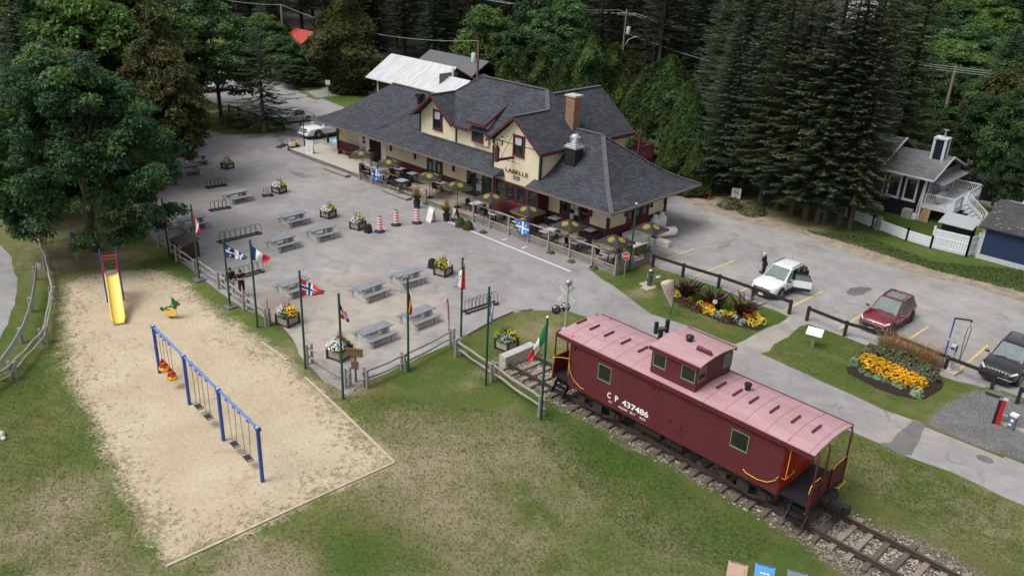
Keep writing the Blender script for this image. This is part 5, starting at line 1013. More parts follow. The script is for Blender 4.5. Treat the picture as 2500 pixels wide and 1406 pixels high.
def bag(o,k,J): mb=MB(); mb.cbox((0,-.17*k,.98*k),(.26*k,.09*k,.18*k)); mb.build('belt_bag',mat('patterned_bag',(.08,.075,.06),.8,col2=(.35,.33,.28),scale=25),o,bevel=.02); mb=MB(); mb.cbox((0,.3*k,1.25*k),(.14*k,.02,.1*k)); mb.build('phone',GREYM,o)
def pack(o,k,J): mb=MB(); mb.cbox((0,-.2*k,1.2*k),(.3*k,.16*k,.42*k)); mb.build('backpack',DT,o,bevel=.04)
toC=math.atan2(-RH.x,RH.y)
p=G(592,724); person('woman in black top and dark shorts with a belt bag, holding a phone',p,toC-1.0,1.62,dict(ell=(-.22,.1,1.16),elr=(.22,.1,1.16),wrl=(-.08,.3,1.22),wrr=(.08,.3,1.22)),DT,NV,'short',False,bag,.35)
p=G(567,719); person('person with dark hair in a black jacket and backpack behind the flagpole',p,toC-1.3,1.62,dict(wrr=(.2,.25,1.05)),DT,TAN,'short',False,pack,.95)
p=G(1862,676); person('man in a pale cap and black shirt beside the far side of the white car',p,toC+PI-.7,1.62,dict(ell=(-.26,.12,1.15),elr=(.26,.14,1.2),wrl=(-.1,.32,.98),wrr=(.2,.4,1.05),sp=(0,.03,1.14),ch=(0,.1,1.36),nk=(0,.14,1.47),hd=(0,.18,1.54),ht=(0,.2,1.66),shl=(-.19,.1,1.4),shr=(.19,.1,1.4)),DT,NV,'short',True,None,.5,mat('white_cap',(.62,.58,.58),.7))
p=G(905,404,.4); person('visitor in tan trousers standing in front of the dark freight doorway',p,toC-.4,1.62,dict(),DT,TAN,'short',True)
# ---- brown bin shed, tiny shelter, bicycle
BB=mat('dark_brown_boards',(.05,.025,.02),.75,var=.25,scale=3,streak=(4,4,.6)); BR2=mat('brown_metal_lid',(.095,.075,.068),.6,var=.15)
p=G(455,625); o=thing('waste_bin_shed','dark brown wooden bin box with two lids beside the Canadian flagpole','waste bin',(p.x,p.y,.0),R_(2)); mb=MB(); mb.box(-.75,.75,-.5,.5,0,1.0); mb.build('body',BB,o); mb=MB(); mb.slab([(-.82,-.58,1.0),(.82,-.58,1.0),(.82,.58,1.22),(-.82,.58,1.22)],.05); mb.build('lid',BR2,o)
for x in (-.05,.5): mb=MB(); mb.slab([(x-.2,-.3,1.07),(x+.2,-.3,1.07),(x+.2,.45,1.21),(x-.2,.45,1.21)],.02); mb.build('hatch',BR2,o)
mb=MB(); mb.box(.3,.55,-.52,-.5,.78,.92); mb.build('sticker',WHT,o)
p=G(455,368); o=thing('bike_shelter','small open shelter with a dark shingle roof at the left edge of the plaza','shelter',p,.2); mb=MB()
for x in (-1.6,.9): mb.box(x-.08,x+.08,-.08,.08,0,2.1)
mb.build('post',BB,o); mb=MB(); mb.slab([(-2.1,-.9,1.95),(1.3,-.9,1.95),(1.3,.2,2.5),(-2.1,.2,2.5)],.08); mb.slab([(1.3,1.3,1.95),(-2.1,1.3,1.95),(-2.1,.2,2.5),(1.3,.2,2.5)],.08); mb.build('roof',ROOF,o); mb=MB(); mb.box(-1.7,.9,-.12,.1,.75,.85); mb.box(-1.6,.8,.0,.05,.9,1.9); mb.build('notice_wall',BRW,o)
p=G(466,372); o=thing('bicycle','black bicycle leaning under the small shelter','bicycle',(p.x+.3,p.y-.35,.01),1.2)
for x in (-.5,.5): mb=MB(); mb.tube([(x+.32*math.cos(t*PI/10),0,.34+.32*math.sin(t*PI/10)) for t in range(21)],.022,6); mb.build('wheel',RUB,o)
mb=MB(); mb.tube([(-.5,0,.34),(-.12,0,.3),(.35,0,.8),(-.2,0,.78),(-.12,0,.3)],.02,6); mb.tube([(-.5,0,.34),(-.2,0,.78)],.015,6); mb.tube([(.5,0,.34),(.33,0,.95),(.25,.2,.98)],.02,6); mb.box(-.3,-.1,-.05,.05,.85,.9); mb.build('frame',BLK,o)
# ================================================================ PLAYGROUND
BLU=mat('blue_powder_coat',(.03,.075,.32),.4,var=.12,scale=3); BLUL=mat('light_blue_tube',(.10,.19,.50),.4,var=.1,scale=3); CHN=mat('chain_steel',(.17,.14,.11),.6,metal=.3); CAPM=mat('pale_cap_metal',(.5,.55,.62),.4,metal=.3)
SW=[G(390,910),G(463,988),G(546,1076),G(641,1175)]; a0=SW[0]; d=SW[3]-SW[0]; L3=d.length; ANG=math.atan2(d.y,d.x)
sw=thing('swing_set','long blue swing set frame with four posts standing in the sand','swing set',a0,ANG); HS=2.38
for i in range(4):
    x=L3*i/3; mb=MB(); mb.tube([(x,0,0),(x,0,HS)],.075,12); mb.build('post',BLU,sw); mb=MB(); mb.lathe([(.1,HS-.1),(.1,HS+.02)],12,(x,0,0)); mb.tube([(x-.14,0,HS-.04),(x+.14,0,HS-.04)],.085,10); mb.build('collar',BLU,sw); mb=MB(); mb.lathe([(.085,HS+.02),(.07,HS+.05)],12,(x,0,0)); mb.build('post_cap',CAPM,sw)
for i in range(3):
    mb=MB(); mb.tube([(L3*i/3+.1,0,HS-.03),(L3*(i+1)/3-.1,0,HS-.03)],.05,10); mb.build('crossbar',BLUL,sw)
mb=MB()
for x in (.55,1.0,1.4,1.9,4.2,4.75,5.15,5.75,7.6,8.25,8.7,9.45): mb.cbox((x*L3/10.2,0,HS-.07),(.09,.16,.1))
mb.build('hanger_clamp',BLUL,sw)
def swing(lab,x0,x1,kind,z):
    k=L3/10.2; x0*=k;x1*=k; xm=(x0+x1)/2; M=Matrix.Rotation(ANG,3,'Z'); o=thing('toddler_swing' if kind!='belt' else 'flat_swing',lab,'swing',a0+M@Vector((xm,0,0)),ANG,'swings hanging from the blue frame'); w=.22 if kind=='belt' else .17
    for s,xx in ((-1,x0),(1,x1)): mb=MB(); mb.tube([(xx-xm,0,HS-.1),(s*w,0,z+(.02 if kind=='belt' else .3))],.012,5); mb.build('chain',CHN,o)
    if kind=='belt':
        mb=MB(); mb.box(-.25,.25,-.13,.13,z-.02,z+.03); mb.build('seat',mat('black_swing_rubber',(.03,.03,.033),.6,var=.2),o,bevel=.02); mb=MB(); mb.box(-.25,-.2,-.1,.1,z+.028,z+.034); mb.box(.2,.25,-.1,.1,z+.028,z+.034); mb.build('end_bracket',ALU,o)
    else:
        mb=MB(); mb.lathe([(.1,z-.1),(.22,z-.02),(.25,z+.1),(.22,z+.11),(.2,z+.02)],14,sm=True); mb.build('bucket',mat('yellow_plastic',(.72,.42,.02),.45,var=.06),o)
        for s in (-1,1):
            mb=MB()
            for q in range(3): mb.box(s*.18-.02,s*.18+.02,-.12+q*.1,-.08+q*.1,z,z+.34-abs(q-1)*.06)
            for q in range(3): mb.box(s*.18-.018,s*.18+.018,-.12,.12,z+.02+q*.11,z+.06+q*.11)
            mb.ext([(s*.18-.02,-.12,z+.28),(s*.18-.02,.12,z+.28),(s*.18-.02,0,z+.48)],(.04,0,0)); mb.build('guard_panel',mat('red_plastic',(.50,.035,.02),.45,var=.08),o)
swing('red and yellow toddler swing nearest the end of the frame by the slide',.55,1.0,'toddler',.55); swing('red and yellow toddler swing beside the second blue post',1.4,1.9,'toddler',.5)
swing('black flat swing seat just right of the second blue post',4.2,4.75,'belt',.42); swing('black flat swing seat just left of the third blue post',5.15,5.75,'belt',.42); swing('black flat swing seat just right of the third blue post',7.6,8.25,'belt',.42); swing('black flat swing seat nearest the last blue post',8.7,9.45,'belt',.42)
# slide
YP=mat('yellow_slide_plastic',(.80,.56,.10),.4,var=.06,scale=2,col2=(.84,.64,.16)); RP=mat('red_panel',(.50,.04,.03),.45,var=.1); REDT=mat('red_tube',(.52,.06,.03),.45)
LL,LR=G(263,738),G(303,733); E0=G(291,790); top=(LL+LR)/2; dv=(E0-top); dv.z=0; a=math.atan2(dv.y,dv.x); LE=dv.length
sl=thing('slide','yellow slide with blue posts and red guard rails standing in the sand','slide',top,a); wd=(LR-LL).length/2; Zt=1.5
for s in (-1,1):
    mb=MB(); mb.tube([(0,s*wd,0),(0,s*wd,2.9)],.04,10); mb.build('post',BLU,sl); mb=MB(); mb.tube([(-.75,s*wd,0),(-.75,s*wd,2.75)],.035,8); mb.build('post',BLU,sl)
    mb=MB(); mb.slab([(-.02,s*wd*.96,Zt-.02),(.05,s*wd*.78,Zt-.05),(.03,s*wd*.85,Zt+.62),(-.02,s*wd*.96,Zt+.85)] if s>0 else [(-.02,s*wd*.96,Zt+.85),(.03,s*wd*.85,Zt+.62),(.05,s*wd*.78,Zt-.05),(-.02,s*wd*.96,Zt-.02)],.03); mb.build('guard_panel',RP,sl)
    mb=MB(); mb.tube([(0,s*wd*.9,2.75),(.06,s*wd*.7,Zt+.05)],.028,8); mb.tube([(-.75,s*wd,2.3),(0,s*wd,2.3)],.025,6); mb.build('handrail',REDT,sl)
mb=MB(); 
for z in (2.45,2.62): mb.tube([(0,-wd,z),(0,wd,z)],.024,8)
mb.build('top_bar',REDT,sl)
mb=MB(); mb.box(-.78,.02,-wd*.9,wd*.9,Zt-.06,Zt); mb.build('deck',mat('grey_deck_plate',(.16,.16,.18),.6),sl)
for k in range(5): mb=MB(); mb.tube([(-.78-.1*(5-k)*.6,-wd*.8,.25+.26*k),(-.78-.1*(5-k)*.6,wd*.8,.25+.26*k)],.025,6); mb.build('rung',REDT,sl)
prof=[(0,Zt+.02),(.25,Zt-.03),(.6,Zt*.83),(LE*.45,Zt*.55),(LE*.75,Zt*.24),(LE*.9,.2),(LE*1.0,.16),(LE*1.06,.10)]; mb=MB(); cs=[(-.33,.17),(-.29,.17),(-.25,.03),(0,0),(.25,.03),(.29,.17),(.33,.17),(.31,-.04),(0,-.05),(-.31,-.04)]; n=len(cs)
for (x,z) in prof: mb.v+= [(x,y*1.0*(.85 if x>LE else 1),z+h) for y,h in cs]
for i in range(len(prof)-1):
    for k in range(n): mb.f.append([i*n+k,i*n+(k+1)%n,(i+1)*n+(k+1)%n,(i+1)*n+k][::-1]); mb.m.append(0); mb.s.append(True)
for i in (0,len(prof)-1): mb.f.append([i*n+k for k in range(n)]); mb.m.append(0); mb.s.append(False)
mb.build('chute',YP,sl)
# spring rider (generic animal)
GRP=mat('green_plastic_panel',(.012,.12,.06),.5,var=.15); p=G(418,776); o=thing('spring_rider','green and yellow animal shaped spring rider in the sand','spring rider',p,math.atan2(RH.y,RH.x))
mb=MB(); sil=[(-.45,.42),(-.52,.55),(-.42,.6),(-.34,.5),(-.2,.6),(.02,.68),(.12,.8),(.16,1.0),(.12,1.08),(.2,1.12),(.26,1.02),(.36,.95),(.44,.98),(.44,.88),(.5,.84),(.58,.82),(.52,.74),(.38,.72),(.34,.55),(.2,.42),(-.1,.38),(-.25,.36)]
mb.ext([(x,-.05,z) for x,z in sil],(0,.1,0)); mb.build('body_panel',GRP,o); mb=MB(); mb.cbox((-.1,0,.55),(.3,.3,.05)); mb.build('seat',GRP,o); mb=MB(); mb.lathe([(.3,-.04),(.32,0),(.3,.04)],16); 
mb.xf(Matrix.Translation((.05,-.1,.38))@Matrix.Rotation(PI/2,4,'X')@Matrix.Diagonal((1.1,.75,1,1))); mb.build('footrest_panel',YP,o); mb=MB(); mb.tube([(.0+.09*math.cos(t),.09*math.sin(t),.02+t*.0135) for t in [i*.5 for i in range(50)]],.018,5); mb.build('spring',BLK,o); mb=MB(); mb.tube([(.2,-.2,.75),(.2,.2,.75)],.025,6); mb.build('handle',YP,o)
# left fences, guardrail
splitrail('dark grey split rail fence along the grass beside the left roadside',[(95,595),(118,660),(132,735),(112,838),(36,925),(-40,975)],.85)
gr=thing('guardrail','curved silver steel guardrail along the road at the left edge','guardrail',G(88,690)); B=G(88,690); PTS=[G(94,682),G(88,730),G(83,760),G(75,795),G(60,835),G(35,880),G(0,930),G(-60,985)]
mb=MB(); W_=[(-.16,0),(-.1,.05),(-.04,0),(.04,0),(.1,.05),(.16,0)]
Q=[p-B for p in PTS]
for i,p in enumerate(Q):
    d=(Q[min(i+1,len(Q)-1)]-Q[max(i-1,0)]).normalized(); nn=Vector((-d.y,d.x,0))
    mb.v+=[tuple(p+nn*(.02+o_)+Vector((0,0,.72+z))) for z,o_ in W_]
for i in range(len(Q)-1):
    for k in range(5): mb.f.append([i*6+k,i*6+k+1,i*6+7+k,i*6+6+k]); mb.m.append(0); mb.s.append(True)
g_=mb.build('beam',mat('guardrail_steel',(.42,.45,.48),.5,metal=.2,var=.12,scale=3),gr); g_.modifiers.new('t','SOLIDIFY').thickness=.01
for i in (0,2,4,6): mb=MB(); q=Q[i]; mb.box(q.x-.07,q.x+.07,q.y-.17,q.y-.03,0,.8); mb.build('post',OLDW,gr)
mb=MB(); q=Q[0]; mb.slab([(q.x-.3,q.y+.1,.55),(q.x+.05,q.y+.25,.55),(q.x+.05,q.y+.25,.9),(q.x-.3,q.y+.1,.9)],.02); mb.build('end_plate',GREYM,gr)
p=G(190,637); o=thing('sign_post','grey post with a small blue sign seen from the side under the maple','sign',p,.4); mb=MB(); mb.box(-.03,.03,-.03,.03,0,1.75); mb.build('post',GREYM,o); mb=MB(); mb.box(-.22,.22,-.05,-.03,1.5,1.8); mb.build('plate',BLU,o)
for k,(px,py,r) in enumerate(((2,1064,.22),(9,1072,.13))): p=G(px,py); mb=MB(); mb.ball((0,0,r*.4),(r,r*.8,r*.6),10); o=mb.build('rock',mat('white_rock',(.5,.49,.47),.9,var=.15,scale=6)); o.location=p; tag(o,('larger' if k==0 else 'smaller')+' of two white rocks on the grass at the left edge','rock')
# ================================================================ CARS
TYRE=mat('tyre_rubber',(.018,.018,.019),.85,var=.2); RIMS=mat('alloy_rim',(.35,.36,.38),.35,metal=.7,var=.15); RIMD=mat('dark_alloy_rim',(.06,.06,.065),.4,metal=.5); CGL=mat('car_glass',(.13,.165,.165),.06,var=.3,scale=1.5,spec=.9); CGD=mat('dark_car_glass',(.012,.015,.017),.06,var=.3,spec=.9); PLM=mat('black_car_plastic',(.02,.02,.022),.6,var=.2); CHR=mat('chrome_trim',(.62,.63,.65),.18,metal=.9,var=.05); LENS=mat('headlight_lens',(.55,.58,.62),.15,var=.2,spec=.8); PLATE=mat('licence_plate',(.62,.64,.68),.5,var=.05)  # CGL: base colour raised to carry the white sky mirrored in the glass
def paint(n,c,met=.0): return mat(n,c,.32,metal=met,var=.05,scale=2,spec=.5,coat=1.0)
def car(label,loc,rz,P_,L=4.05,W=1.72,H=1.52,kind='suv',roofm=None,rim=None,arch=PLM,glass=None,mirror=None,openrear=False,grille='dark',roofrail=None,sunroof=False,rails=True,hood=None):
    o=thing('parked_'+('pickup_truck' if kind=='pickup' else 'car'),label,'pickup truck' if kind=='pickup' else 'car',loc,rz); h=L/2; w=W/2; glass=glass or CGL; rim=rim or RIMS
    zb,zs,zh=.24,(.90 if kind!='sedan' else .80)*H/1.52,(.92 if kind!='sedan' else .80)*H/1.52
    if kind=='pickup': zs,zh=1.02,1.08
    xc=h*.38 if kind!='pickup' else h*.42     # cowl
    SEC=[(-h,.42,.62,zs-.10,.80),(-h+.08,.28,.6,zs-.03,.90),(-h+.45,zb,.55,zs,.985),(-h*.45,zb,.52,zs,1.0),(xc-.25,zb,.52,zs,1.0),(xc,zb,.52,zs,1.0),(xc+(h-xc)*.5,zb,.52,zs-.02,.995),(h-.38,zb,.5,zh-.09,.96),(h-.1,.27,.48,zh-.2,.86),(h,.34,.48,zh-.32,.74)]
    mb=MB(); n=11
    for x,a,b,c,ww in SEC:
        k=w*ww; top=c+(.05 if x<xc+.05 else .055); half=[(k*.86,a),(k*.97,a+.1),(k,b),(k*.985,c-.12),(k*.93,c-.01),(k*.70,top)]
        ring=half+[(0,top+.025)]+[(-y,z) for y,z in half[::-1]]; mb.v+=[(x,y,z) for y,z in ring]; n=len(ring)
    for i in range(len(SEC)-1):
        for q in range(n): mb.f.append([i*n+q,(i+1)*n+q,(i+1)*n+(q+1)%n,i*n+(q+1)%n]); mb.m.append(0); mb.s.append(True)
    mb.f.append(list(range(n))); mb.m.append(0); mb.s.append(True); mb.f.append([(len(SEC)-1)*n+q for q in range(n)][::-1]); mb.m.append(0); mb.s.append(True)
    b=mb.build('body',P_,o); sd=b.modifiers.new('s','SUBSURF'); sd.levels=1; sd.render_levels=2
    # greenhouse
    xr=-h+.12 if kind=='suv' else (-h*.62 if kind=='sedan' else -h*.12); xtf=xc-.78*(H/1.5) if kind!='pickup' else xc-.75; xtr=xr+(.32 if kind=='suv' else .62 if kind=='sedan' else .12)
    zr=H-.02; bw,tw=w*.93,w*.72; belt=[(xc+.02,bw*.92),(xc-.55,bw),(xr+.35,bw),(xr,bw*.9)]; roof=[(xtf,tw*.97),(xtf-.3,tw),(xtr+.3,tw),(xtr,tw*.93)]
    mb=MB(); zb2=zs+.0
    bl=[(x,y,zb2) for x,y in belt]+[(x,-y,zb2) for x,y in belt[::-1]]; rl=[(x,y,zr-(.03 if i in(0,3) else 0)) for i,(x,y) in enumerate(roof)]+[(x,-y,zr-(.03 if i in (0,3) else 0)) for i,(x,y) in list(enumerate(roof))[::-1]]
    mb.v=bl+rl
    for q in range(8): mb.f.append([q,(q+1)%8,8+(q+1)%8,8+q][::-1]); mb.m.append(0); mb.s.append(False)
    mb.f.append([8,9,14,15][::-1]); mb.f.append([9,10,13,14][::-1]); mb.f.append([10,11,12,13][::-1]); mb.m+=[0]*3; mb.s+=[True]*3
    b=mb.build('cabin',roofm or P_,o); bv=b.modifiers.new('b','BEVEL'); bv.width=.06; bv.segments=3
    V_=[Vector(v) for v in mb.v]
    def pane(nm,A,B,C,D,m,off,ins=(.06,.06,.06,.05)):
        # A,B bottom (left,right), C,D top (right,left): inset quad
        l0,r0,b0,t0=ins; nrm=(B-A).cross(D-A).normalized(); f=lambda u,v:(A*(1-u)+B*u)*(1-v)+(D*(1-u)+C*u)*v+nrm*off
        q=MB(); q.add([f(l0,b0),f(1-r0,b0),f(1-r0,1-t0),f(l0,1-t0)],[(0,1,2,3)]); return q.build(nm,m,o)
    pane('windscreen',V_[7],V_[0],V_[8],V_[15],glass,.012,(.03,.03,.02,.03)) if False else pane('windscreen',V_[0],V_[7],V_[15],V_[8],glass,-.012 if (V_[7]-V_[0]).cross(V_[8]-V_[0]).x<0 else .012,(.04,.04,.03,.04))
    pane('rear_window',V_[4],V_[3],V_[11],V_[12],CGD,.012 if (V_[3]-V_[4]).cross(V_[12]-V_[4]).x<0 else -.012,(.08,.08,.2,.1))
    for s in (1,-1):
        A,B,C,D=(V_[3],V_[0],V_[8],V_[11]) if s>0 else (V_[4],V_[7],V_[15],V_[12])
        # three side panes on the belt polygon
        pts=[(A,D),(V_[2] if s>0 else V_[5],V_[10] if s>0 else V_[13]),(V_[1] if s>0 else V_[6],V_[9] if s>0 else V_[14]),(B,C)]
        for i,(ins) in enumerate(((.25,.06,.1,.12),None,(.03,.16,.1,.14))):
            (a0,d0),(b0,c0)=pts[i],pts[i+1]
            up_=Vector((0,s*.012,.004))
            def quad(u0,u1,v0,v1): 
                f=lambda u,v:(a0*(1-u)+b0*u)*(1-v)+(d0*(1-u)+c0*u)*v+up_
                q=MB(); q.add([f(u0,v0),f(u1,v0),f(u1,v1),f(u0,v1)],[(0,1,2,3) if s<0 else (3,2,1,0)]); q.build('side_window',CGD if i<2 else glass,o)
            if i==1: quad(.02,.44,.1,.88); quad(.50,.98,.1,.88)
            else: quad(ins[0],1-ins[1],ins[2],1-ins[3])
    # wheels
    wr=.32 if kind!='sedan' else .30
    if kind=='pickup': wr=.40
    for wx in (h-.80*L/4.05,-h+.78*L/4.05):
        for s in (1,-1):
            mb=MB(); mb.join(MB().lathe([(wr+.07,-.12),(wr+.07,.0)],24),Matrix.Translation((wx,s*(w+.004),wr+.03))@Matrix.Rotation(-s*PI/2,4,'X')); mb.build('wheel_arch',arch,o)
            mb=MB(); mb.lathe([(wr*.6,-.2),(wr*.97,-.2),(wr,-.16),(wr,-.04),(wr*.95,0),(wr*.72,.004)],24); 
            wh=mb.xf(Matrix.Translation((wx,s*(w+.02),wr))@Matrix.Rotation(-s*PI/2,4,'X')).build('wheel',TYRE,o)
            mb=MB(); mb.lathe([(.05,.012),(wr*.7,-.015)],20)
            for q in range(5): mb.cbox((wr*.38*math.cos(q*1.257),wr*.38*math.sin(q*1.257),.012),(wr*.62,.055,.02),q*1.257)
            mb.xf(Matrix.Translation((wx,s*(w+.02),wr))@Matrix.Rotation(-s*PI/2,4,'X')).build('rim',rim,wh)
    # trim
    mb=MB()
    for s in (1,-1): mb.box(-h+1.1,h-1.15,s*(w+.0)-.025,s*(w+.0)+.012,zb-.02,zb+.17)
    mb.box(h-.14,h+.02,-w*.72,w*.72,.22,.36); mb.box(-h-.02,-h+.1,-w*.78,w*.78,.26,.42); mb.build('lower_trim',arch,o)
    for s in (1,-1):
        mb=MB(); mb.ball((xc-.12,s*(w+.1),zs+.08),(.09,.12,.08),10); mb.tube([(xc-.1,s*(w-.05),zs+.02),(xc-.12,s*(w+.06),zs+.06)],.03,6); mb.build('mirror',mirror or P_,o)
        mb=MB(); mb.slab([(h-.34,s*w*.90,zh-.21),(h-.05,s*w*.66,zh-.28),(h-.07,s*w*.62,zh-.20),(h-.40,s*w*.86,zh-.13)] if s>0 else [(h-.40,s*w*.86,zh-.13),(h-.07,s*w*.62,zh-.20),(h-.05,s*w*.66,zh-.28),(h-.34,s*w*.90,zh-.21)],.05); mb.build('headlight',LENS if kind!='dark' else PLM,o)
        mb=MB(); mb.box(-h-.015,-h+.05,s*w*.72-.12,s*w*.72+.12,zs-.28,zs-.1); mb.build('tail_light',mat('tail_lamp_red',(.30,.015,.015),.3),o)
        for k in range(2): mb=MB(); mb.box(-h*.30+k*.95,-h*.30+k*.95+.16,s*(w*.992)-.015,s*(w*.992)+.02,zs-.17,zs-.14); mb.build('door_handle',P_,o)
        mb=MB(); 
        for xx in (xc-.15,-h*.12,-h*.55): mb.box(xx-.006,xx+.006,s*(w)-.01,s*w+.003,zb+.18,zs-.05)
        mb.build('door_seam',PLM,o)
        if kind=='suv' and rails: mb=MB(); mb.tube([(xtf-.15,s*tw*.93,zr-.02),(xtf-.3,s*tw*.95,zr+.05),(xtr+.35,s*tw*.95,zr+.05),(xtr+.2,s*tw*.93,zr-.02)],.022,6); mb.build('roof_rail',roofrail or PLM,o)
    if grille=='dark': mb=MB(); mb.box(h-.06,h+.012,-w*.66,w*.66,.40,.56); mb.box(h-.05,h+.0,-w*.62,w*.62,zh-.30,zh-.25); mb.build('grille',PLM,o); mb=MB(); mb.beam((h+.01,-w*.5,.62),(h-.02,-w*.72,.42),.03,.04); mb.beam((h+.01,w*.5,.62),(h-.02,w*.72,.42),.03,.04); mb.box(h-.03,h+.015,-w*.5,w*.5,.58,.61); mb.build('bumper_trim',ALU,o)
    if grille=='chrome':
        g=[(-.62,.60),(.62,.60),(.72,.50),(.5,.33),(-.5,.33),(-.72,.50)]; mb=MB(); mb.ext([(h-.04,y*w,z) for y,z in g],(.06,0,0)); mb.build('grille',PLM,o); mb=MB()
        for (a,b_),(c,d_) in zip(g,g[1:]+g[:1]): mb.beam((h+.02,a*w,b_),(h+.02,c*w,d_),.03,.025)
        mb.beam((h+.02,-.8*w,.38),(h+.04,-.45*w,.28),.03,.03); mb.beam((h+.04,-.45*w,.28),(h+.04,.45*w,.28),.03,.03); mb.beam((h+.04,.45*w,.28),(h+.02,.8*w,.38),.03,.03); mb.build('grille_chrome',CHR,o)
    if grille=='slots':
        mb=MB()
        for k in range(7): y=(k-3)*.155; mb.box(h-.03,h+.025,y-.055,y+.055,zh-.36,zh-.14)
        mb.build('grille_slot_frame',CHR,o); mb=MB()
        for k in range(7): y=(k-3)*.155; mb.box(h+.0,h+.03,y-.035,y+.035,zh-.34,zh-.16)
        mb.build('grille_slot',PLM,o); mb=MB(); mb.box(h-.02,h+.03,-w*.8,w*.8,.42,.45); mb.build('bumper_trim',ALU,o)
    if grille=='cross':
        mb=MB(); mb.box(h-.1,h+.02,-w*.5,w*.5,.62,zh-.1); mb.build('grille',PLM,o); mb=MB(); mb.box(h+.0,h+.035,-.05,.05,.6,zh-.08); mb.box(h+.0,h+.035,-w*.5,w*.5,.76,.82); mb.box(h,h+.03,-w*.53,w*.53,zh-.12,zh-.05); mb.box(h-.05,h+.1,-w*.85,w*.85,.36,.52); mb.build('grille_bars',WHT,o)
    if kind!='pickup' and grille!='slots': mb=MB(); mb.box(h+.02,h+.035,-.15,.15,.24,.38) if grille!='dark' else mb.box(h+.02,h+.035,-.15,.15,.22,.38); mb.build('licence_plate',PLATE,o)
    if grille in('dark','chrome'): mb=MB(); mb.ball((h-.04,0,zh-.24),(.03,.07,.06),8); mb.build('badge',CHR,o)
    if sunroof: mb=MB(); mb.box(xtr+.55,xtf-.2,-tw*.72,tw*.72,zr-.01,zr+.012); mb.build('sunroof',CGL,o)
    if hood: mb=MB(); mb.slab([(xc+.25,-.42,zh+.035),(h-.65,-.35,zh-.005),(h-.65,.35,zh-.005),(xc+.25,.42,zh+.035)],.015); mb.build('hood_decal',hood,o)
    mb=MB(); mb.tube([(xc+.06,-w*.6,zs+.06),(xc-.05,-.05,zs+.12)],.012,5); mb.tube([(xc+.06,w*.1,zs+.06),(xc-.05,w*.62,zs+.12)],.012,5); mb.build('wiper',PLM,o)
    if kind=='suv': mb=MB(); mb.ext([(xtr+.35,-.015,zr+.01),(xtr+.55,-.015,zr+.01),(xtr+.38,-.015,zr+.1)],(0,.03,0)); mb.build('antenna',P_,o)
    if openrear:
        d=MB(); d.box(-1.05,0,-.03,.03,.30,zs); d.build
        M=Matrix.Translation((-.02,w,0))@Matrix.Rotation(R_(-62),4,'Z')
        b=d.xf(M).build('open_rear_door',P_,o); q=MB(); q.box(-1.03,0,-.045,.045,.30,.48); q.xf(M).build('door_cladding',arch,b)
        q=MB()
        for z0,z1,x0,x1 in ((zs,zs+.42,-.06,0),(zs+.38,zs+.43,-.8,0)): q.box(x0,x1,-.025,.025,z0,z1)
        q.beam((-1.03,0,zs),(-.8,0,zs+.42),.04,.05); q.xf(M).build('window_frame',PLM,b); q=MB(); q.add([(-.98,0,zs),(-.06,0,zs),(-.06,0,zs+.39),(-.78,0,zs+.39)],[(0,1,2,3)]); q.xf(M).build('door_window',CGL,b)
        q=MB(); q.box(-h*.62,-.02,w-.03,w+.006,.34,zs+.35); q.build('door_opening',DARKIN,o)
    return o
p=G(1908,730); car('white compact SUV with its rear door open, parked at the black rail fence',(p.x-.83,p.y+1.15,.008),R_(-92.5),paint('white_car_paint',(.74,.75,.77)),openrear=True,mirror=PLM,rim=RIMS)
p=G(2180,817); car('dark red SUV with silver roof rails and sunroof parked at the black rail fence',(p.x-.83,p.y+1.15,.008),R_(-92),paint('dark_red_car_paint',(.16,.012,.022),.2),grille='chrome',sunroof=True,roofrail=CHR,rim=RIMD,arch=mat('dark_red_trim',(.06,.01,.015),.5))
p=G(2487,940); car('black SUV with a matte black hood patch and seven slot grille',(p.x-.83,p.y+1.2,.008),R_(-92),paint('black_car_paint',(.014,.014,.018),.2),L=4.2,W=1.76,grille='slots',roofrail=CHR,roofm=mat('black_gloss_roof',(.01,.01,.012),.12,coat=1),hood=mat('matte_black_decal',(.012,.012,.013),.8))
car('silver sedan parked behind the spruce tree',(-73.05,45.7,.01),R_(-97),paint('silver_car_paint',(.42,.45,.49),.5),L=4.15,W=1.66,H=1.35,kind='sedan',grille='dark',arch=mat('silver_trim',(.25,.27,.3),.5))
o=car('white pickup truck with a crossbar grille partly hidden by the station eaves',(-66.55,45.35,.01),R_(-91),paint('white_truck_paint',(.70,.71,.72)),L=5.3,W=1.9,H=1.78,kind='pickup',grille='cross',rim=RIMS)
mb=MB(); mb.box(-2.6,-.75,-.86,.86,.75,1.06); mb.build('cargo_bed',DARKIN,o)
p=G(530,222); car('pale car mostly hidden behind the leafy tree by the far road',(p.x,p.y,.01),R_(-95),paint('pale_blue_car_paint',(.40,.45,.50),.3),L=4.1,kind='sedan',H=1.4)
p=G(470,205); car('dark car at the far left road behind the foliage',(p.x-1,p.y+2,.01),R_(-95),paint('dark_grey_car_paint',(.05,.055,.06),.3),L=4.1,kind='sedan',H=1.4)
p=G(2372,452); car('dark car parked in the yard behind the navy house',(p.x,p.y+1.5,.01),R_(60),paint('dark_grey_car_paint',(.05,.055,.06),.3),L=4.1,kind='sedan',H=1.4)
p=G(2413,492); mb=MB(); mb.ext([(-.9,0,0),(.8,0,0),(.85,0,.7),(.2,0,1.25),(-.5,0,1.2),(-.95,0,.6)],(0,1.0,0)); o=mb.build('covered_grill',DT,bevel=.12); o.location=p; o.rotation_euler=(0,0,.4); tag(o,'black covered bulky object standing in the pale yard by the navy house','covered object')
p=G(1960,722); person('person standing inside the open door of the white car, mostly hidden',(p.x-.35,p.y+.55,.01),R_(60),1.6,dict(),DT,TAN,'long',True)
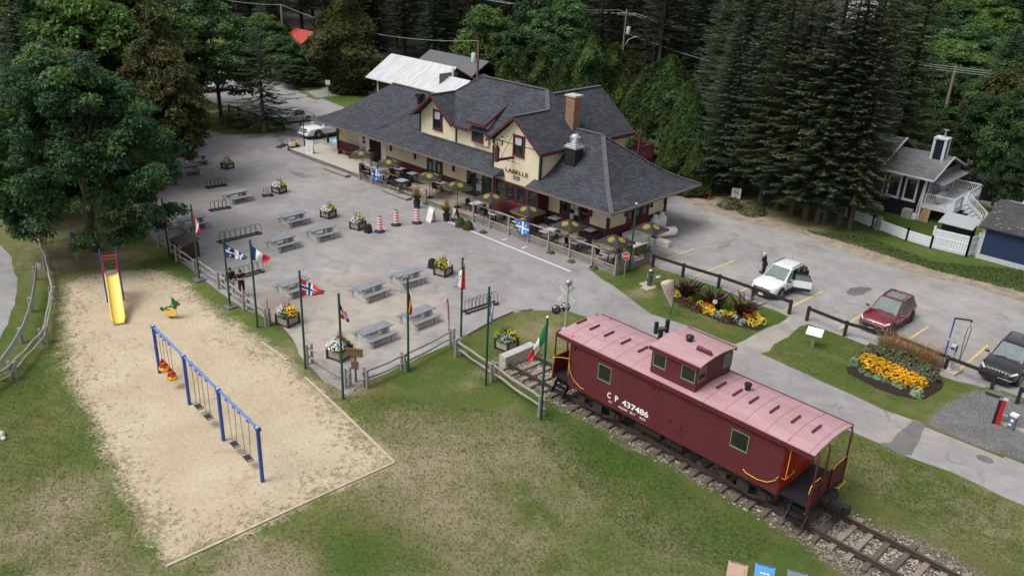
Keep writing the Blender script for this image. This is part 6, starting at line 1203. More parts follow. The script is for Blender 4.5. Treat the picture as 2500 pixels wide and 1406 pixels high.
# ================================================================ BLACK RAIL FENCE
BKW=mat('black_stained_timber',(.022,.017,.015),.75,var=.35,scale=4,streak=(1,1,5))
def blackrail(label,px,h=.78,m=BKW,name='rail_fence',onlyrail=None):
    P_=[G(*p) if not isinstance(p,Vector) else p for p in px]; o=thing(name,label,'fence',P_[0]); B=P_[0]
    for p in P_: q=p-B; mb=MB(); mb.box(q.x-.075,q.x+.075,q.y-.075,q.y+.075,0,h+.1); mb.build('post',m,o,bevel=.01)
    for a,b in zip(P_[:-1],P_[1:]): mb=MB(); mb.beam(a-B+Vector((0,0,h-.03)),b-B+Vector((0,0,h-.03)),.11,.15); mb.build('rail',m,o)
    return o
blackrail('black timber rail fence beside the long flower bed',[(1593,652),(1666,676),(1753,703),(1836,733),(1926,767)])
blackrail('black timber rail fence in front of the red and black cars',[(1969,783),(2061,820),(2179,852),(2306,905),(2420,950)])
blackrail('short black timber rail fence at the right edge of the photo',[(2482,985),(2560,1020)])
blackrail('black timber rail fence by the pickup and platform',[(735,322),(736,331),(770,339),(801,349)],.75)
blackrail('black posts with a low rail along the lawn edge by the sedan',[(560,276),(583,283),(625,299),(652,308),(693,322)],.75)
# ================================================================ FLOWER BEDS
def bed(name,pts,z=.05,m=None):
    mb=MB(); P_=[p+Vector((0,0,.012)) for p in pts]; c=sum(P_,Vector())/len(P_); mb.v=[tuple(c+Vector((0,0,z)))]+[tuple(p) for p in P_]+[tuple(c+(p-c)*.8+Vector((0,0,z))) for p in P_]; n=len(P_)
    for i in range(n): j=(i+1)%n; mb.f+= [[1+i,1+j,1+n+j,1+n+i],[0,1+n+i,1+n+j]]; mb.m+=[0,0]; mb.s+=[True,True]
    me=mb.mesh(name,m); 
    if me.polygons[0].normal.z<0: me.flip_normals()
    o=bpy.data.objects.new(name,me); COL.objects.link(o); o['kind']='structure'; return o
MUL=mat('dark_mulch',(.022,.014,.010),1.0,var=.5,scale=25,bump=.8,bscale=40)
bed('planting_soil',GP([(1641,735),(1700,762),(1770,790),(1848,808),(1872,798),(1866,780),(1800,752),(1730,722),(1668,708),(1645,714)]),.06,MUL)
bed('mulch_bed',GP([(2066,897),(2070,912),(2140,948),(2190,966),(2240,975),(2262,972),(2300,950),(2304,936),(2285,915),(2200,872),(2120,862),(2085,872)]),.08,MUL)
rb=random.Random(3)
def plant(nm,lab,cat,pos,fn,grp=None):
    o=thing(nm,lab,cat,pos,rb.random()*6,grp); fn(o); return o
def marig(cols,R=.3,h=.3,n=150,fl=170):
    def f(o): s=rb.randint(0,9999); clump('foliage',n,R,h*.8,GRN,.05,o,seed=s); clump('flowers',fl,R*1.02,h,cols,.034,o,FLM,seed=s+1,up=1.0)
    return f
k=0
for px,py,cols,lab in ((1655,722,YLW,'clump of yellow marigolds at the left end of the long flower bed'),(1664,716,ORG,'mound of orange flowers behind the left yellow marigolds'),(1684,732,YLW,'yellow marigolds in front of the tall left red leaved canna'),(1672,745,DRED,'dark red bedding plants at the front left of the long flower bed'),(1690,728,ORG,'orange flowers right of the tall left canna'),(1700,757,DRED,'dark red bedding plants left of the round label sign'),(1712,748,YLW,'yellow marigolds left of the round label sign'),(1730,755,ORG,'orange and red flowers behind the round label sign'),(1728,764,YLW,'yellow marigolds right at the foot of the round label sign'),(1756,748,ORG,'orange flowers behind and right of the round label sign'),(1765,770,YLW,'yellow marigolds right of the round label sign'),(1755,774,SILV,'silver leaved plant right of the round label sign'),(1778,785,DRED,'dark red bedding plants at the front right of the bed'),(1792,783,SILV,'silver leaved plant in the front right of the bed'),(1812,792,SILV,'silver leaved plant nearest the right end yellow marigolds'),(1802,770,DRED,'dark red flowers in front of the right canna'),(1826,777,ORG,'orange flowers right of the right canna'),(1845,775,YLW,'large yellow marigolds at the back right end of the bed'),(1835,793,YLW,'yellow marigolds at the front right end of the bed'),(1858,790,YLW,'rightmost yellow marigolds of the long flower bed'),(1788,770,YLW,'yellow marigolds left of the right canna'),(1742,768,YLW,'yellow marigolds between the label sign and the silver plant')):
    plant('bedding_plant',lab,'flowers',G(px,py),marig(cols,.42 if cols in (ORG,DRED) else .32 if cols is not SILV else .24,.42 if cols is ORG else .34,130,260 if cols is ORG else 150),'bedding flowers in the long bed')
CAN=[(.05,.022,.02),(.085,.03,.028),(.065,.04,.025),(.03,.02,.014)]
def canna(o): spikes('leaves',70,.3,1.15,CAN,.085,o,.75,base=.05,seed=rb.randint(0,999),droop=.7); clump('lower_foliage',120,.34,.4,PURP+CAN,.09,o,seed=5)
for px,py,lab in ((1680,728,'tall dark red leaved canna at the left of the long flower bed'),(1742,752,'tall dark red leaved canna behind the round label sign'),(1812,770,'dark red leaved canna at the right of the long flower bed')): plant('canna_plant',lab,'plant',G(px,py),canna,'red leaved cannas')
def ferny(o): spikes('leaves',150,.36,.8,[(.07,.15,.03),(.10,.2,.04)],.02,o,.8,seed=rb.randint(0,999),droop=.5)
for px,py,lab in ((1712,737,'bright green feathery plant between the left and middle cannas'),(1784,762,'bright green feathery plant between the middle and right cannas')): plant('feathery_plant',lab,'plant',G(px,py),ferny)
p=G(1738,785); o=thing('label_sign','small round white plant sign on a thin stake in the long flower bed','sign',p,math.atan2(RH.y,RH.x)); mb=MB(); mb.tube([(0,0,0),(0,0,1.25)],.012,6); mb.build('stake',GREYM,o); mb=MB(); mb.lathe([(.13,-.008),(.13,.008)],20); mb.xf(Matrix.Translation((0,-.02,1.2))@Matrix.Rotation(PI/2,4,'X')).build('disc',WHT,o); mb=MB(); mb.box(-.012,.012,-.035,-.028,1.09,1.31); mb.build('bar',BLP,o)
def rud(o): s=rb.randint(0,9999); clump('foliage',180,.38,.36,GRN,.055,o,seed=s); clump('flowers',170,.38,.5,[(.68,.33,.01),(.72,.40,.02)],.045,o,FLM,seed=s+1,up=1.5)
for i,(px,py) in enumerate(((2112,885),(2130,889),(2148,896),(2140,908),(2165,904),(2160,918),(2182,912),(2185,926),(2202,922),(2210,936),(2225,932),(2232,945),(2246,942),(2200,940),(2122,898))): plant('coneflower','orange yellow coneflowers massed in the middle of the mulch bed','flowers',G(px,py),rud,'orange yellow coneflowers in the mulch bed')
def sil(o): s=rb.randint(0,9999); clump('leaves',170,.2,.26,[(.16,.22,.13),(.22,.28,.17),(.12,.19,.09)],.05,o,seed=s,up=.8)
for i,(px,py,sc) in enumerate(((2082,893,1.2),(2103,910,1),(2120,920,.95),(2140,927,1.1),(2161,935,1.0),(2181,942,.8),(2198,950,1.1),(2238,966,1.5),(2086,882,.9))): o=plant('edging_plant','low pale green plant in the front row of the mulch bed','plant',G(px,py),sil,'pale green plants edging the mulch bed'); o.scale=(sc,)*3
def bush(o): s=rb.randint(0,9999); clump('leaves',420,.5,.7,[(.07,.10,.04),(.09,.12,.05),(.12,.13,.075),(.14,.11,.085)],.06,o,seed=s)
for i,(px,py) in enumerate(((2125,872),(2150,872),(2175,880),(2200,888),(2225,900),(2250,912),(2268,925))): plant('bush','dense dark green bush in the back row of the mulch bed','bush',G(px,py),bush,'dark green bushes behind the coneflowers')
def reed(o): spikes('tan_plumes',110,.35,1.2,[(.40,.25,.11),(.48,.32,.15),(.33,.2,.09)],.012,o,.35,seed=rb.randint(0,999),droop=.25); spikes('green_blades',50,.3,.7,[(.1,.13,.03)],.012,o,.5,seed=4,droop=.4)
for i,(px,py) in enumerate(((2158,852),(2172,858),(2190,866),(2208,874),(2228,882),(2246,889),(2262,894),(2278,900))): plant('ornamental_grass','tan feathery ornamental grass along the black rail fence','ornamental grass',G(px,py),reed,'tan ornamental grasses along the rail fence')
# ================================================================ SIGNS, FOUNTAIN, CHARGER, CROSSING
p=G(1523,679); o=thing('stop_sign','red ARRÊT stop sign on a metal post at the terrace corner','stop sign',p,math.atan2(RH.y,RH.x)-.25); mb=MB(); mb.box(-.025,.025,-.015,.015,0,1.7); mb.build('post',GREYM,o); mb=MB(); mb.ext([(.24*math.cos(PI/8+k*PI/4),-.03,1.45+.24*math.sin(PI/8+k*PI/4)) for k in range(8)],(0,-.012,0)); q=mb.build('plate',WHT,o); mb=MB(); mb.ext([(.222*math.cos(PI/8+k*PI/4),-.043,1.45+.222*math.sin(PI/8+k*PI/4)) for k in range(8)],(0,-.004,0)); mb.build('red_face',mat('stop_red',(.50,.02,.03),.45,var=.05),q); text_mb('ARRÊT',.13,.36,.003,bold=.01).xf(frame_mat((0,-.048,1.46),(1,0,0),(0,0,1))).build('lettering',WHT,q)
p=G(1536,663); o=thing('lamp_pole','tall thin dark green pole at the right front corner of the terrace','pole',p); mb=MB(); mb.tube([(0,0,0),(0,0,4.35)],[.06,.05],10); mb.build('pole',FP,o); mb=MB(); mb.lathe([(.08,4.33),(.1,4.4),(.03,4.46)],10); mb.build('cap',GREYM,o)
p=G(744,366); o=thing('lamp_post','thin black lamp post at the left end of the pale platform','lamp post',p); mb=MB(); mb.tube([(0,0,0),(0,0,3.3)],[.05,.035],8); mb.build('post',BLK,o); mb=MB(); mb.lathe([(.05,3.3),(.16,3.35),(.13,3.5),(.03,3.55)],10); mb.build('lamp_head',BLK,o)
p=G(1585,698); o=thing('drinking_fountain','dark grey bottle filling fountain with a side basin on a concrete pad','fountain',p,-.15); SLT=mat('dark_grey_enamel',(.07,.072,.08),.45,var=.12); mb=MB(); mb.box(-.55,.35,-.35,.35,0,.04); mb.box(-.1,.45,-.65,.1,0,.035); mb.build('concrete_pad',mat('pale_concrete',(.36,.32,.26),.9,var=.15,scale=5),o); mb=MB(); mb.lathe([(.15,.04),(.15,1.02)],18); mb.beam((.1,0,.78),(.6,.0,.78),.14,.1); mb.build('column',SLT,o); mb=MB(); mb.lathe([(.15,1.02),(.15,1.05),(.05,1.06)],18); mb.lathe([(.06,.74),(.2,.82),(.2,.86),(.14,.85)],16,(.62,0,0)); mb.tube([(.62,.1,.85),(.62,.08,.93)],.02,6); mb.build('basin',CHR,o); mb=MB(); [mb.ball((-.1,-.12,z),.025,6) for z in (.55,.65,.75)]; mb.build('button',WHT,o)
p=G(1982,846); o=thing('information_panel','tilted white information panel on a grey post in the lawn','information panel',p,R_(12)); mb=MB(); mb.box(-.08,.08,-.05,.05,0,.8); mb.build('post',GREYM,o); mb=MB(); mb.slab([(-.4,-.25,.74),(.4,-.25,.74),(.4,.22,1.0),(-.4,.22,1.0)],.03); q=mb.build('panel',WHT,o); mb=MB()
for a,b,c,d in ((-.1,.1,.0,.12),(-.3,.0,-.16,-.06),(.05,.3,-.16,-.06)): mb.add([(a,-.015+c*.87,.87+c*.49+.004),(b,-.015+c*.87,.87+c*.49+.004),(b,-.015+d*.87,.87+d*.49+.004),(a,-.015+d*.87,.87+d*.49+.004)],[(0,1,2,3)])
mb.build('pictures',mat('faded_print',(.45,.36,.32),.6,col2=(.6,.62,.66),scale=12),q)
p=G(2312,905); o=thing('charging_station','light grey electric vehicle charger on a concrete pad by the rail fence','charger',p,R_(-8)); mb=MB(); mb.box(-.5,.5,-.35,.6,0,.12); mb.build('concrete_pad',mat('pale_concrete',(.36,.32,.26),.9,var=.15,scale=5),o); LG=mat('light_grey_enamel',(.42,.46,.52),.45,var=.06); mb=MB(); mb.box(-.2,.2,-.16,.16,.12,.2); mb.box(-.12,.12,-.1,.1,.2,1.45); mb.build('cabinet',LG,o,bevel=.015); mb=MB(); mb.box(-.1,.1,-.106,-.1,1.2,1.35); mb.box(.1,.15,.0,.12,1.1,1.45); mb.build('screen',SLT,o); mb=MB(); mb.box(-.07,.07,-.112,-.104,1.07,1.11); mb.build('label_strip',BLU,o)
p=G(2299,892); o=thing('cable_boom','blue pole with a black arm holding the looped charging cable','cable boom',p,0); mb=MB(); mb.tube([(0,0,0),(0,0,1.45)],.04,8); mb.tube([(0,0,1.55),(0,0,2.65)],.035,8); mb.build('pole',BLU,o); mb=MB(); mb.tube([(0,0,1.45),(0,0,1.55)],.038,8); mb.build('white_band',WHT,o); ar=RH*.85; mb=MB(); mb.beam((0,0,2.65),ar+Vector((0,0,2.55)),.07,.06); mb.ball(ar+Vector((0,0,2.5)),.06,8); mb.build('arm',BLK,o); mb=MB(); b0=ar*.95; mb.tube([ar+Vector((0,0,2.5)),ar+Vector((0,0,2.3))],.012,5); mb.tube([b0+RH*-.0+Vector((0,0,.3)),b0-RH*.05+Vector((0,0,1.2)),b0-RH*.05+Vector((0,0,2.1)),b0+RH*.05+Vector((0,0,2.25)),b0+RH*.15+Vector((0,0,2.1)),b0+RH*.1+Vector((0,0,1.2)),b0+RH*.02+Vector((0,0,.25)),b0-RH*.2+Vector((0,0,.14)),RH*.3+Vector((0,-.2,.2))],.018,6); mb.build('cable',BLK,o)
# railway crossing signal
p=G(1379,806); o=thing('railway_crossing_signal','grey railway crossing signal seen from behind with crossed boards and a bell','railway crossing signal',p,math.atan2(RH.y,RH.x)); PG=mat('pale_grey_paint',(.38,.39,.40),.5,var=.15,scale=5); mb=MB(); mb.tube([(0,0,0),(0,0,2.6)],.065,10); mb.lathe([(.18,0),(.16,.12),(.07,.2)],12); mb.build('post',PG,o)
mb=MB(); mb.lathe([(.03,-.12),(.17,-.06),(.17,.08),(.05,.1)],16); mb.xf(Matrix.Translation((.02,0,2.72))@Matrix.Rotation(PI/2,4,'X')@Matrix.Rotation(.4,4,'Y')).build('bell',GREYM,o)
for s in (-1,1): mb=MB(); mb.beam((-.42,.1*s+.08,2.05-s*.42),(.42,.1*s+.08,2.05+s*.42),.03,.17); mb.build('cross_board',WHT,o)
mb=MB(); mb.tube([(-.45,-.02,1.28),(-.2,-.04,1.38),(.0,-.1,1.36),(.14,.05,1.36),(.14,.15,1.4)],.028,6); mb.cbox((0,0,1.36),(.2,.2,.14)); mb.build('light_bracket',GREYM,o)
for x,y in ((-.52,-.05),(-.02,.32)): mb=MB(); mb.lathe([(.04,-.16),(.13,-.1),(.15,0),(.25,.01),(.25,.03),(.12,.035)],16); mb.xf(Matrix.Translation((x,y,1.2))@Matrix.Rotation(1.2,4,'X')@Matrix.Rotation(-.3,4,'Y')); mb.build('signal_light',BLK,o); mb=MB(); mb.tube([(x-.14,y+.15,1.3),(x-.06,y+.05,1.26)],[.08,.07],10); mb.build('light_hood',GREYM,o)
# no-dogs sign, posts, cone
p=G(1795,488); o=thing('prohibition_sign','white sign with a crossed out circle at the foot of the spruces','sign',p,math.atan2(RH.y,RH.x)-.35); mb=MB(); mb.box(-.03,.03,0,.04,0,.6); mb.build('post',OLDW,o); mb=MB(); mb.box(-.36,.36,-.03,0,.1,.95); q=mb.build('board',WHT,o); mb=MB()
for k in range(24): a=2*PI*k/24;b=2*PI*(k+1)/24; mb.add([(.2*math.cos(a),-.034,.62+.2*math.sin(a)),(.2*math.cos(b),-.034,.62+.2*math.sin(b)),(.17*math.cos(b),-.034,.62+.17*math.sin(b)),(.17*math.cos(a),-.034,.62+.17*math.sin(a))],[(0,1,2,3)])
mb.beam((-.13,-.034,.75),(.13,-.034,.49),.004,.03); mb.box(-.12,.1,-.036,-.033,.58,.64); mb.box(.06,.13,-.036,-.033,.54,.6); mb.box(-.1,.1,-.036,-.033,.27,.3); mb.box(-.22,.22,-.036,-.033,.18,.2); mb.build('symbol',BT,q)
for lab,px,py in (('left of two slim orange marker posts by the brown board fence',1710,480),('right of two slim orange marker posts by the brown board fence',1719,484)): p=G(px,py); o=thing('marker_post',lab,'marker post',p); mb=MB(); mb.lathe([(.05,0),(.05,.98),(.03,1.0)],10); mb.build('post',OR_,o); mb=MB(); mb.lathe([(.053,.68),(.053,.78)],10); mb.lathe([(.053,.83),(.053,.92)],10); mb.build('reflective_band',WHT,o); mb=MB(); mb.lathe([(.16,0),(.14,.05)],12); mb.build('base',RUB,o)
p=G(1731,485); o=thing('traffic_cone','orange traffic cone right of the two marker posts','traffic cone',p); mb=MB(); mb.lathe([(.15,.03),(.025,.75)],14); mb.cbox((0,0,.02),(.36,.36,.04)); mb.build('cone',OR_,o); mb=MB(); mb.lathe([(.125,.2),(.105,.32)],14); mb.build('dark_band',RUB,o)
# red repair stand, blue-grey post, kerb
p=G(2430,1033); o=thing('repair_stand','red and black bicycle repair stand leaning out over the gravel','repair stand',p,R_(10)); mb=MB(); mb.box(-.02,.16,-.12,.12,0,1.25); mb.build('red_panel',mat('glossy_red_enamel',(.42,.015,.02),.4,var=.08),o); mb=MB(); mb.box(-.14,-.02,-.13,.13,0,1.2); mb.beam((.0,.05,1.3),(-.75,.05,1.32),.06,.05); mb.beam((.0,-.08,1.28),(-.7,-.08,1.3),.05,.04); mb.build('black_frame',BLK,o); mb=MB(); mb.box(-.14,.2,-.14,.14,1.25,1.29); mb.box(.16,.36,-.04,.04,.5,.54); mb.build('bracket',ALU,o)
p=G(2466,1048); o=thing('service_post','blue grey service post with a white top beside the gravel','post',p,R_(-10)); mb=MB(); mb.box(-.13,.13,-.1,.1,0,.68); mb.build('body',mat('blue_grey_enamel',(.10,.14,.20),.5,var=.12),o); mb=MB(); mb.box(-.15,.15,-.12,.12,.68,.8); mb.box(-.06,.06,-.108,-.1,.42,.56); mb.box(-.11,.02,-.108,-.1,.22,.32); mb.build('white_top_and_labels',WHT,o)
mb=MB(); a,b=G(2438,1032),G(2560,1078); mb.beam(a+Vector((0,0,.05)),b+Vector((0,0,.05)),.2,.12); tag(mb.build('kerb_stone',mat('pale_concrete',(.36,.32,.26),.9,var=.15,scale=5)),'pale kerb edging the gravel behind the service post','kerb')
for a_,b_ in (((1180,786),(1250,757)),((1250,757),(1345,752)),((1120,830),(1180,786))):
    pass
for i,(a_,b_) in enumerate((((1136,820),(1196,786)),((1198,784),(1250,762)),((1268,760),(1298,756)))): mb=MB(); a,b=G(*a_),G(*b_); mb.beam(a+Vector((0,0,.05)),b+Vector((0,0,.05)),.18,.12); tag(mb.build('border_timber',OLDW),('weathered border timber right of the fence gap','weathered border timber in front of the lawn flower planter','short pale border timber by the crossing signal lawn')[i],'timber')
# propane tanks, blocks
WT=mat('white_tank_paint',(.80,.80,.78),.4,var=.1,scale=4); 
for i,(px,py,hh) in enumerate(((1596,566,1.15),(1612,562,1.25))): p=G(px,py); o=thing('gas_tank',('left','right')[i]+' of two upright white gas tanks behind the right end umbrella','gas tank',p); mb=MB(); mb.lathe([(.3,0),(.36,.1),(.37,.85*hh/1.2),(.3,hh-.14),(.12,hh-.06)],18); mb.build('tank',WT,o); mb=MB(); mb.lathe([(.16,hh-.1),(.18,hh+.1),(.1,hh+.12)],14); mb.build('collar',WT,o)
p=G(1622,585); mb=MB(); mb.tube([(-.9,0,.35),(-.75,0,.35),(.75,0,.35),(.9,0,.35)],[.18,.34,.34,.18],18); o=mb.build('gas_tank',WT); o.location=p+Vector((-.3,.5,0)); o.rotation_euler=(0,0,1.2); tag(o,'white gas tank lying on its side by the parking lot','gas tank')
CB=mat('pale_block_concrete',(.52,.50,.46),.9,var=.15,scale=3); 
for lab,px,py,rz in (('concrete block with a ridged top beside the lying gas tank',1612,603,.1),('concrete block half hidden behind the right end umbrella',1572,597,.1)): p=G(px,py); mb=MB(); mb.cbox((0,0,.2),(1.0,.5,.4)); mb.cbox((0,0,.43),(.8,.3,.08)); o=mb.build('concrete_block',CB,bevel=.03); o.location=p+Vector((0,.3,0)); o.rotation_euler=(0,0,rz); tag(o,lab,'concrete block')
mb=MB(); mb.box(-30.4,-29.2,43.6,45.3,.0,.75); mb.box(-30.35,-29.25,43.55,43.6,.1,.7); o=mb.build('storage_chest',WT,bevel=.03); tag(o,'long white storage chest against the burgundy end wall','chest')
# recycling bins
for lab,px,py,c in (('tan wheeled recycling bin at the bottom edge',1803,1374,(.42,.30,.23)),('blue wheeled recycling bin between the tan and grey bins',1869,1380,(.10,.28,.62)),('grey wheeled recycling bin at the bottom edge',1948,1395,(.17,.19,.22))):
    p=G(px,py,1.02); m=mat(lab.split()[0]+'_bin_plastic',c,.5,var=.07); o=thing('recycling_bin',lab,'bin',(p.x,p.y,.0),R_(24)); mb=MB(); mb.cbox((0,-.36,.48),(.5,.62,.9),0,tap=1.12); mb.build('body',m,o,bevel=.02); mb=MB(); mb.box(-.31,.31,-.76,-.02,.95,1.0); mb.box(-.22,.22,-.62,-.18,1.0,1.025); q=mb.build('lid',m,o,bevel=.015); mb=MB(); mb.box(-.31,-.02,-.02,.06,.93,.99); mb.box(.02,.31,-.02,.06,.93,.99); mb.build('handle_bar',m,o); mb=MB(); mb.box(-.26,-.05,-.0,.04,.985,.992); mb.box(.05,.26,0,.04,.985,.992); mb.build('handle_gap',PLM,o); mb=MB(); mb.tube([(-.28,.02,.12),(-.2,.02,.12)],.12,12); mb.tube([(.2,.02,.12),(.28,.02,.12)],.12,12); mb.build('wheel',TYRE,o)
    if 'blue' in lab:
        mb=MB()
        for a in range(3): mb.cbox((-.1+.1*a,-.4,1.03),(.07,.07,.004),.6*a)
        mb.build('white_marks',WHT,q)
# ================================================================ NAVY HOUSE, FENCES, GARAGE
NAVY=clap('navy_siding',(.018,.02,.032),.16,.5); GSH=shingle('grey_shingle',(.16,.165,.175),(.235,.24,.25),.15,.35); DSH=shingle('dark_grey_shingle',(.05,.05,.054),(.085,.083,.085),.16,.35); WV=clap('white_fence_boards',(.70,.72,.75),.2,.45,vert=True); BLUE=clap('blue_siding',(.025,.04,.10),.12,.6); WTRIM=mat('white_trim',(.62,.65,.68),.5,var=.06); PALE=clap('pale_grey_siding',(.33,.37,.38),.15,.7)
hs_=thing('house','navy house with grey shingle roof, white framed windows and a tall navy chimney','house',(0,0,0))
mb=MB(); mb.box(-27,-18.75,65.6,71.8,0,3.35); mb.ext([(-18.75,65.6,3.3),(-18.75,71.8,3.3),(-18.75,68.7,4.35)],(-3,0,0)); mb.build('wall',NAVY,hs_)
mb=MB(); mb.slab([(-22.3,65.1,3.3),(-18.15,65.1,3.3),(-18.15,68.7,4.5),(-22.3,68.7,4.5)],.1); mb.slab([(-18.15,72.3,3.3),(-22.3,72.3,3.3),(-22.3,68.7,4.5),(-18.15,68.7,4.5)],.1); mb.slab([(-27.6,65.0,3.5),(-22.0,65.0,3.5),(-22.0,69.2,5.1),(-27.6,69.2,5.1)],.12); mb.slab([(-22.0,73,3.5),(-27.6,73,3.5),(-27.6,69.2,5.1),(-22,69.2,5.1)],.12); mb.build('roof',GSH,hs_)
mb=MB(); mb.beam((-27.6,65.05,3.28),(-18.15,65.05,3.24),.1,.12); mb.beam((-18.12,65.1,3.26),(-18.12,68.7,4.45),.05,.14); mb.beam((-18.12,68.7,4.45),(-18.12,72.3,3.26),.05,.14); mb.box(-18.85,-18.7,65.5,65.68,0,3.25); mb.tube([(-18.8,65.5,3.2),(-19.0,65.45,0)],.05,6); mb.beam((-22.0,65.0,3.52),(-22.0,69.2,5.12),.12,.1); mb.build('trim',WTRIM,hs_)
for x in (-22.2,-21.0,-19.75): 
    window(hs_,frame_mat((x,65.58,2.15),(1,0,0),(0,0,1)),.72,1.5,WTRIM,PLM,0,.13)
mb=MB(); c=rayY(2289,388,68.2); mb.box(c.x-.42,c.x+.42,67.85,68.65,3.9,5.75); ch_=mb.build('chimney',NAVY,hs_); mb=MB()
for sx in (-1,1):
    for sy in (-1,1): mb.box(c.x+sx*.40-.09,c.x+sx*.40+.09,68.25+sy*.38-.09,68.25+sy*.38+.09,3.9,5.75)
mb.box(c.x-.5,c.x+.5,67.75,68.75,5.75,5.88); mb.build('white_corner',WTRIM,ch_); mb=MB(); mb.tube([(c.x+.1,68.25,5.85),(c.x+.1,68.25,6.4)],.1,10); mb.lathe([(.2,6.4),(.2,6.47)],10,(c.x+.1,68.25,0)); mb.build('flue',GREYM,ch_)
mb=MB(); mb.slab([(-18.7,65.9,3.05),(-17.6,65.9,2.85),(-17.6,71.6,2.85),(-18.7,71.6,3.05)],.06); mb.build('awning',mat('grey_awning',(.20,.19,.20),.8),hs_)
mb=MB(); mb.box(-18.74,-18.7,69.0,71.8,1.3,3.2); mb.build('pale_siding',PALE,hs_); window(hs_,frame_mat((-18.72,66.7,2.2),(0,1,0),(0,0,1)),.7,1.2,WTRIM,WTRIM,0,.08)
mb=MB(); mb.box(-18.75,-18.68,67.4,68.9,1.3,3.0); mb.build('patio_door',GLASS,hs_)
mb=MB(); mb.box(-18.7,-16.5,65.7,72.0,1.12,1.22); mb.box(-18.7,-16.5,65.66,65.72,.95,1.25); mb.box(-16.54,-16.48,65.7,72,.95,1.25); 
for x,y in ((-16.55,65.75),(-16.55,68.7),(-16.55,71.9)): mb.box(x-.06,x+.06,y-.06,y+.06,0,1.1)
mb.build('deck',WTRIM,hs_)
def balus(name,p,q,h=.85):
    mb=MB(); p=Vector(p);q=Vector(q);n=int((q-p).length/.14); z=Vector((0,0,1)); mb.beam(p+z*h,q+z*h,.07,.06); mb.beam(p+z*.1,q+z*.1,.05,.05)
    for i in range(n+1): r=p+(q-p)*i/n; w=.05 if i in(0,n) else .018; mb.box(r.x-w,r.x+w,r.y-w,r.y+w,r.z+(.0 if i in (0,n) else .1),r.z+h)
    mb.build(name,WTRIM,hs_)
balus('railing',(-18.6,65.75,1.22),(-16.55,65.75,1.22)); balus('railing',(-16.52,65.8,1.22),(-16.52,67.4,1.22)); balus('railing',(-16.52,68.7,1.22),(-16.52,71.9,1.22)); balus('railing',(-18.6,71.95,1.22),(-16.55,71.95,1.22)); balus('stair_railing',(-16.5,67.4,1.22),(-14.9,67.4,.05)); balus('stair_railing',(-16.5,68.65,1.22),(-14.9,68.65,.05))
mb=MB()
for k in range(6): mb.box(-16.5+k*.27,-16.22+k*.27,67.4,68.65,1.0-k*.19,1.04-k*.19)
mb.build('stairs',WTRIM,hs_)
mb=MB(); mb.ball((-17.9,66.9,1.75),(.35,.9,.5),12); o=mb.build('covered_boat',mat('grey_cover',(.30,.31,.32),.8,var=.12)); tag(o,'grey covered object on the raised deck of the navy house','cover')
for lab,px,py,sz,m in (('blue bag in front of the navy house wall',2218,522,(.5,.3,.45),mat('blue_bag',(.02,.12,.5),.6)),('pale wooden crate with a dark slot beside the navy house',2212,532,(.7,.5,.7),mat('pale_crate',(.36,.35,.32),.8)),('white bucket beside the pale crate',2230,535,(.35,.35,.4),WHT),('white planter box with rusty soil by the navy house corner',2137,508,(1.3,.6,.4),mat('white_box',(.55,.55,.52),.7,col2=(.4,.35,.3),scale=4))): p=G(px,py); mb=MB(); mb.cbox((0,0,sz[2]/2),sz); mb.cbox((0,0,sz[2]+.02),(sz[0]*.8,sz[1]*.8,.04)); o=mb.build('yard_item',m,bevel=.04); o.location=p; tag(o,lab,'yard item')
p=G(2255,540); mb=MB()
for k in range(7): mb.beam((k*.09-.3,-.2+.05*(k%2),0),(k*.06-.2,.35,1.55+.1*(k%3)),.14,.03)
o=mb.build('plank_stack',mat('tan_planks',(.34,.22,.12),.8,var=.2)); o.location=p; tag(o,'tan planks leaning under the raised deck','planks')
def pfence(label,pts,h,m=WV,posts=True):
    P_=[G(*p) if not isinstance(p,Vector) else p for p in pts]; o=thing('board_fence',label,'fence',P_[0]); B=P_[0]
    for a,b in zip(P_[:-1],P_[1:]):
        a=a-B;b=b-B; n=max(1,int((b-a).length/.17)); d=(b-a)/n; mb=MB()
        for i in range(n): q=a+d*i; mb.beam(q+d*.04+Vector((0,0,h/2+.05)),q+d*.94+Vector((0,0,h/2+.05)),.025,h)
        mb.build('boards',WTRIM if m is WV else m,o); mb=MB()
        for z in (.25,h*.62,h-.05): mb.beam(a+Vector((0,0,z)),b+Vector((0,0,z)),.06,.09)
        mb.build('rail',WTRIM if m is WV else m,o)
        for q in (a,b): mb=MB(); mb.box(q.x-.06,q.x+.06,q.y-.06,q.y+.06,0,h+.22); mb.build('post',WTRIM if m is WV else m,o)
pfence('low white board fence along the grass below the navy house',[Vector((-31,63.6,0)),Vector((-27.5,63.5,0)),G(2020,512),G(2070,534),G(2129,556),G(2212,588),G(2271,606)],.75)
pfence('tall white board panel fence beside the blue garage',[G(2271,606),G(2358,627),G(2379,624)],1.4)
pfence('white fence panel behind the stairs of the navy house',[Vector((-15.2,72,0)),Vector((-13.4,72,0))],1.3)
BFN=mat('brown_red_fence_boards',(.085,.035,.025),.8,var=.25,scale=3,streak=(4,4,.5)); p0,p1=G(1560,430),G(1727,466); pfence('tall brown board fence under the trees behind the station',[p0,(p0+p1)/2,p1],1.7,BFN)
